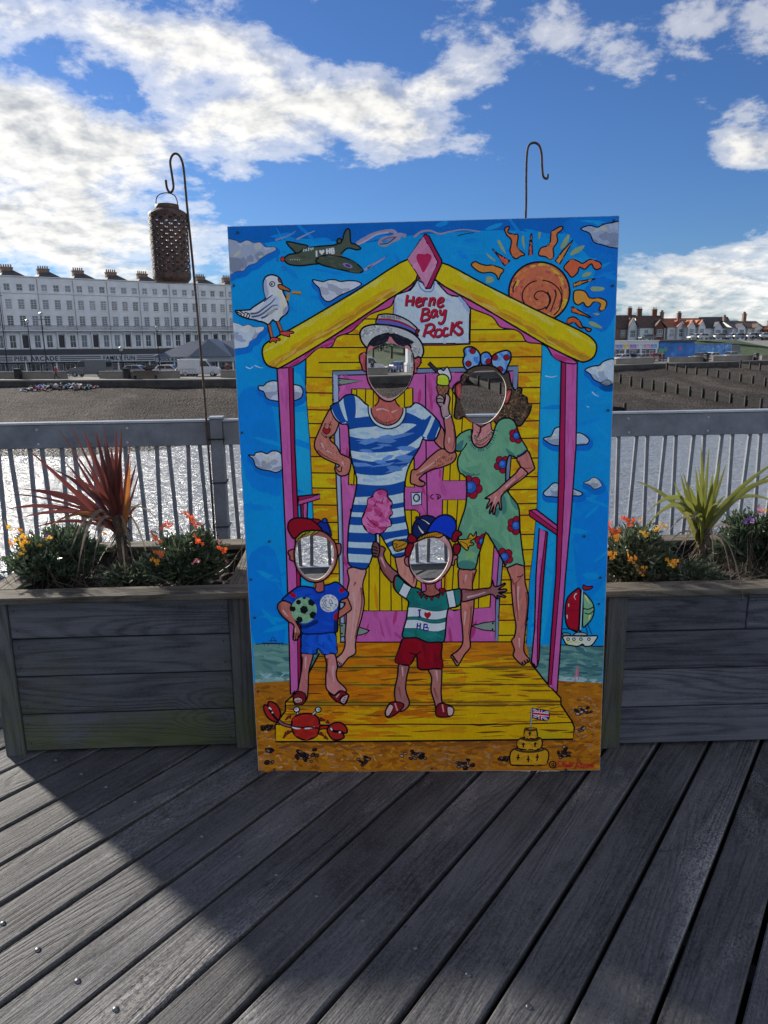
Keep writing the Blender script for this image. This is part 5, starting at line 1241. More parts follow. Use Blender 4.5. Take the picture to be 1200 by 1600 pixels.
# head of the girl
for t in ('600,600 560,600 545,640 560,690 605,705', '1115,590 1150,580 1170,610 1135,640 1130,690 1100,692'): a.P((160, 92, 96), m4(t), o=1.7)
a.P((14, 30, 84), m4('640,330 640,260 660,200 700,150 760,120 840,118 900,150 860,220 800,310 720,370 660,370'), o=2.0)
for t in ('690,200 730,260 775,310 750,330 710,270', '715,155 770,160 840,205 830,225 770,180'): a.P((190, 202, 216), m4(t), o=1.2)
a.C((14, 30, 84), m4('692,142')[0], 2.4, o=1.2)
hd = a.P((184, 128, 124), m4('660,420 620,500 595,600 600,700 640,800 720,880 820,915 920,895 1010,820 1080,720 1110,600 1095,480 1050,390 960,330 840,320 740,350'), o=2.0)
a.dabs([(164, 104, 104), (200, 150, 142)], hd, 12, 20, 5, 1.2, .5, clip=hd, seed=50)
a.P((10, 50, 170), m4('810,310 840,240 900,160 970,115 1050,110 1120,150 1150,220 1140,310 1090,390 1040,360 980,340 900,320'), o=2.2)
a.P((176, 122, 24), m4('680,420 720,370 800,330 900,305 980,325 1000,345 950,375 880,365 800,375 740,395'), o=1.8); 
for k in range(10): a.S((90, 60, 20), m4('%d,%d %d,%d' % (720 + k * 27, 385 - k * 5, 735 + k * 27, 355 - k * 4)), 1.2)
RB = (128, 10, 28)
for t in ('590,350 620,330 670,360 690,400 660,430 600,430 580,390', '600,440 650,450 640,500 610,580 570,600 550,560 560,500', '1110,330 1150,290 1200,310 1215,340 1170,370 1150,420 1100,410', '1120,460 1170,450 1200,480 1190,540 1150,580 1120,540'): a.P(RB, m4(t), o=1.8)
br = a.P((176, 124, 26), m4('405,440 430,400 480,405 540,410 580,440 560,490 480,530 430,520'), o=1.6)
for t in ('410,445 460,450 440,480', '430,500 500,470 560,440', '450,520 520,500'): a.S((70, 46, 16), m4(t), 1.4)
br = a.P((190, 140, 24), n8('240,155 330,150 360,100 380,95 400,120 430,70 425,130 370,170 400,190 400,210 360,220 340,265 310,250 270,205'), o=1.6)
for t in ('260,170 330,200 340,240', '330,150 380,140', '350,180 390,200'): a.S((80, 54, 16), n8(t), 1.3)
# ---- board panel with the four face openings
LEVEL = {'painted_backdrop': 0, 'painted_cloud': 1, 'painted_sun': 2, 'painted_plane': 2, 'painted_boat': 2, 'painted_hut': 3, 'painted_sign': 4, 'painted_seagull': 4,
         'painted_man': 5, 'painted_woman': 6, 'painted_boy': 7, 'painted_girl': 8, 'painted_crab': 5, 'painted_sandcastle': 4, 'painted_signature': 4}
def paint_material():
    mt = bpy.data.materials.new('brushed_gloss_paint'); mt.use_nodes = True
    g = NT(mt.node_tree); b = mt.node_tree.nodes['Principled BSDF']
    at = g.n('ShaderNodeAttribute'); at.attribute_name = 'Col'
    tc = g.n('ShaderNodeTexCoord').outputs['Object']
    n_a = g.noise(g.mapping(tc, scale=(1, 1, 1)), 9, 4, .6, .6)
    n_b = g.noise(g.mapping(tc, scale=(3, .8, 1), rot=(0, 0, .35)), 60, 4, .7, .3)
    n_c = g.noise(tc, 260, 3, .7)
    k = g.math('ADD', g.math('MULTIPLY', n_a, .34), g.math('ADD', g.math('MULTIPLY', n_b, .42), g.math('MULTIPLY', n_c, .2)))
    k = g.math('ADD', g.math('MULTIPLY', k, 1.0), .50)
    vm = g.vmath('SCALE', at.outputs['Color']); g.l(k, vm.node.inputs['Scale'])
    g.l(vm, b.inputs['Base Color'])
    b.inputs['Roughness'].default_value = .5; b.inputs['Specular IOR Level'].default_value = .12
    bp = g.n('ShaderNodeBump'); bp.inputs['Strength'].default_value = .25; bp.inputs['Distance'].default_value = .002
    g.l(n_b, bp.inputs['Height']); g.l(bp.outputs[0], b.inputs['Normal'])
    return mt
PAINT = paint_material()
board = empty('photo_board', BM)
tag(board, 'tall painted seaside photo cutout board with four face holes leaning on the planters', 'photo board')
def build_board():
    edge = mat('board_edge_ply', (.42, .38, .32), .8, .2, 60)
    back = mat('board_back_ply', (.30, .22, .14), .8, .15, 8, stretch=(1, 6, 1))
    loops = [to_board(BOARD_PX)] + [to_board(h) for h in HOLES]
    vs_ = []; es = []
    for lp in loops:
        o = len(vs_); vs_ += [Vector((float(x), float(y))) for x, y in lp]; es += [(o + i, o + (i + 1) % len(lp)) for i in range(len(lp))]
    ov, oe, of = delaunay_2d_cdt(vs_, es, [], 0, 1e-6, False)[:3]
    V = np.array([(v.x, v.y) for v in ov]); F = np.array([f for f in of if len(f) == 3]); c = V[F].mean(1)
    ok = inside(c, loops[0])
    for lp in loops[1:]: ok &= ~inside(c, lp)
    F = F[ok]; n = len(V)
    mb = MB()
    mb.add([(x, y, 0) for x, y in V], [tuple(f) for f in F], 0)
    mb.add([(x, y, -BT) for x, y in V], [tuple(f[::-1]) for f in F], 1)
    for k, lp in enumerate(loops):
        m_ = len(lp); vv = [(x, y, 0) for x, y in lp] + [(x, y, -BT) for x, y in lp]
        mb.add(vv, [(i, i + m_, (i + 1) % m_ + m_, (i + 1) % m_) for i in range(m_)], 0)
    mb.build('panel', [edge, back], board)
    ntri = 0
    for A_ in ARTS:
        V, F, top = flatten(A_.el)
        used, inv = np.unique(F, return_inverse=True)
        P2 = to_board(V[used]); z = .0004 + .0003 * LEVEL[A_.name]
        me = bpy.data.meshes.new(A_.name)
        me.from_pydata([(x, y, z) for x, y in P2], [], inv.reshape(F.shape).tolist())
        cols = np.array([lin(e[0] or (0, 0, 0)) + (1,) for e in A_.el]); cols[:, :3] = np.minimum(cols[:, :3] * GAIN, .86)
        ca = me.color_attributes.new('Col', 'FLOAT_COLOR', 'CORNER')
        ca.data.foreach_set('color', np.repeat(cols[top], 3, 0).astype(np.float32).ravel())
        bm = bmesh.new(); bm.from_mesh(me); bm.normal_update()
        fl = [f for f in bm.faces if f.normal.z < 0]; bmesh.ops.reverse_faces(bm, faces=fl); bm.to_mesh(me); bm.free()
        me.materials.append(PAINT); ntri += len(F)
        o = obj(A_.name, me, board)
        if A_.label: o['label'] = A_.label
    # screws
    sm = mat('screw_head', (.02, .03, .06), .5, .05)
    mb = MB().lathe([(0.0, .0032), (.0034, .0030), (.0042, .002), (.0042, 0)], 8); me = mb.mesh('screw', sm)
    for x, y in ((371, 362), (365, 445), (378.5, 675), (421.5, 845), (393, 904.5), (399, 964), (404.5, 1079), (430, 1201), (959, 346), (957, 447.5), (950, 642), (913, 838.5), (938, 903), (936, 944), (885, 1202), (676, 1200)):
        u, v = to_board([(x, y)])[0]; obj('screw', me, board, T(u, v, .003))
    print('BOARD TRIS', ntri)
build_board()
# ---------------------------------------------------------------- planting
def leaf_mat(name, c1, c2, trans=.35, rough=.55):
    if name in MATS: return MATS[name]
    mt = bpy.data.materials.new(name); mt.use_nodes = True
    g = NT(mt.node_tree); b = mt.node_tree.nodes['Principled BSDF']; out = mt.node_tree.nodes['Material Output']
    oi = g.n('ShaderNodeNewGeometry').outputs['Random Per Island']
    tc = g.n('ShaderNodeTexCoord').outputs['Object']
    f = g.math('ADD', g.math('MULTIPLY', oi, .65), g.math('MULTIPLY', g.noise(tc, 14, 3, .6), .5))
    f = g.math('SUBTRACT', f, .08)
    c = g.mix(f, c1, c2); g.l(c, b.inputs['Base Color']); b.inputs['Roughness'].default_value = rough
    tr = g.n('ShaderNodeBsdfTranslucent'); sc = g.vmath('SCALE', c); sc.node.inputs['Scale'].default_value = 1.3; g.l(sc, tr.inputs[0])
    mx = g.n('ShaderNodeMixShader'); mx.inputs[0].default_value = trans
    g.l(b.outputs[0], mx.inputs[1]); g.l(tr.outputs[0], mx.inputs[2]); g.l(mx.outputs[0], out.inputs[0])
    MATS[name] = mt; return mt

def blade(base, tip, w, sag=0.0, fold=.25, n=9, curl=None, side=None):
    "sword-shaped leaf from base to tip, V-folded, arching by sag metres"
    base, tip = Vector(base), Vector(tip); d = tip - base; L = d.length
    sd = side or d.cross(Vector((0, -1, .3))).normalized()
    if sd.length < .1: sd = Vector((1, 0, 0))
    vs_ = []; fs = []
    for i in range(n + 1):
        t = i / n
        p = base + d * t + Vector((0, 0, 1)) * sag * 4 * t * (1 - t)
        if curl: p += curl * (t ** 3)
        ww = w * (0.55 + .45 * math.sin(min(1, t * 2.2) * math.pi / 2)) * (1 - t ** 2.6) * .5 + .0006
        nn = sd.cross(d.normalized()).normalized()
        vs_ += [p - sd * ww + nn * ww * fold, p, p + sd * ww + nn * ww * fold]
        if i:
            o = (i - 1) * 3
            fs += [(o, o + 1, o + 4, o + 3), (o + 1, o + 2, o + 5, o + 4)]
    return vs_, fs

def at_depth(px, py, y): return at_plane(px, py, Vector((0, y, 0)), Vector((0, 1, 0)))

def spiky(name, label, crop, base_px, ground_px, Y, tips, mats, trunk_m):
    b = at_depth(*crop('%f,%f' % base_px)[0], Y); g0 = Vector((b.x, Y, CAP_Z - .08))
    root = empty('cordyline_plant', T(*g0)); tag(root, label, 'plant')
    rng = random.Random(11)
    mb = MB(); mb.tube([Vector((0, 0, 0)), Vector((.004, 0, (b.z - g0.z) * .5)), b - g0 + Vector((0, 0, .06))], [.024, .02, .022], 10)
    for k in range(60):
        a_ = rng.uniform(0, 6.28); z = rng.uniform(.02, b.z - g0.z + .02)
        mb.tube([Vector((math.cos(a_) * .018, math.sin(a_) * .018, z)), Vector((math.cos(a_) * .045, math.sin(a_) * .045, z - .035))], [.004, .001], 4)
    mb.build('trunk', trunk_m, root)
    tips = list(tips) + [(t[0] + rng.uniform(-60, 60), t[1] + rng.uniform(-10, 90), t[2], t[3] * .7, t[4], t[5] + rng.uniform(-.08, .08)) for t in tips if t[2] == 0 and t[1] < 420 and rng.random() < .7]
    for (tx, ty, mk, w, sag, dy) in tips:
        p = crop('%f,%f' % (tx, ty))[0]; tip = at_depth(p[0], p[1], Y + dy)
        st = b + Vector((rng.uniform(-.012, .012), rng.uniform(-.012, .012), rng.uniform(-.05, .06)))
        v, f = blade(st - g0, tip - g0, w * (.56 if mk < 2 else .5), sag, rng.uniform(.15, .4))
        MB().add(v, f).build('leaf', mats[mk], root, smooth=True)
    return root
red_l = leaf_mat('bronze_red_leaf', (.045, .010, .012), (.15, .038, .028), .3, .36)
ora_l = leaf_mat('orange_brown_leaf', (.20, .06, .015), (.42, .16, .04), .45)
dead_l = leaf_mat('dead_straw_leaf', (.07, .055, .045), (.22, .18, .13), .3)
grn_l = leaf_mat('yellow_green_leaf', (.05, .07, .012), (.20, .20, .04), .35, .36)
cl = Crop(0, 640, 1 / 3)
TL_ = [(390, 95, 0, .05, 0, 0), (450, 100, 0, .05, 0, .03), (545, 95, 0, .046, 0, -.04), (500, 150, 0, .045, 0, -.02), (140, 195, 0, .038, .01, -.12), (330, 70, 0, .02, 0, .1), (30, 468, 0, .04, .05, -.1), (85, 510, 0, .03, .03, -.16),
       (85, 370, 0, .026, .03, .1), (130, 375, 0, .03, .03, .05), (300, 240, 0, .03, .01, .1), (340, 210, 0, .03, .01, .12), (610, 160, 0, .03, .0, .1), (612, 240, 1, .046, 0, -.08), (640, 250, 0, .028, 0, .1), (660, 440, 0, .024, .03, .05),
       (420, 280, 0, .045, 0, -.08), (470, 230, 0, .05, 0, .05), (520, 170, 0, .05, 0, .07), (570, 260, 0, .04, 0, .06), (240, 540, 1, .026, .04, -.14), (440, 600, 2, .036, .05, -.2), (360, 790, 2, .036, .16, -.12), (740, 520, 2, .016, .05, .05),
       (300, 800, 2, .02, .14, -.05), (640, 800, 2, .02, .1, -.08), (700, 720, 2, .018, .1, .05), (480, 60, 0, .014, 0, .08), (250, 280, 0, .024, .02, .15), (150, 560, 0, .024, .04, .05), (590, 780, 2, .02, .06, -.12), (430, 770, 2, .018, .1, -.04),
       (410, 170, 0, .04, 0, .06), (500, 300, 0, .05, 0, -.06), (545, 330, 0, .05, 0, -.05), (380, 330, 0, .03, .01, -.08), (330, 360, 0, .03, .02, .06)]
pc_l = spiky('cl', 'bronze red spiky cordyline with drooping dead leaves in the timber planter', cl, (560, 560), (575, 800), 2.83, TL_, [red_l, ora_l, dead_l], mat('fibrous_trunk', (.07, .05, .035), .9, .3, 40, bump=.8))
cr_ = Crop(930, 640, .225)
TR_ = [(735, 240, 0, .042, 0, 0), (870, 330, 0, .04, 0, .05), (695, 400, 0, .04, 0, -.04), (815, 440, 0, .05, 0, -.1), (590, 440, 0, .04, 0, .06), (545, 500, 0, .045, .0, -.05), (612, 440, 0, .036, 0, .1), (280, 495, 0, .034, .03, .05), (350, 730, 0, .042, .10, -.1), (330, 850, 0, .036, .10, -.12),
       (1290, 345, 0, .034, .03, .05), (1330, 500, 0, .042, .08, -.05), (1290, 680, 0, .03, .08, .02), (650, 520, 0, .05, 0, -.06), (760, 500, 0, .05, 0, .06), (710, 560, 0, .05, 0, -.08), (850, 660, 0, .06, .05, -.2), (690, 760, 0, .05, .06, -.2), (560, 640, 0, .03, .02, .1),
       (600, 700, 0, .03, .03, -.1), (900, 600, 0, .035, .02, .1), (490, 880, 2, .022, .08, -.18), (600, 1040, 2, .02, .12, -.18), (1030, 1310, 2, .012, .12, -.42), (950, 1240, 2, .011, .12, -.42), (820, 1080, 2, .018, .1, -.2), (480, 980, 2, .014, .08, .05), (1000, 900, 2, .016, .05, .1), (940, 1060, 2, .016, .08, .05), (520, 1080, 2, .014, .05, -.1)]
pc_r = spiky('cr', 'yellow green spiky cordyline with pale dead leaves in the timber planter', cr_, (745, 900), (745, 1100), 2.87, TR_, [grn_l, grn_l, dead_l], mat('fibrous_trunk', (.07, .05, .035), .9, .3, 40, bump=.8))

def petals(cols):
    pass
fl_o = leaf_mat('orange_petal', (.85, .28, .01), (.95, .42, .03), .3); fl_y = leaf_mat('yellow_petal', (.85, .42, .02), (.95, .58, .05), .3)
fl_r = leaf_mat('red_orange_petal', (.70, .05, .01), (.90, .16, .03), .3); fl_p = leaf_mat('purple_petal', (.12, .03, .25), (.2, .06, .35), .3)
fl_k = leaf_mat('dusky_pink_petal', (.35, .10, .12), (.5, .2, .22), .3)
def flower_mesh(mt, r_, seed):
    rng = random.Random(seed); mb = MB()
    for k in range(7):
        c = Vector((rng.gauss(0, .55), rng.gauss(0, .45), rng.gauss(0, .5))) * r_
        ax = Vector((rng.gauss(0, .7), -1 + rng.gauss(0, .4), .5 + rng.gauss(0, .4))).normalized(); u = ax.orthogonal().normalized(); v = ax.cross(u)
        for j in range(4):
            t = j * math.pi / 2 + rng.uniform(-.2, .2); d = u * math.cos(t) + v * math.sin(t); s_ = ax.cross(d); q = r_ * rng.uniform(.5, .7)
            mb.add([c, c + d * q * .6 + s_ * q * .42 + ax * q * .12, c + d * q + ax * q * .1, c + d * q * .6 - s_ * q * .42 + ax * q * .12], [(0, 1, 2, 3)])
    return mb.mesh('flower', mt)
FM = {}
for nm, mt in (('o', fl_o), ('y', fl_y), ('r', fl_r), ('p', fl_p), ('k', fl_k)): FM[nm] = [flower_mesh(mt, .0145, i) for i in range(3)]
def bush(label, cpx, Y, rx, ry, rz, n, leaf, mt, flowers, seed, stems=10, straw=0, group=None, name='flowering_bush'):
    rng = random.Random(seed)
    c = at_depth(cpx[0], cpx[1], Y); g0 = Vector((c.x, c.y, CAP_Z - .075))
    root = empty(name, T(*g0)); tag(root, label, 'bush', group)
    cz = c.z - g0.z
    mb = MB(); sm_ = MB()
    twigs = []
    for k in range(46):
        a_ = rng.uniform(0, 6.28); e = math.acos(rng.uniform(-.25, 1)); rr = rng.uniform(.55, 1.12)
        d = Vector((math.sin(e) * math.cos(a_) * rx, math.sin(e) * math.sin(a_) * ry, math.cos(e) * rz)) * rr
        tip = Vector((0, 0, cz)) + d; tip.z = max(tip.z, .015)
        st = Vector((rng.uniform(-.3, .3) * rx, rng.uniform(-.3, .3) * ry, 0))
        mid = (st + tip) / 2 + Vector((0, 0, rz * .15)); twigs.append((st, mid, tip)); sm_.tube([st, mid, tip], [.004, .003, .0015], 4)
    for k in range(n):
        st, mid, tip = rng.choice(twigs); t = rng.uniform(.28, 1.0) ** .7
        p = st * (1 - t) ** 2 + mid * 2 * t * (1 - t) + tip * t * t
        d = (tip - mid).normalized() + Vector((rng.gauss(0, .6), rng.gauss(0, .6), rng.gauss(.1, .5))); d.normalize()
        p += Vector((rng.gauss(0, .016), rng.gauss(0, .016), rng.gauss(0, .014)))
        s_ = d.cross(Vector((rng.gauss(0, 1), rng.gauss(0, 1), rng.gauss(0, 1)))).normalized(); l = leaf * rng.uniform(.55, 1.35); w = l * .15
        nn = s_.cross(d)
        mb.add([p, p + d * l * .5 + s_ * w + nn * w * .5, p + d * l - nn * l * .12, p + d * l * .5 - s_ * w + nn * w * .5], [(0, 1, 2, 3)])
    stuff(mb.build('foliage', mt, root)); sm_.build('stems', mat('green_stem', (.05, .055, .025), .8, .2), root)
    if straw:
        s2 = MB()
        for k in range(straw):
            x = rng.uniform(-1, 1) * rx; p = Vector((x, rng.uniform(-1, 1) * ry, .0)); tp = p + Vector((rng.gauss(0, .07), rng.gauss(0, .05), rng.uniform(.05, cz + rz * .9)))
            s2.tube([p, (p + tp) / 2 + Vector((rng.gauss(0, .02), 0, 0)), tp], [.0016, .0014, .0008], 3)
        stuff(s2.build('dry_stalks', dead_l, root))
    for (px, py, kind, dy, sc) in flowers:
        p = at_depth(px, py, Y + dy) - g0
        o = obj('flower', FM[kind][rng.randrange(3)], root, T(*p) @ RZ(rng.uniform(-.5, .5)) @ Matrix.Scale(sc, 4))
    return root
dk = leaf_mat('dark_wallflower_leaf', (.016, .032, .018), (.12, .16, .09), .25, .36)
mg = leaf_mat('grey_green_leaf', (.030, .045, .025), (.13, .16, .09), .25, .5)
bush('dark leafy bush with yellow flowers beside the bronze spiky plant', (85, 868), 2.86, .155, .20, .085, 8500, .032, dk,
     [(11, 821, 'y', -.1, 1), (30, 828, 'o', -.1, .7), (37, 840, 'y', -.15, 1), (40, 848, 'y', -.15, 1), (34, 850, 'y', -.15, .9), (33, 867, 'y', -.16, .7), (36, 858, 'y', -.16, .6), (22, 843, 'y', -.1, 1), (17, 848, 'o', -.1, .8), (78, 841, 'y', -.1, .7), (75, 838, 'p', -.08, .6), (162, 832, 'o', .1, .6), (62, 852, 'y', -.12, .5)], 1, straw=120)
bush('rounded dark bush dotted with red and orange flowers', (295, 872), 2.80, .145, .17, .090, 8500, .032, dk,
     [(262, 822, 'r', -.1, 1.2), (240, 839, 'r', -.1, 1.2), (297, 806, 'r', -.02, 1.1), (303, 818, 'r', -.05, .9), (311, 820, 'r', -.05, .6), (307, 843, 'r', -.15, 1.1), (248, 864, 'r', -.16, .9), (242, 876, 'o', -.16, .9), (346, 858, 'r', -.1, .9), (352, 875, 'k', -.1, .5), (308, 878, 'k', -.17, .8), (342, 844, 'k', -.05, .6), (290, 803, 'r', 0, .8)], 2, straw=40)
bush('grey-green bush with orange and yellow flowers next to the photo board', (985, 868), 2.80, .135, .18, .090, 8000, .030, mg,
     [(980, 813, 'r', -.05, 1.2), (957, 829, 'r', -.1, 1.2), (960, 838, 'o', -.12, 1), (952, 865, 'o', -.15, 1.1), (983, 871, 'o', -.16, 1), (992, 873, 'o', -.16, .8), (996, 891, 'o', -.18, 1), (1003, 887, 'o', -.18, .8), (1006, 833, 'y', -.1, .8), (1028, 826, 'y', -.05, .8), (1036, 821, 'y', 0, .7), (1050, 877, 'o', -.16, 1), (1045, 880, 'y', -.16, .8), (948, 818, 'r', 0, .8), (1000, 812, 'o', .05, .5)], 3, straw=60)
bush('dark bush with purple bloom and dry stalks behind the green spiky plant', (1190, 850), 2.92, .17, .16, .12, 7500, .034, dk,
     [(1173, 814, 'p', -.1, 1.1), (1186, 797, 'k', -.05, 1.0), (1196, 797, 'o', 0, .6)], 4, straw=160)
bush('low straggly weeds between planter flowers', (210, 895), 2.78, .12, .12, .035, 900, .03, mg, [], 5, straw=130, name='weed_clump')
bush('low tangled weeds at the foot of the green spiky plant', (1075, 895), 2.74, .13, .12, .035, 900, .03, mg, [], 6, straw=130, name='weed_clump')
# ---------------------------------------------------------------- sea, beach and promenade
Z_SEA, Z_PROM = -6.6, -2.6
def poly_at(px_list, z): return [at_z(x, y, z) for x, y in px_list]
WALL_PX = [(-420, 596), (-150, 593.5), (0, 592), (180, 591.5), (360, 590), (607, 585), (790, 577), (960, 569), (1080, 565.5), (1200, 562), (1420, 557)]
WALL = poly_at(WALL_PX, Z_PROM)
SHORE = poly_at([(-420, 745), (-150, 722), (0, 715), (180, 705), (360, 692), (607, 676), (790, 669), (960, 664), (1080, 658), (1200, 652), (1420, 642)], Z_SEA)
for k, p in enumerate(WALL): print('wall', WALL_PX[k], tuple(round(v, 1) for v in p), tuple(round(v, 1) for v in SHORE[k]))

def water_mat():
    mt = bpy.data.materials.new('sea_water'); mt.use_nodes = True
    g = NT(mt.node_tree); b = mt.node_tree.nodes['Principled BSDF']
    tc = g.n('ShaderNodeTexCoord').outputs['Object']
    b.inputs['Base Color'].default_value = (.19, .205, .22, 1); b.inputs['Roughness'].default_value = .30
    b.inputs['Specular IOR Level'].default_value = .9; b.inputs['IOR'].default_value = 1.5
    w1 = g.noise(g.mapping(tc, scale=(1, 1.6, 1), rot=(0, 0, .5)), .55, 5, .6, .6)
    w2 = g.noise(g.mapping(tc, scale=(1, 1.3, 1)), 2.6, 5, .65, .4)
    hgt = g.math('ADD', g.math('MULTIPLY', w1, .9), g.math('MULTIPLY', w2, .42))
    bp = g.n('ShaderNodeBump'); bp.inputs['Strength'].default_value = 1.0; bp.inputs['Distance'].default_value = .45
    g.l(hgt, bp.inputs['Height']); g.l(bp.outputs[0], b.inputs['Normal'])
    return mt
structure(MB().add([(-900, -500, Z_SEA), (900, -500, Z_SEA), (900, 190, Z_SEA), (-900, 190, Z_SEA)], [(0, 1, 2, 3)]).build('sea', water_mat()))

def shingle_mat():
    mt = bpy.data.materials.new('shingle'); mt.use_nodes = True
    g = NT(mt.node_tree); b = mt.node_tree.nodes['Principled BSDF']
    geo = g.n('ShaderNodeNewGeometry').outputs['Position']
    n1_ = g.noise(g.mapping(geo, scale=(1, .35, 1), rot=(0, 0, -.3)), .16, 5, .65, .8); n2_ = g.noise(geo, 2.5, 5, .7); vo = g.n('ShaderNodeTexVoronoi'); vo.inputs['Scale'].default_value = 4.5; g.l(geo, vo.inputs['Vector'])
    n3_ = g.noise(g.mapping(geo, scale=(1, 2.5, 1), rot=(0, 0, -.3)), .5, 4, .6)
    k = g.math('ADD', g.math('MULTIPLY', n1_, .6), g.math('ADD', g.math('MULTIPLY', n2_, .35), g.math('ADD', g.math('MULTIPLY', vo.outputs['Color'], .16), g.math('MULTIPLY', n3_, .35))))
    k = g.math('SUBTRACT', k, .13)
    c = g.ramp(k, [(.36, (.016, .0135, .012)), (.58, (.048, .041, .036)), (.80, (.12, .105, .092))])
    sz = g.n('ShaderNodeSeparateXYZ'); g.l(geo, sz.inputs[0])
    wet = g.ramp(g.math('ADD', g.math('MULTIPLY', g.math('SUBTRACT', sz.outputs[2], Z_SEA), .6), g.math('MULTIPLY', n1_, .6)), [(.3, 1.0), (.75, 0.0)])
    c2 = g.mix(wet, c, (.03, .028, .026)); g.l(c2, b.inputs['Base Color'])
    g.l(g.math('SUBTRACT', .92, g.math('MULTIPLY', wet, .55)), b.inputs['Roughness'])
    b.inputs['Specular IOR Level'].default_value = .08
    bp = g.n('ShaderNodeBump'); bp.inputs['Strength'].default_value = 1.0; bp.inputs['Distance'].default_value = .3
    g.l(g.math('ADD', n2_, vo.outputs['Distance']), bp.inputs['Height']); g.l(bp.outputs[0], b.inputs['Normal'])
    return mt
SHINGLE = shingle_mat()
BZ = Z_PROM - .25        # beach level at the foot of the wall
def beach_mesh():
    NT_, NS = 26, 20
    def curve(pts, k, n): 
        p = smooth([tuple(q) for q in pts], False, n); return p
    A_ = smooth([tuple(q) for q in WALL], False, 8); B_ = smooth([tuple(q) for q in SHORE], False, 8)
    vs_ = []; fs = []; n = len(A_)
    for i in range(n):
        for j in range(NT_ + 1):
            t = j / NT_ * 1.9
            p = Vector(A_[i]).lerp(Vector(B_[i]), t) if t <= 1 else Vector(B_[i]) + (Vector(B_[i]) - Vector(A_[i])) * (t - 1)
            z = BZ + (Z_SEA - BZ) * (t ** .85 if t <= 1 else 1 + (t - 1) * .7)
            z += .10 * math.sin(p.x * .22 + p.y * .11) * math.sin(p.y * .35 - p.x * .05) + .05 * math.sin(p.x * .7 + p.y * .9)
            if .25 < t < .45: z += .18 * math.sin((t - .25) / .2 * math.pi)      # storm ridge
            vs_.append((p.x, p.y, z))
    m_ = NT_ + 1
    for i in range(n - 1):
        for j in range(NT_): fs.append((i * m_ + j, (i + 1) * m_ + j, (i + 1) * m_ + j + 1, i * m_ + j + 1))
    return structure(MB().add(vs_, fs).build('beach', SHINGLE, smooth=True))
beach = beach_mesh()
from mathutils.bvhtree import BVHTree
_bv = BVHTree.FromPolygons([tuple(v.co) for v in beach.data.vertices], [tuple(p.vertices) for p in beach.data.polygons])
def on_beach(px, py):
    h = _bv.ray_cast(CAM, ray(px, py)); return h[0]
def beach_z(x, y):
    h = _bv.ray_cast(Vector((x, y, 30)), Vector((0, 0, -1))); return h[0].z if h[0] else BZ

def normals(P):
    out = []
    for i in range(len(P)):
        d = (P[min(i + 1, len(P) - 1)] - P[max(i - 1, 0)]); d.z = 0; d.normalize(); out.append(Vector((-d.y, d.x, 0)))
    return out
WP = [Vector(q) for q in smooth([tuple(p) for p in WALL], False, 6)]; WN = normals(WP)
def strip(name, m_, off0, off1, z0, z1, lab=None):
    "solid band following the sea wall between two offsets inland"
    prof = [(off0, z0), (off1, z0), (off1, z1), (off0, z1)]; vs_ = []; fs = []
    for p, n_ in zip(WP, WN):
        for o_, z in prof: vs_.append((p.x + n_.x * o_, p.y + n_.y * o_, z))
    for i in range(len(WP) - 1):
        for j in range(4): fs.append((i * 4 + j, i * 4 + (j + 1) % 4, (i + 1) * 4 + (j + 1) % 4, (i + 1) * 4 + j))
    return MB().add(vs_, fs).build(name, m_)
concrete = mat('promenade_concrete', (.20, .18, .155), .85, .12, .8)
structure(strip('promenade', mat('promenade_paving', (.12, .11, .10), .85, .10, .5), -3.2, 5.0, -6.2, Z_PROM))
structure(strip('promenade_edge', mat('dark_sea_wall', (.05, .045, .04), .9, .2, 1), -3.45, -3.18, -6.2, Z_PROM - .12))
structure(strip('road', mat('asphalt', (.05, .05, .052), .9, .12, .6), 5.0, 14.0, -3.2, Z_PROM - .10))
# inland ground to the horizon
gp = [WP[0] + WN[0] * 13.8 + Vector((-600, -60, 0))] + [p + n_ * 13.9 for p, n_ in zip(WP, WN)] + [WP[-1] + WN[-1] * 13.8 + Vector((900, 60, 0)), Vector((3500, 4500, 0)), Vector((-3500, 4500, 0))]
structure(MB().add([(p.x, p.y, Z_PROM - .02) for p in gp], [tuple(range(len(gp)))]).build('ground', mat('town_ground', (.13, .125, .12), .9, .12, .3)))

# low promenade wall, in separate lengths with gaps
wall_m = mat('rendered_low_wall', (.22, .19, .155), .85, .10, .6)
def low_wall(px0, px1, label):
    k = lambda px: at_plane_wall(px)
    a_, b_ = k(px0), k(px1); d = (b_ - a_); L = d.length; yaw = math.atan2(d.y, d.x)
    root = empty('promenade_wall', T(a_.x, a_.y, Z_PROM) @ RZ(yaw)); tag(root, label, 'wall', 'low walls along the promenade')
    MB().box(0, L, 0, .35, 0, .78).build('wall_body', wall_m, root)
    MB().box(-.05, L + .05, -.06, .41, .785, .88).build('coping', concrete, root)
    return root
def at_plane_wall(px):
    "point of the promenade line seen in a pixel column"
    best = None
    for i in range(len(WP) - 1):
        a_, b_ = WP[i], WP[i + 1]; d = b_ - a_; n_ = Vector((-d.y, d.x, 0)).normalized()
        y = 592 - max(0, px - 360) * .036
        p = at_plane(px, y, a_, n_); t = (p - a_).dot(d) / d.dot(d)
        if -.02 <= t <= 1.02: best = Vector((p.x, p.y, Z_PROM)); break
    if best is None:
        i = 0 if px < 600 else len(WP) - 2; a_, b_ = WP[i], WP[i + 1]; d = b_ - a_; n_ = Vector((-d.y, d.x, 0)).normalized(); p = at_plane(px, 592, a_, n_); best = Vector((p.x, p.y, Z_PROM))
    return best
lw_lab = 'low rendered wall with coping along the promenade'
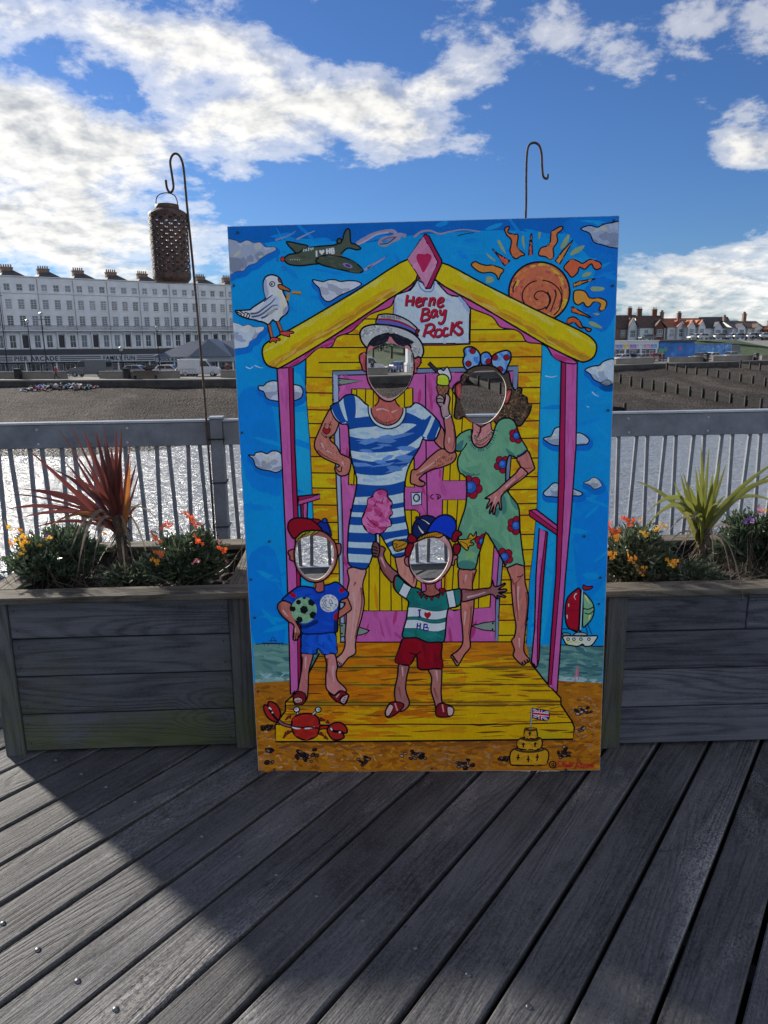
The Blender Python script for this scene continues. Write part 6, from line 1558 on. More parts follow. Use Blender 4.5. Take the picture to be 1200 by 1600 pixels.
for a_, b_ in ((-120, -10), (-2, 104), (155, 280), (345, 470), (490, 606), (645, 780), (800, 950), (962, 1022), (1045, 1100), (1114, 1176), (1190, 1260)): low_wall(a_, b_, lw_lab)

# ---------------------------------------------------------------- groynes
tar = mat('dark_groyne_timber', (.009, .008, .008), .8, .3, 3)
plk = mat('groyne_boards', (.009, .008, .008), .85, .3, 2)
def groyne(bases, label, hpx, board=True):
    P = [on_beach(x, y) for x, y in bases]; P = [p for p in P if p]
    a_, b_ = P[0], P[-1]; n_ = len(P)        # a groyne runs straight out; only its level follows the shingle
    P = [a_.lerp(b_, i / (n_ - 1)) for i in range(n_)]; P = [Vector((p.x, p.y, beach_z(p.x, p.y) * .3 + p.z * .7)) for p in P]
    root = empty('groyne', T(*P[0])); tag(root, label, 'groyne', 'timber groynes across the shingle')
    for i, p in enumerate(P):
        MB().box(-.13, .13, -.13, .13, -.8, 1.15).build('post', tar, root, M=T(*(p - P[0])))
        if i < len(P) - 1 and board:
            q = P[i + 1]; d = q - p; L = math.hypot(d.x, d.y); yaw = math.atan2(d.y, d.x); pit = math.atan2(d.z, L)
            for k in range(3):
                MB().box(.17, L - .17, -.05, .05, -.35 + k * .36, -.02 + k * .36).build('plank', plk, root, M=T(*(p - P[0])) @ RZ(yaw) @ Matrix.Rotation(-pit, 4, 'Y'))
z8 = Crop(940, 450, 260 / 1200)
G1_ = [tuple(p) for p in z8('60,668 118,678 200,692 283,706 365,720 457,738 542,755 637,775 735,795 832,815 935,832 1037,850 1147,870')]
G2_ = [tuple(p) for p in z8('470,590 542,604 615,618 688,632 766,646 843,660 926,672 1015,684 1098,696 1185,710 1270,722')]
G3_ = [tuple(p) for p in z8('1000,574 1068,582 1141,592 1215,602 1290,612')]
G0_ = [(716, 592), (733, 596), (750, 600), (766, 604), (783, 609), (801, 614), (820, 620), (840, 627), (862, 634), (884, 641), (907, 649)]
G4_ = [tuple(p) for p in z8('-120,885 -40,893 60,900 165,910')]
for gb, lb in ((G0_, 'groyne of dark posts seen through the face holes of the photo board'), (G1_, 'long timber groyne running down to the surf'), (G2_, 'timber groyne further along, below the blue painted wall'), (G3_, 'short line of groyne posts below the grass bank'), (G4_, 'end of a dark groyne just above the pier rail')): groyne(gb, lb, 10)

# heap of washed-up rubbish
def heap():
    rng = random.Random(2); p0 = on_beach(95, 606); root = empty('debris_heap', T(*p0)); tag(root, 'long heap of coloured debris lying on the shingle', 'debris heap')
    ms = [mat('debris_' + n_, c, .7, .2) for n_, c in (('black', (.02, .02, .022)), ('white', (.6, .6, .6)), ('blue', (.03, .10, .35)), ('red', (.4, .05, .05)), ('grey', (.2, .2, .2)), ('green', (.05, .25, .12)))]
    mb = MB()
    for k in range(340):
        x = rng.uniform(-4.6, 4.4); s_ = rng.uniform(.05, .24); z = rng.uniform(0, .55) * (1 - (abs(x) / 5) ** 2) ; y = rng.gauss(0, .55)
        M = T(x, y + x * .03, z - .05 + beach_z(p0.x + x, p0.y + y) - p0.z) @ Matrix.Rotation(rng.uniform(0, 6), 4, Vector((rng.gauss(0, 1), rng.gauss(0, 1), rng.gauss(0, 1))).normalized())
        mb.box(-s_, s_, -s_ * .5, s_ * .5, -s_ * .25, s_ * .25, rng.choice([0, 0, 4, 4, 1, 1, 1, 2, 3, 5]), M)
    stuff(mb.build('pieces', ms, root))
heap()
# ---------------------------------------------------------------- town behind the beach
white_r = mat('white_render', (.60, .61, .62), .85, .07, .25)
cream_r = mat('cream_render', (.60, .56, .48), .85, .06, .4)
brick_r = mat('brown_brick', (.17, .115, .085), .9, .15, 2)
dark_br = mat('dark_red_brick', (.13, .06, .045), .9, .15, 2)
slate = mat('dark_slate_roof', (.055, .052, .055), .8, .2, 1.2, bump=.3, bscale=6)
brown_t = mat('brown_tile_roof', (.085, .055, .045), .85, .2, 1.2, bump=.3, bscale=6)
orange_t = mat('orange_tile_roof', (.30, .105, .055), .85, .2, 1.2, bump=.3, bscale=6)
glass_d = mat('dark_window_glass', (.10, .115, .14), .08, .2, .5, spec=.6, rand=.75)
frame_w = mat('white_frame', (.7, .7, .7), .6, .05)
iron_b = mat('black_ironwork', (.015, .015, .018), .6, .1)
pot_m = mat('clay_pot', (.25, .15, .10), .9, .15)
door_b = mat('dark_door', (.03, .03, .035), .5, .1)
def window_mesh(w, h, bars=(1, 2), t=.06):
    fr = MB(); fr.box(-w / 2, -w / 2 + t, 0, .05, 0, h); fr.box(w / 2 - t, w / 2, 0, .05, 0, h); fr.box(-w / 2 + t, w / 2 - t, 0, .05, 0, t); fr.box(-w / 2 + t, w / 2 - t, 0, .05, h - t, h)
    for i in range(bars[0]): x = -w / 2 + w * (i + 1) / (bars[0] + 1); fr.box(x - .018, x + .018, .005, .045, t, h - t)
    for i in range(bars[1]): z = h * (i + 1) / (bars[1] + 1); fr.box(-w / 2 + t, w / 2 - t, .008, .042, z - .022, z + .022)
    pn = MB().box(-w / 2 + t * .5, w / 2 - t * .5, .052, .07, t * .5, h - t * .5)
    return fr.mesh('window', frame_w), pn.mesh('pane', glass_d)
_WIN = {}
def add_window(root, x, y, z, w, h, bars=(1, 2), rot=None):
    key = (round(w, 2), round(h, 2), bars)
    if key not in _WIN: _WIN[key] = window_mesh(w, h, bars)
    f, p = _WIN[key]; M = T(x, y, z) if rot is None else T(x, y, z) @ RZ(rot)
    o = obj('window', f, root, M); obj('pane', p, o); return o
def wall_with_openings(x0, x1, z0, z1, ops, depth=.18, y=0.0):
    "front skin with real openings and reveals"
    xs = sorted({x0, x1} | {v for o in ops for v in o[:2]}); zs = sorted({z0, z1} | {v for o in ops for v in o[2:]})
    mb = MB()
    for a_, b_ in zip(xs[:-1], xs[1:]):
        for c_, d_ in zip(zs[:-1], zs[1:]):
            mx, mz = (a_ + b_) / 2, (c_ + d_) / 2
            if any(o[0] < mx < o[1] and o[2] < mz < o[3] for o in ops): continue
            mb.add([(a_, y, c_), (b_, y, c_), (b_, y, d_), (a_, y, d_)], [(0, 1, 2, 3)])
    for a_, b_, c_, d_ in ops:
        mb.add([(a_, y, c_), (b_, y, c_), (b_, y, d_), (a_, y, d_), (a_, y + depth, c_), (b_, y + depth, c_), (b_, y + depth, d_), (a_, y + depth, d_)], [(0, 4, 5, 1), (1, 5, 6, 2), (2, 6, 7, 3), (3, 7, 4, 0)])
    return mb

# ---- the long white terrace
ZT = 13.5
TA, TB = at_z(0, 431, ZT), at_z(358, 446, ZT)
td = (TB - TA); tl = td.length; t_yaw = math.atan2(td.y, td.x)
NB = 21.3                                    # window bays between those two pixels
BAY = tl / NB; HW = BAY * 3
print('terrace', TA, TB, math.degrees(t_yaw), 'bay', BAY)
def terrace_house():
    root = empty('terrace_house')
    rows = [(1.0, 3.3), (5.0, 6.75), (7.86, 9.6), (11.06, 12.25)]; g0 = Z_PROM
    ops = []; wins = []
    for r_, (z0, z1) in enumerate(rows):
        w = 1.08 if r_ < 3 else 1.02
        for b_ in range(3):
            cx = (b_ + .5) * BAY; ops.append((cx - w / 2, cx + w / 2, z0, z1)); wins.append((cx, z0, w, z1 - z0, r_, b_))
    mb = wall_with_openings(0, HW, g0, ZT, ops)
    mb.add([(0, 0, g0), (0, 9, g0), (0, 9, ZT), (0, 0, ZT)], [(3, 2, 1, 0)]); mb.add([(HW, 0, g0), (HW, 9, g0), (HW, 9, ZT), (HW, 0, ZT)], [(0, 1, 2, 3)])
    mb.add([(0, 9, g0), (HW, 9, g0), (HW, 9, ZT), (0, 9, ZT)], [(3, 2, 1, 0)]); mb.add([(0, .36, ZT - .6), (HW, .36, ZT - .6), (HW, 9, ZT - .6), (0, 9, ZT - .6)], [(0, 1, 2, 3)])
    mb.box(0, HW, .35, .36, ZT - .6, ZT)
    mb.build('wall', white_r, root)
    for cx, z0, w, h, r_, b_ in wins:
        if r_ == 0 and b_ == 1:
            d = MB().box(-w / 2, w / 2, .14, .2, -.6, h).build('door', door_b, root, M=T(cx, 0, z0)); MB().box(w / 2 - .18, w / 2 - .1, .10, .138, h * .3, h * .36).build('handle', pot_m, d)
            MB().box(-w * .75, -w * .55, -.35, -.002, -.6, h + .25).box(w * .55, w * .75, -.35, -.002, -.6, h + .25).box(-w * .85, w * .85, -.42, -.003, h + .26, h + .5).build('porch', white_r, root, M=T(cx, 0, z0))
        else:
            add_window(root, cx, .10, z0, w, h, (1, 3) if r_ in (1, 2) else (1, 1))
            MB().box(-w / 2 - .06, w / 2 + .06, -.09, -.003, -.10, -.01).build('sill', white_r, root, M=T(cx, 0, z0))
    MB().box(0, HW, -.16, -.002, 10.66, 10.82).build('string_course', white_r, root)
    MB().box(0, HW, -.22, .36, ZT + .002, ZT + .14).build('parapet_coping', white_r, root)
    MB().box(0, HW, -1.0, -.003, 4.0, 4.14).build('balcony_slab', white_r, root)
    rl = MB().box(0, HW, -1.0, -.95, 4.95, 5.01)
    n = int(HW / .17)
    for k in range(n): rl.box(k * .17 + .05, k * .17 + .085, -.99, -.96, 4.15, 4.95)
    stuff(rl.build('balcony_railing', iron_b, root))
    MB().tube([(0, -.08, Z_PROM + 3), (0, -.08, ZT - .3)], .04, 6).build('drainpipe', mat('grey_pipe', (.2, .2, .21), .6, .1), root, M=T(HW - .12, 0, 0))
    # slate hip and the chimney on the party wall
    rf = MB(); rf.add([(0.1, 1.0, ZT - .5), (HW - .1, 1.0, ZT - .5), (HW - .1, 8.8, ZT - .5), (.1, 8.8, ZT - .5), (HW * .30, 3.4, ZT + 1.6), (HW * .44, 3.4, ZT + 1.6)], [(0, 1, 5, 4), (1, 2, 5), (2, 3, 4, 5), (3, 0, 4), (3, 2, 1, 0)])
    r0 = rf.build('roof', slate, root)
    ch = MB().box(-1.0, 1.0, -.45, .45, -.2, 1.55).box(-1.08, 1.08, -.53, .53, 1.552, 1.75).build('chimney', brick_r, r0, M=T(HW * .34, 3.4, ZT + .1))
    for k in range(5): MB().lathe([(.13, 0), (.15, .05), (.11, .45), (.13, .5), (.08, .5)], 10, c=(-.8 + k * .4, 0, 1.751)).build('chimney_pot', pot_m, root, M=T(HW * .34, 3.4, ZT + .1))
    return root
th0 = terrace_house()
lab_t = 'tall white terraced house with balcony in the long seafront row'
for k in range(-2, 11):
    o = th0 if k == -2 else copy_tree(th0)
    p = TA + td.normalized() * (k * HW - .2); o.matrix_world = T(p.x, p.y, 0) @ RZ(t_yaw)
    tag(o, {0: 'white terraced house rising behind the tallest street lamp', 1: 'white terraced house above the arcade name lettering', 2: 'white terraced house above the dark grey parked van',
            3: 'white terraced house above the family sign lettering', 4: 'white terraced house above the black car where the arcade ends', 5: 'white terraced house partly hidden by the hanging lantern',
            6: 'white terraced house behind the iron hook pole, above the gift shop'}.get(k, lab_t), 'house', 'white terraced houses along the seafront')

# ---- text as flat lettering
def text_mesh(txt, size, m_, ext=.02):
    cu = bpy.data.curves.new('lettering', 'FONT'); cu.body = txt; cu.size = size; cu.extrude = ext; cu.align_x = 'CENTER'; cu.align_y = 'CENTER'; cu.offset = size * .012; cu.space_character = 1.12; cu.resolution_u = 3
    o = bpy.data.objects.new('lettering', cu); COL.objects.link(o); bpy.context.view_layer.update()
    me = bpy.data.meshes.new_from_object(o.evaluated_get(bpy.context.evaluated_depsgraph_get())); bpy.data.objects.remove(o); bpy.data.curves.remove(cu)
    me.materials.clear(); me.materials.append(m_); me.name = 'lettering'
    bm = bmesh.new(); bm.from_mesh(me); zs_ = [v.co.x for v in bm.verts]; bm.to_mesh(me); bm.free()
    return me, max(zs_) - min(zs_)

# ---- seafront arcade
AZ0 = -1.0
AA, AB = at_z(0, 566.5, AZ0), at_z(245, 564.2, AZ0)
ad = AB - AA; al = ad.length; a_yaw = math.atan2(ad.y, ad.x); a_n = Vector((-ad.y, ad.x, 0)).normalized()
def ax(px): p = at_plane(px, 560, AA, a_n); return (p - AA).dot(ad.normalized())
print('arcade', AA, AB, al)
sign_w = mat('sign_white', (.42, .43, .44), .6, .04); sign_k = mat('sign_black', (.02, .02, .022), .6, .05)
def arcade():
    root = empty('amusement_arcade', T(AA.x, AA.y, Z_PROM) @ RZ(a_yaw)); tag(root, 'low seafront arcade with a long white lettered fascia', 'building')
    x0, x1 = ax(-160), ax(243); zs_ = AZ0 - Z_PROM; zt = zs_ + 1.02
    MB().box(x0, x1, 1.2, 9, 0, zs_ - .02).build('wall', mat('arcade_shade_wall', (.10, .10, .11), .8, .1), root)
    MB().box(x0 - .3, x1, -.1, 9.3, zt + .004, zt + .85).build('roof', mat('arcade_roof', (.06, .065, .07), .8, .1), root)
    fa = MB().box(x0, x1, -.25, .0, zs_, zt).build('fascia', sign_w, root)
    MB().box(x0, x1, .002, 1.3, zs_ + .1, zs_ + .2).build('canopy', sign_k, root)
    for a_, b_ in ((x0, ax(22)), (ax(94), ax(160)), (ax(214), x1 - .1)):
        for k in range(3): MB().box(a_ + .1, b_ - .1, -.275, -.2502, .2 + k * .26, .31 + k * .26).build('fascia_stripe', sign_k, root, M=T(0, 0, zs_))
    for txt, p0, p1 in (('PIER ARCADE', 24, 92), ('FAMILY FUN', 163, 212)):
        me, w = text_mesh(txt, .95, sign_k); W = ax(p1) - ax(p0); s_ = W / w
        obj('lettering', me, root, T((ax(p0) + ax(p1)) / 2, -.27, zs_ + .5) @ Matrix.Rotation(R(90), 4, 'X') @ Matrix.Diagonal((s_, 1.0, 1, 1)))
    n = 22
    for k in range(n):
        xx = x0 + (x1 - x0) * (k + .5) / n; w = (x1 - x0) / n - .3
        add_window(root, xx, 1.1, .25, w, zs_ - .5, (1, 0))
    for k in range(9): MB().box(-.09, .09, -.09, .09, 0, zs_ - .01).build('column', frame_w, root, M=T(x0 + 1 + (x1 - x0 - 2) * k / 8, .2, 0))
arcade()
def gift_pavilion():
    x0, x1 = ax(244), ax(392); root = empty('gift_pavilion', T(AA.x, AA.y, Z_PROM) @ RZ(a_yaw)); tag(root, 'grey pitched-roof gift shop beside the arcade', 'building')
    zs_ = 1.45; xm = ax(330)
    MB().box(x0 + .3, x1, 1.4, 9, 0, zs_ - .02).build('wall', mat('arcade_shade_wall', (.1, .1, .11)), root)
    MB().box(x0, x1, -.3, 0, zs_, zs_ + .75).build('fascia', mat('pavilion_fascia', (.30, .34, .38), .6, .06), root)
    rg = mat('pavilion_roof', (.085, .10, .135), .6, .06, .5)
    zt = zs_ + .76; up_ = 2.5
    rf = MB(); rf.add([(x0 - .3, -.5, zt), (x1 + .3, -.5, zt), (x1 + .3, 9.4, zt), (x0 - .3, 9.4, zt), (x0 + 4, 4.4, zt + up_ * .9), (x1 - 3, 4.4, zt + up_ * .9)], [(0, 1, 5, 4), (1, 2, 5), (2, 3, 4, 5), (3, 0, 4), (3, 2, 1, 0)])
    r0 = rf.build('roof', rg, root)
    gw = ax(365) - ax(298)
    MB().prism([(-gw / 2, 0), (gw / 2, 0), (0, up_)], -.9, 4, 0).build('front_gable', mat('pavilion_gable', (.15, .18, .225), .6, .06, .5), root, M=T(ax(331), 0, zt + .003))
    sl = MB()
    for k in range(-9, 10):
        x = k * gw / 20; h = up_ * (1 - abs(x) / (gw / 2)) - .15
        if h > .1: sl.box(x - .03, x + .03, -.93, -.902, .03, h)
    stuff(sl.build('gable_battens', mat('pavilion_batten', (.11, .135, .17), .6, .06), root, M=T(ax(331), 0, zt + .003)))
    me, w = text_mesh('ROCK & GIFTS', .62, sign_k); W = ax(290) - ax(250); obj('lettering', me, root, T(ax(270), -.32, zs_ + .38) @ Matrix.Rotation(R(90), 4, 'X') @ Matrix.Diagonal((W / w, 1, 1, 1)))
    for k in range(7): MB().box(-.1, .1, -.1, .1, 0, zs_ - .01).build('column', frame_w, root, M=T(x0 + .5 + (x1 - x0 - 1) * k / 6, 0.1, 0))
    for k in range(8):
        add_window(root, x0 + .9 + (x1 - x0 - 1) * (k + .5) / 8.5, 1.3, .2, 1.3, zs_ - .35, (0, 1))
gift_pavilion()

# ---- grass bank and upper road on the right
def bank():
    idx = [i for i in range(len(WP))]; prof = [(22, Z_PROM - .3), (24, Z_PROM + .02), (30, -1.7), (46, .7), (58, 1.05), (90, 1.1), (420, 1.3)]
    i0 = next(i for i in idx if WP[i].x > -12); I = idx[i0:]; vs_ = []; fs = []
    for i in I:
        k = min(1, max(0, (WP[i].x + 12) / 8))
        for o_, z in prof: q = WP[i] + WN[i] * o_; vs_.append((q.x, q.y, Z_PROM - .3 + (z - Z_PROM + .3) * k))
    n = len(prof)
    for a_ in range(len(I) - 1):
        for j in range(n - 1): fs.append((a_ * n + j, a_ * n + j + 1, (a_ + 1) * n + j + 1, (a_ + 1) * n + j)[::-1])
    structure(MB().add(vs_, fs).build('grass_bank', mat('mown_grass', (.028, .055, .014), .95, .25, .5, bump=.5, bscale=3), smooth=False))
bank()
def wall_frame(px, off):
    "frame standing off metres behind the promenade line in a pixel column"
    p = at_plane_wall(px); i = min(range(len(WP)), key=lambda k: (WP[k] - p).length); n_ = WN[i]
    d = ray(px, 560); d2 = Vector((d.x, d.y, 0)).normalized(); t = off / max(.2, d2.dot(n_)); q = p + d2 * t
    return q, math.atan2(-n_.x, n_.y)
def z_at(px, py, q):
    d = ray(px, py); s_ = math.hypot(q.x, q.y) / math.hypot(d.x, d.y); return CAM.z + d.z * s_
def span(px0, px1, off):
    a_, _ = wall_frame(px0, off); b_, _ = wall_frame(px1, off); d = b_ - a_; return a_, d.length, math.atan2(d.y, d.x)

# ---- white kiosk, painted blue shelter and wall
def kiosk():
    a_, L, yaw = span(948, 1026, 18); zt = z_at(990, 532, a_) - Z_PROM; z1 = z_at(990, 537.5, a_) - Z_PROM; z0 = z_at(990, 546, a_) - Z_PROM
    root = empty('seafront_kiosk', T(a_.x, a_.y, Z_PROM) @ RZ(yaw)); tag(root, 'white flat-roofed seafront kiosk with a colourful fascia', 'kiosk')
    MB().box(0, L, .0, 6, 0, z0).build('wall', mat('kiosk_dark', (.12, .12, .13)), root)
    MB().box(-.2, L + .1, -.35, 6.2, zt - .25, zt).build('roof', white_r, root)
    MB().box(-.1, L, -.25, 6.1, z0 + .01, zt - .26).build('fascia', white_r, root)
    rg = random.Random(3)
    for k, c in enumerate(((.55, .20, .25), (.18, .25, .50), (.55, .45, .15), (.3, .2, .45), (.45, .5, .55), (.50, .3, .4), (.2, .3, .5))):
        w = (L - .4) / 7; MB().box(0, w - .12, -.275, -.2502, 0, z1 - z0 - .3).build('fascia_panel', mat('kiosk_panel_%d' % k, c, .6, .25, 1.5), root, M=T(.2 + k * w, 0, z0 + .2))
    for k in range(5): add_window(root, L * (k + .5) / 5, -.1, .4, L / 5 - .7, z0 - .6, (1, 1))
    for k in range(4): MB().box(-.2, .2, -.2, -.02, 0, z0).build('pillar', white_r, root, M=T(L * (k) / 3.2 + .3, -.1, 0))
kiosk()
def blue_walls():
    bl = mat('painted_blue_wall', (.03, .14, .40), .7, .22, .35); bl2 = mat('painted_pale_blue_wall', (.08, .22, .46), .7, .25, .4)
    a_, L, yaw = span(1027, 1083, 18.5); zt = z_at(1050, 531.5, a_) - Z_PROM
    root = empty('painted_shelter', T(a_.x, a_.y, Z_PROM) @ RZ(yaw)); tag(root, 'blue painted seafront building with a dark curved roof edge', 'building')
    MB().box(0, L, 0, 7, 0, zt - .36).build('wall', bl, root); MB().box(-.2, L + .2, -.3, 7.2, zt - .35, zt).build('roof', slate, root)
    for k, (x, z, r_, c) in enumerate(((.8, 1.5, .8, (.12, .30, .16)), (2.0, 1.9, .55, (.10, .28, .2)), (6.2, 2.0, .5, (.45, .1, .12)), (1.2, .6, .6, (.3, .35, .12)), (4.0, .9, .5, (.1, .25, .5)))):
        pts = [(x + r_ * math.cos(t) * random.uniform(.7, 1.1), z + r_ * math.sin(t) * random.uniform(.7, 1.1)) for t in np.linspace(0, 6.283, 11, endpoint=False)]
        MB().prism(pts, -.02 - .003 * k, -.004).build('painted_motif', mat('motif_%d' % k, c, .7, .2), root)
    a_, L, yaw = span(1083.5, 1141, 19); zt = z_at(1110, 537.5, a_) - Z_PROM
    root = empty('painted_wall', T(a_.x, a_.y, Z_PROM) @ RZ(yaw)); tag(root, 'long pale blue mural wall below the parked cars', 'wall')
    MB().box(0, L * .49, 0, .4, 0, zt).build('wall_panel', bl2, root); MB().box(L * .5, L, 0, .4, 0, zt).build('wall_panel', bl2, root); MB().box(-.1, L + .1, -.06, .46, zt + .003, zt + .15).build('coping', concrete, root)
    rg = random.Random(4)
    for k in range(16):
        x, z = rg.uniform(.6, L - .8), rg.uniform(zt * .55, zt - .35); MB().prism([(x, z), (x + rg.uniform(.3, .6), z + .05), (x + .3, z + .3)], -.02, -.004).build('painted_motif', mat('motif_pale', (.45, .55, .62), .7, .1), root)
    a_, L, yaw = span(1141.5, 1155, 19); zt = z_at(1148, 539, a_) - Z_PROM
    root = empty('metal_gate', T(a_.x, a_.y, Z_PROM) @ RZ(yaw)); tag(root, 'plain grey gate between mural wall and grass', 'gate')
    for k in range(5): MB().box(L * k / 5 + .02, L * (k + 1) / 5 - .02, 0, .08, .1, zt).build('slat', mat('gate_grey', (.12, .13, .15), .6, .1), root)
    MB().box(0, L, .081, .16, .3, .5).box(0, L, .081, .16, zt - .5, zt - .3).build('rail', mat('gate_grey', (.12, .13, .15), .6, .1), root)
blue_walls()

# ---- houses on the upper road
def house(px0, px1, Dm, ridge_y, eave_y, wall_m, roof_m, label, gable='side', bays=(), chim=(), base_y=534.5, brick=None):
    a_ = CAM + ray(px0, 533) * (Dm / math.hypot(ray(px0, 533).x, ray(px0, 533).y)); b_ = CAM + ray(px1, 533) * ((Dm + 2.5) / math.hypot(ray(px1, 533).x, ray(px1, 533).y))
    d = b_ - a_; d.z = 0; L = d.length; yaw = math.atan2(d.y, d.x); z0 = 1.0
    zr, ze = z_at((px0 + px1) / 2, ridge_y, (a_ + b_) / 2) - z0, z_at((px0 + px1) / 2, eave_y, (a_ + b_) / 2) - z0
    root = empty('seafront_house', T(a_.x, a_.y, z0) @ RZ(yaw)); tag(root, label, 'house', 'gabled houses above the beach')
    D_ = 9.0
    MB().box(0, L, 0, D_, -.4, ze).build('wall', wall_m, root)
    o_ = .35
    if gable == 'side':      # ridge parallel to the street
        rf = MB().add([(-o_, -o_, ze - .05), (L + o_, -o_, ze - .05), (L + o_, D_ + o_, ze - .05), (-o_, D_ + o_, ze - .05), (-o_, D_ / 2, zr), (L + o_, D_ / 2, zr)], [(0, 1, 5, 4), (2, 3, 4, 5), (3, 2, 1, 0)])
        MB().add([(0, .05, ze), (0, D_ - .05, ze), (0, D_ / 2, zr - .25)], [(0, 2, 1)]).add([(L, .05, ze), (L, D_ - .05, ze), (L, D_ / 2, zr - .25)], [(0, 1, 2)]).build('gable_end', wall_m, root)
    else:                    # gable to the street
        rf = MB().add([(-o_, -o_, ze - .05), (-o_, D_, ze - .05), (L + o_, -o_, ze - .05), (L + o_, D_, ze - .05), (L / 2, -o_, zr), (L / 2, D_, zr)], [(0, 4, 5, 1), (3, 5, 4, 2)])
        MB().add([(.05, -.01, ze), (L - .05, -.01, ze), (L / 2, -.01, zr - .3)], [(0, 1, 2)]).build('gable_end', wall_m, root)
    r0 = rf.build('roof', roof_m, root)
    for (c, w, hr, m_) in bays:      # projecting bay with its own small gable
        x = c * L; w = w * L; top = ze + (zr - ze) * hr
        MB().box(x - w / 2, x + w / 2, -1.0, -.003, -.4, ze).build('bay', m_, root)
        g_ = MB().add([(x - w / 2, -1.0, ze), (x + w / 2, -1.0, ze), (x, -1.0, top)], [(0, 1, 2)]); g_.build('bay_gable', m_, root)
        MB().add([(x - w / 2 - .25, -1.25, ze - .1), (x, -1.25, top + .1), (x, D_ * .4, top + .1), (x - w / 2 - .25, D_ * .2, ze - .1), (x + w / 2 + .25, -1.25, ze - .1), (x + w / 2 + .25, D_ * .2, ze - .1)], [(0, 1, 2, 3), (1, 4, 5, 2)]).build('bay_roof', roof_m, root)
        for z in (.9, ze * .55): add_window(root, x, -1.09, z, w * .62, ze * .28, (2, 1))
    nb = max(2, int(L / 2.6))
    for k in range(nb):
        x = L * (k + .5) / nb
        if any(abs(x - c * L) < w * L / 2 + .5 for (c, w, hr, m_) in bays): continue
        for z in (.9, ze * .55): add_window(root, x, -.085, z, 1.25, ze * .27, (1, 1))
    for (c, zc, w) in chim:
        ch = MB().box(-w / 2, w / 2, -.4, .4, -1.2, zc).box(-w / 2 - .08, w / 2 + .08, -.48, .48, zc + .002, zc + .2).build('chimney', dark_br if w > .9 else brick_r, r0, M=T(c * L, D_ / 2, zr))
        for k in range(3): MB().lathe([(.13, 0), (.14, .05), (.11, .5), (.12, .55), (.07, .55)], 8, c=(-w * .3 + k * w * .3, 0, zc + .202)).build('chimney_pot', pot_m, root, M=T(c * L, D_ / 2, zr))
    return root
zz8 = lambda x: 940 + x * 260 / 1200
zy8 = lambda y: 450 + y * 260 / 1200
house(zz8(40), zz8(262), 226, zy8(192), zy8(290), brick_r, brown_t, 'brown brick house with a small white bay gable', 'side', [(.78, .28, .75, white_r)], [(.32, 1.3, 1.0), (.83, 1.7, 1.1)])
house(zz8(272), zz8(455), 226, zy8(195), zy8(285), white_r, brown_t, 'white gabled house with brown roof and two tall chimneys', 'side', [(.72, .36, .6, dark_br)], [(.15, 1.7, 1.3), (.75, 1.5, 1.3)])
house(zz8(470), zz8(592), 228, zy8(215), zy8(280), white_r, orange_t, 'white house with orange roof and one central front gable', 'side', [(.72, .5, .7, white_r)], [(.08, 1.5, .8)])
house(zz8(596), zz8(735), 228, zy8(214), zy8(278), white_r, orange_t, 'white house with orange roof and two front gables', 'side', [(.25, .36, .7, white_r), (.78, .36, .72, white_r)], [(.02, 1.2, 1.0)])
house(zz8(740), zz8(930), 230, zy8(205), zy8(288), white_r, slate, 'broad white house with dark slate roof and end gable', 'side', [(.45, .3, .5, white_r)], [])
house(zz8(936), zz8(1036), 230, zy8(232), zy8(285), white_r, slate, 'narrow white house with dark roof and white bay', 'side', [(.5, .5, .5, white_r)], [(.1, .8, .8)])
house(zz8(1046), zz8(1160), 232, zy8(235), zy8(288), cream_r, brown_t, 'cream house with brown roof and single tall chimney', 'side', [(.55, .5, .55, cream_r)], [(.3, 1.8, .9)])
house(zz8(1166), zz8(1300), 232, zy8(270), zy8(300), brick_r, orange_t, 'lower brick house with orange roof at the row end', 'side', [(.4, .3, .6, white_r)], [(.7, 1.2, .9)])
house(zz8(-260), zz8(32), 226, zy8(190), zy8(285), cream_r, slate, 'cream house with dark roof mostly hidden by the photo board', 'side', [(.5, .2, .6, white_r)], [(.2, 1.3, 1.0)])

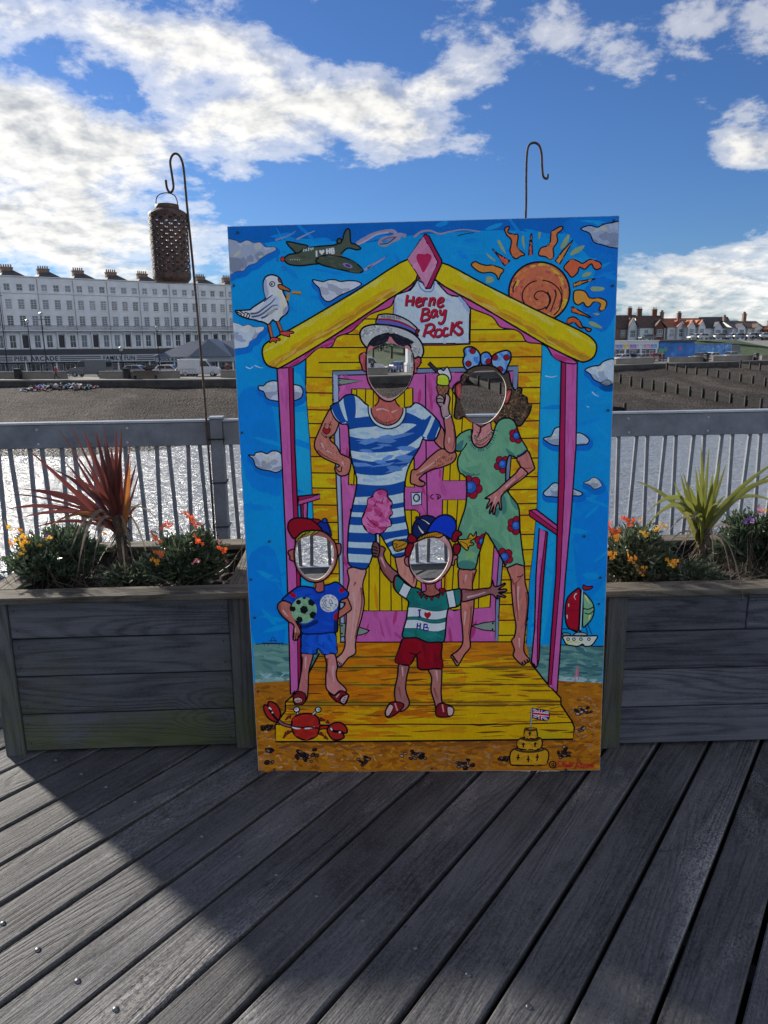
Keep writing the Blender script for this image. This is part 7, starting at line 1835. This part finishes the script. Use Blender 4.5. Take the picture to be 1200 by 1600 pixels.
# ---- vehicles
tyre_m = mat('tyre', (.015, .015, .016), .9, .1); rim_m = mat('wheel_rim', (.35, .36, .37), .4, .1, metal=.6)
carglass = mat('car_glass', (.02, .025, .03), .06, .1, spec=.6); lamp_m = mat('car_lamp', (.6, .2, .15), .3, .1); lampw = mat('car_headlamp', (.7, .7, .7), .2, .05)
def vehicle(kind, paint):
    van = kind == 'van'; L, Wd, Hh = (5.2, 2.0, 2.25) if van else (4.2, 1.75, 1.48)
    root = empty('parked_van' if van else 'parked_car')
    if van: side = [(0, .35), (0, .95), (.12, 1.1), (.95, 1.25), (1.55, 2.05), (1.9, 2.22), (5.1, 2.25), (5.2, 2.1), (5.2, .35)]
    else: side = [(0, .35), (.02, .68), (.15, .78), (1.05, .90), (4.0, .93), (4.17, .82), (4.2, .38)]
    b = MB().prism(side, -Wd / 2, Wd / 2).build('body', paint, root); bevel(b, .07, 2)
    if van:
        for s_ in (-1, 1): MB().prism([(1.08, 1.32), (1.62, 2.0), (2.35, 2.02), (2.35, 1.32)], s_ * (Wd / 2 + .004), s_ * (Wd / 2 + .016)).build('side_window', carglass, root)
        MB().add([(.98, -.85, 1.29), (.98, .85, 1.29), (1.56, .75, 2.07), (1.56, -.75, 2.07)], [(0, 1, 2, 3)]).build('windscreen', carglass, root, M=T(-.03, 0, .02))
        MB().box(5.204, 5.215, -.8, .8, 1.3, 1.95).build('rear_window', carglass, root)
    else:
        cab = MB().prism([(1.0, .90), (1.62, 1.40), (1.9, 1.46), (3.05, 1.47), (3.45, 1.38), (4.0, .93)], -.72, .72).build('cabin', paint, root); bevel(cab, .06, 2)
        for s_ in (-1, 1): MB().prism([(1.25, .98), (1.72, 1.36), (2.4, 1.39), (2.4, .98)], s_ * .724, s_ * .735).prism([(2.48, .98), (2.48, 1.39), (3.05, 1.39), (3.35, 1.30), (3.62, 1.0)], s_ * .724, s_ * .735).build('side_window', carglass, root)
        MB().add([(1.03, -.64, .96), (1.03, .64, .96), (1.60, .58, 1.385), (1.60, -.58, 1.385)], [(3, 2, 1, 0)]).build('windscreen', carglass, root, M=T(-.02, 0, .015))
        MB().add([(3.97, -.64, .98), (3.97, .64, .98), (3.50, .58, 1.36), (3.50, -.58, 1.36)], [(0, 1, 2, 3)]).build('rear_window', carglass, root, M=T(.02, 0, .015))
    r_ = .34 if van else .31
    for x in (.85, L - .9):
        for s_ in (-1, 1):
            w = MB().lathe([(0, -.1), (r_ * .62, -.1), (r_ * .98, -.1), (r_, -.06), (r_, .06), (r_ * .98, .1), (r_ * .6, .1), (0, .1)], 18).build('wheel', tyre_m, root, M=T(x, s_ * (Wd / 2 - .10), r_) @ Matrix.Rotation(R(90), 4, 'X'))
            MB().lathe([(0, .11), (r_ * .5, .112), (r_ * .6, .104)], 14).lathe([(0, -.11), (r_ * .5, -.112), (r_ * .6, -.104)], 14).build('rim', rim_m, w)
    for s_ in (-1, 1):
        MB().box(-.012, .05, s_ * Wd * .40 - .14, s_ * Wd * .40 + .14, .62, .74).build('headlight', lampw, root); MB().box(L - .05, L + .012, s_ * Wd * .41 - .11, s_ * Wd * .41 + .11, .72, .88).build('tail_light', lamp_m, root)
    return root
def paint(name, c): return mat('car_paint_' + name, c, .25, .04, 2, spec=.5)
VP = {}
def park(kind, col, px, off, yaw_add, label, z=None, D=None):
    key = (kind, col)
    if key in VP: o = copy_tree(VP[key])
    else: o = vehicle(kind, paint(col, {'white': (.50, .50, .50), 'silver': (.26, .27, .28), 'black': (.02, .02, .024), 'grey': (.11, .12, .13), 'blue': (.03, .06, .20), 'red': (.30, .02, .02)}[col])); VP[key] = o
    if D is None: q, yaw = wall_frame(px, off); zz_ = Z_PROM - .10
    else: d = ray(px, 533); q = CAM + d * (D / math.hypot(d.x, d.y)); yaw = R(12); zz_ = z
    o.matrix_world = T(q.x, q.y, zz_) @ RZ(yaw + yaw_add) @ T(-2.1, 0, 0); tag(o, label, kind, None)
    return o
lab = lambda s: s
park('van', 'grey', 137, 7.5, R(4), 'dark grey van parked before the arcade'); park('van', 'white', 319, 6.5, R(182), 'white van parked before the gift shop')
park('car', 'silver', 207, 9, R(0), 'silver car parked before the arcade fascia'); park('car', 'black', 238, 9.5, R(0), 'black car parked where arcade meets gift shop')
park('car', 'white', 266, 9, R(180), 'white car under the gift shop lettering'); park('car', 'silver', 290, 7, R(0), 'silver car parked next to the white van')
park('van', 'white', 575, 8, R(180), 'white van seen through the hatted face hole'); park('car', 'silver', 622, 9, R(0), 'silver car seen through the hatted face hole'); park('car', 'blue', 634, 7, R(180), 'blue car seen through the hatted face hole')
park('car', 'white', 970, 9, R(0), 'white car in front of the white kiosk pillars'); park('car', 'black', 987, 10, R(180), 'black car in front of the kiosk'); park('car', 'silver', 1001, 9, R(0), 'silver car in front of the kiosk')
park('car', 'red', 1018, 11, R(0), 'red car between kiosk and blue building'); park('car', 'grey', 1093, 9, R(0), 'dark grey car below the pale blue mural wall'); park('car', 'white', 1115, 8, R(180), 'white car below the pale blue mural wall'); park('car', 'silver', 1140, 10, R(0), 'silver car in front of the grey gate')
for px, c, l in ((1011, 'grey', 'dark car outside the white house with two chimneys'), (1087, 'white', 'white van-like car outside the two-gabled house'), (1100, 'white', 'white car beside another white car above the mural wall'), (1126, 'silver', 'silver car outside the broad slate-roofed house'), (1143, 'white', 'white car outside the narrow white house'), (1156, 'silver', 'silver car above the grass bank'), (1176, 'white', 'white car outside the cream house with one chimney'), (1187, 'grey', 'grey car at the top of the grass bank'), (1196, 'white', 'white car near the lower brick house')):
    park('car', c, px, 0, 0 if px % 2 else math.pi, l, z=1.1, D=208)

# ---- people
def person(px, off, label, jacket, trousers, stride=.0, h=1.72, skin=(.42, .27, .20), hair=(.03, .025, .02), front=None):
    if front: q, yaw = at_plane_wall(px) - WN[0] * 1.6, 0; q = Vector((q.x, q.y, Z_PROM))
    else: q, yaw = wall_frame(px, off)
    s_ = h / 1.75
    root = empty('person', T(q.x, q.y, Z_PROM) @ RZ(R(-80 if stride else 15)) @ Matrix.Scale(s_, 4)); tag(root, label, 'person')
    J_ = {'pel': (0, 0, .95), 'wst': (0, 0, 1.12), 'chs': (0, 0, 1.32), 'nck': (0, 0, 1.49), 'hd': (0, -.01, 1.58), 'hd2': (0, -.02, 1.70),
          'ls': (-.17, 0, 1.40), 'le': (-.23, .06 + stride * .3, 1.13), 'lh': (-.22, -.02 + stride * .35, .90), 'lf': (-.21, -.05 + stride * .37, .80), 'rs': (.17, 0, 1.40), 're': (.23, .06 - stride * .3, 1.13), 'rh': (.22, -.06 - stride * .5, .91), 'rf': (.21, -.1 - stride * .55, .82),
          'lp': (-.09, 0, .90), 'lk': (-.10, -.04 - stride * .5, .50), 'la': (-.10, .02 - stride * .8, .09), 'lt': (-.10, -.12 - stride * .85, .04), 'rp': (.09, 0, .90), 'rk': (.10, -.02 + stride * .25, .50), 'ra': (.10, .05 + stride * .95, .11), 'rt': (.10, -.08 + stride * .95, .04)}
    E_ = 'pel-wst wst-chs chs-nck nck-hd hd-hd2 chs-ls ls-le le-lh lh-lf chs-rs rs-re re-rh rh-rf pel-lp lp-lk lk-la la-lt pel-rp rp-rk rk-ra ra-rt'.split()
    Rr = {'pel': .15, 'wst': .145, 'chs': .17, 'nck': .06, 'hd': .095, 'hd2': .085, 'ls': .075, 'le': .055, 'lh': .04, 'lf': .03, 'rs': .075, 're': .055, 'rh': .04, 'rf': .03, 'lp': .095, 'lk': .068, 'la': .05, 'lt': .04, 'rp': .095, 'rk': .068, 'ra': .05, 'rt': .04}
    ks = list(J_); me = bpy.data.meshes.new('body'); me.from_pydata([J_[k] for k in ks], [(ks.index(e.split('-')[0]), ks.index(e.split('-')[1])) for e in E_], [])
    o = bpy.data.objects.new('body', me); COL.objects.link(o)
    md = o.modifiers.new('skin', 'SKIN'); sv = me.skin_vertices[0].data
    for i, k in enumerate(ks): sv[i].radius = (Rr[k], Rr[k] * (.75 if k in ('pel', 'wst', 'chs') else 1)); sv[i].use_root = (k == 'pel')
    o.modifiers.new('sub', 'SUBSURF').levels = 1
    bpy.context.view_layer.update()
    m2_ = bpy.data.meshes.new_from_object(o.evaluated_get(bpy.context.evaluated_depsgraph_get())); bpy.data.objects.remove(o)
    m2_.materials.clear()
    for n_, c in (('skin', skin), ('jacket', jacket), ('trousers', trousers), ('shoe', (.02, .02, .02))): m2_.materials.append(mat('%s_%.2f_%.2f_%.2f' % (n_, *c), c, .8, .08))
    for p in m2_.polygons:
        z = p.center.z; x = abs(p.center.x); p.use_smooth = True
        p.material_index = 0 if z > 1.47 or (z < .90 and x > .17) else 1 if z > .88 else 2 if z > .10 else 3
    bd = obj('body', m2_, root)
    MB().lathe([(0, .118), (.06, .105), (.10, .05), (.108, -.02), (.095, -.07)], 14, c=(0, .015, 1.68)).build('hair', mat('hair_%.2f' % hair[0], hair, .8, .1), root, smooth=True)
    f = MB(); f.lathe([(0, .0), (.012, -.004), (.014, -.02)], 8, c=(-.035, -.105, 1.66)); f.lathe([(0, .0), (.012, -.004), (.014, -.02)], 8, c=(.035, -.105, 1.66)); f.build('eyes', tyre_m, root)
    MB().prism([(-.015, 1.60), (.015, 1.60), (0, 1.655)], -.135, -.10).build('nose', mat('skin_%.2f_%.2f_%.2f' % skin, skin), root)
    return root
person(98, 0, 'walker in a red jacket and dark trousers on the promenade', (.30, .03, .04), (.02, .02, .03), .32, front=True)
person(356, 3, 'person in a dark red coat standing near the gift shop', (.14, .03, .03), (.02, .02, .025))
person(582, 1.5, 'dark-clad person seen through the hatted face hole', (.02, .02, .025), (.02, .02, .02))
person(1030, 3, 'person in a black coat by the blue building', (.015, .015, .02), (.03, .03, .04)); person(1036, 3.4, 'person in a grey coat by the blue building', (.06, .06, .07), (.02, .02, .025))

# ---- street furniture
def bin_(px, off, label):
    q, yaw = wall_frame(px, off); root = empty('litter_bin', T(q.x, q.y, Z_PROM) @ RZ(yaw)); tag(root, label, 'bin')
    MB().box(-.32, .32, -.32, .32, 0, 1.0).build('bin_body', iron_b, root); bevel(MB().box(-.36, .36, -.36, .36, 1.002, 1.3).build('hood', iron_b, root), .1, 2); MB().box(-.2, .2, -.372, -.3605, 1.03, 1.17).build('slot', tyre_m, root)
bin_(29, -.8, 'black litter bin on the promenade below the first letters'); bin_(199, -.8, 'black litter bin on the promenade near the lamp post'); bin_(1103, -.8, 'black litter bin beside the wall gap below the mural wall'); bin_(1181, -.8, 'black litter bin below the grass bank')
def lamp(px, off, top_y, label):
    q, yaw = wall_frame(px, off); zt = z_at(px, top_y, q) - Z_PROM; root = empty('street_lamp', T(q.x, q.y, Z_PROM) @ RZ(yaw)); tag(root, label, 'street lamp')
    MB().tube([(0, 0, 0), (0, 0, 1.2), (0, 0, 1.25), (0, 0, zt)], [.11, .10, .07, .05], 8).build('post', iron_b, root)
    MB().tube([(-.5, 0, zt - .35), (.5, 0, zt - .35)], .03, 6).build('cross_arm', iron_b, root)
    MB().lathe([(.05, 0), (.2, .1), (.24, .45), (.08, .6), (0, .66)], 10, c=(0, 0, zt)).build('lamp_head', mat('lamp_glass', (.35, .36, .36), .3, .1), root)
lamp(53, 1.5, 506, 'tall black street lamp before the arcade name'); lamp(75, 4.5, 495, 'black street lamp standing close to the terrace doors'); lamp(193, 1.5, 549, 'short street lamp beside the family sign'); lamp(251, 2.5, 517, 'black street lamp in front of the gift shop'); lamp(14, 2.5, 458, 'tallest black street lamp, reaching to the third-floor windows')
def bench(px, off, label):
    q, yaw = wall_frame(px, off); root = empty('bench', T(q.x, q.y, Z_PROM) @ RZ(yaw)); tag(root, label, 'bench'); bw = mat('bench_wood', (.10, .07, .05), .8, .15)
    for k in range(3): MB().box(-1.6, 1.6, -.35 + k * .17, -.21 + k * .17, .42, .46).build('seat_slat', bw, root)
    for k in range(3): MB().box(-1.6, 1.6, .18, .21, .52 + k * .15, .64 + k * .15).build('back_slat', bw, root)
    for x in (-1.3, 1.3): MB().box(x - .05, x + .05, -.33, .17, 0, .415).build('leg', iron_b, root)
bench(228, -.8, 'brown slatted bench against the promenade wall')
def railing_panel(px0, px1, label):
    a_, b_ = at_plane_wall(px0), at_plane_wall(px1); d = b_ - a_; L = d.length; root = empty('promenade_railing', T(a_.x, a_.y, Z_PROM) @ RZ(math.atan2(d.y, d.x))); tag(root, label, 'railing', 'grey railings in the promenade wall gaps'); gm = mat('grey_railing', (.16, .17, .18), .5, .1, metal=.3)
    for z in (.15, 1.05): MB().box(0, L, -.03, .03, z, z + .06).build('rail', gm, root)
    n = max(3, int(L / .35)); me = MB().box(-.02, .02, -.02, .02, .212, 1.048).mesh('bar', gm)
    for k in range(n + 1): obj('bar', me, root, T(L * k / n, 0, 0))
for a_, b_, l_ in ((105, 130, 'dark grey van'), (281, 306, 'white van'), (606.5, 640, 'blue car'), (1023, 1028, 'blue painted building')): railing_panel(a_, b_, 'grey metal railing in the wall gap before the ' + l_)
def sign_pillar():
    q, yaw = wall_frame(638, 4); root = empty('white_pillar', T(q.x, q.y, Z_PROM) @ RZ(yaw)); tag(root, 'white box and pillar seen at the rim of the hatted face hole', 'pillar')
    MB().box(-.45, .45, -.4, .4, 0, 1.3).build('plinth', white_r, root); MB().box(-.28, .28, -.28, .28, 1.302, 3.2).build('column', white_r, root); MB().box(-.36, .36, -.36, .36, 3.203, 3.3).build('cap', concrete, root)
sign_pillar()

# ---- trees on the bank
def tree(q, h, label, seed, spread=.42):
    rng = random.Random(seed); root = empty('evergreen_tree', T(*q)); tag(root, label, 'tree', None)
    mb = MB(); mb.tube([(0, 0, -.4), (.1, 0, h * .4), (.0, .1, h * .85)], [h * .035, h * .025, h * .008], 8); tips = []
    for k in range(14):
        z = h * rng.uniform(.25, .8); a_ = rng.uniform(0, 6.28); l = h * spread * rng.uniform(.5, 1.0) * (1.1 - z / h * .7); p = Vector((math.cos(a_) * l, math.sin(a_) * l, z + l * .35)); mb.tube([(0, 0, z), tuple(p)], [h * .012, h * .004], 5); tips.append(p)
    tips += [Vector((0, 0, h * .9)), Vector((.2, 0, h))]
    mb.build('trunk', mat('bark', (.05, .04, .03), .9, .2), root)
    c = MB()
    for k in range(2600):
        p = rng.choice(tips) + Vector((rng.gauss(0, h * .085), rng.gauss(0, h * .085), rng.gauss(0, h * .07))); s_ = h * .028 * rng.uniform(.5, 1.3); u = Vector((rng.gauss(0, 1), rng.gauss(0, 1), rng.gauss(0, .6))).normalized(); v = u.orthogonal().normalized()
        c.add([p - u * s_, p + v * s_ * .5, p + u * s_, p - v * s_ * .5], [(0, 1, 2, 3)])
    stuff(c.build('crown', leaf_mat('dark_evergreen_leaf', (.008, .016, .008), (.035, .055, .025), .15), root))
for px, off, h, lb, sd in ((596, 44, 6.5, 'dark evergreen tree on the bank, seen through the hatted face hole', 1), (571, 52, 5.0, 'smaller dark evergreen tree up the bank behind the photo board', 2), (668, 46, 6, 'broad dark evergreen tree on the bank hidden by the photo board', 3), (583, 30, 6.0, 'dark evergreen low on the bank above the white van', 4), (612, 34, 6.5, 'dark evergreen above the silver car in the face hole', 5), (632, 38, 7.0, 'tall dark evergreen behind the white pillar', 6)):
    q, _ = wall_frame(px, off); tree(Vector((q.x, q.y, -1.7 + (off - 30) * .15 if off < 46 else .6)), h, lb, sd)
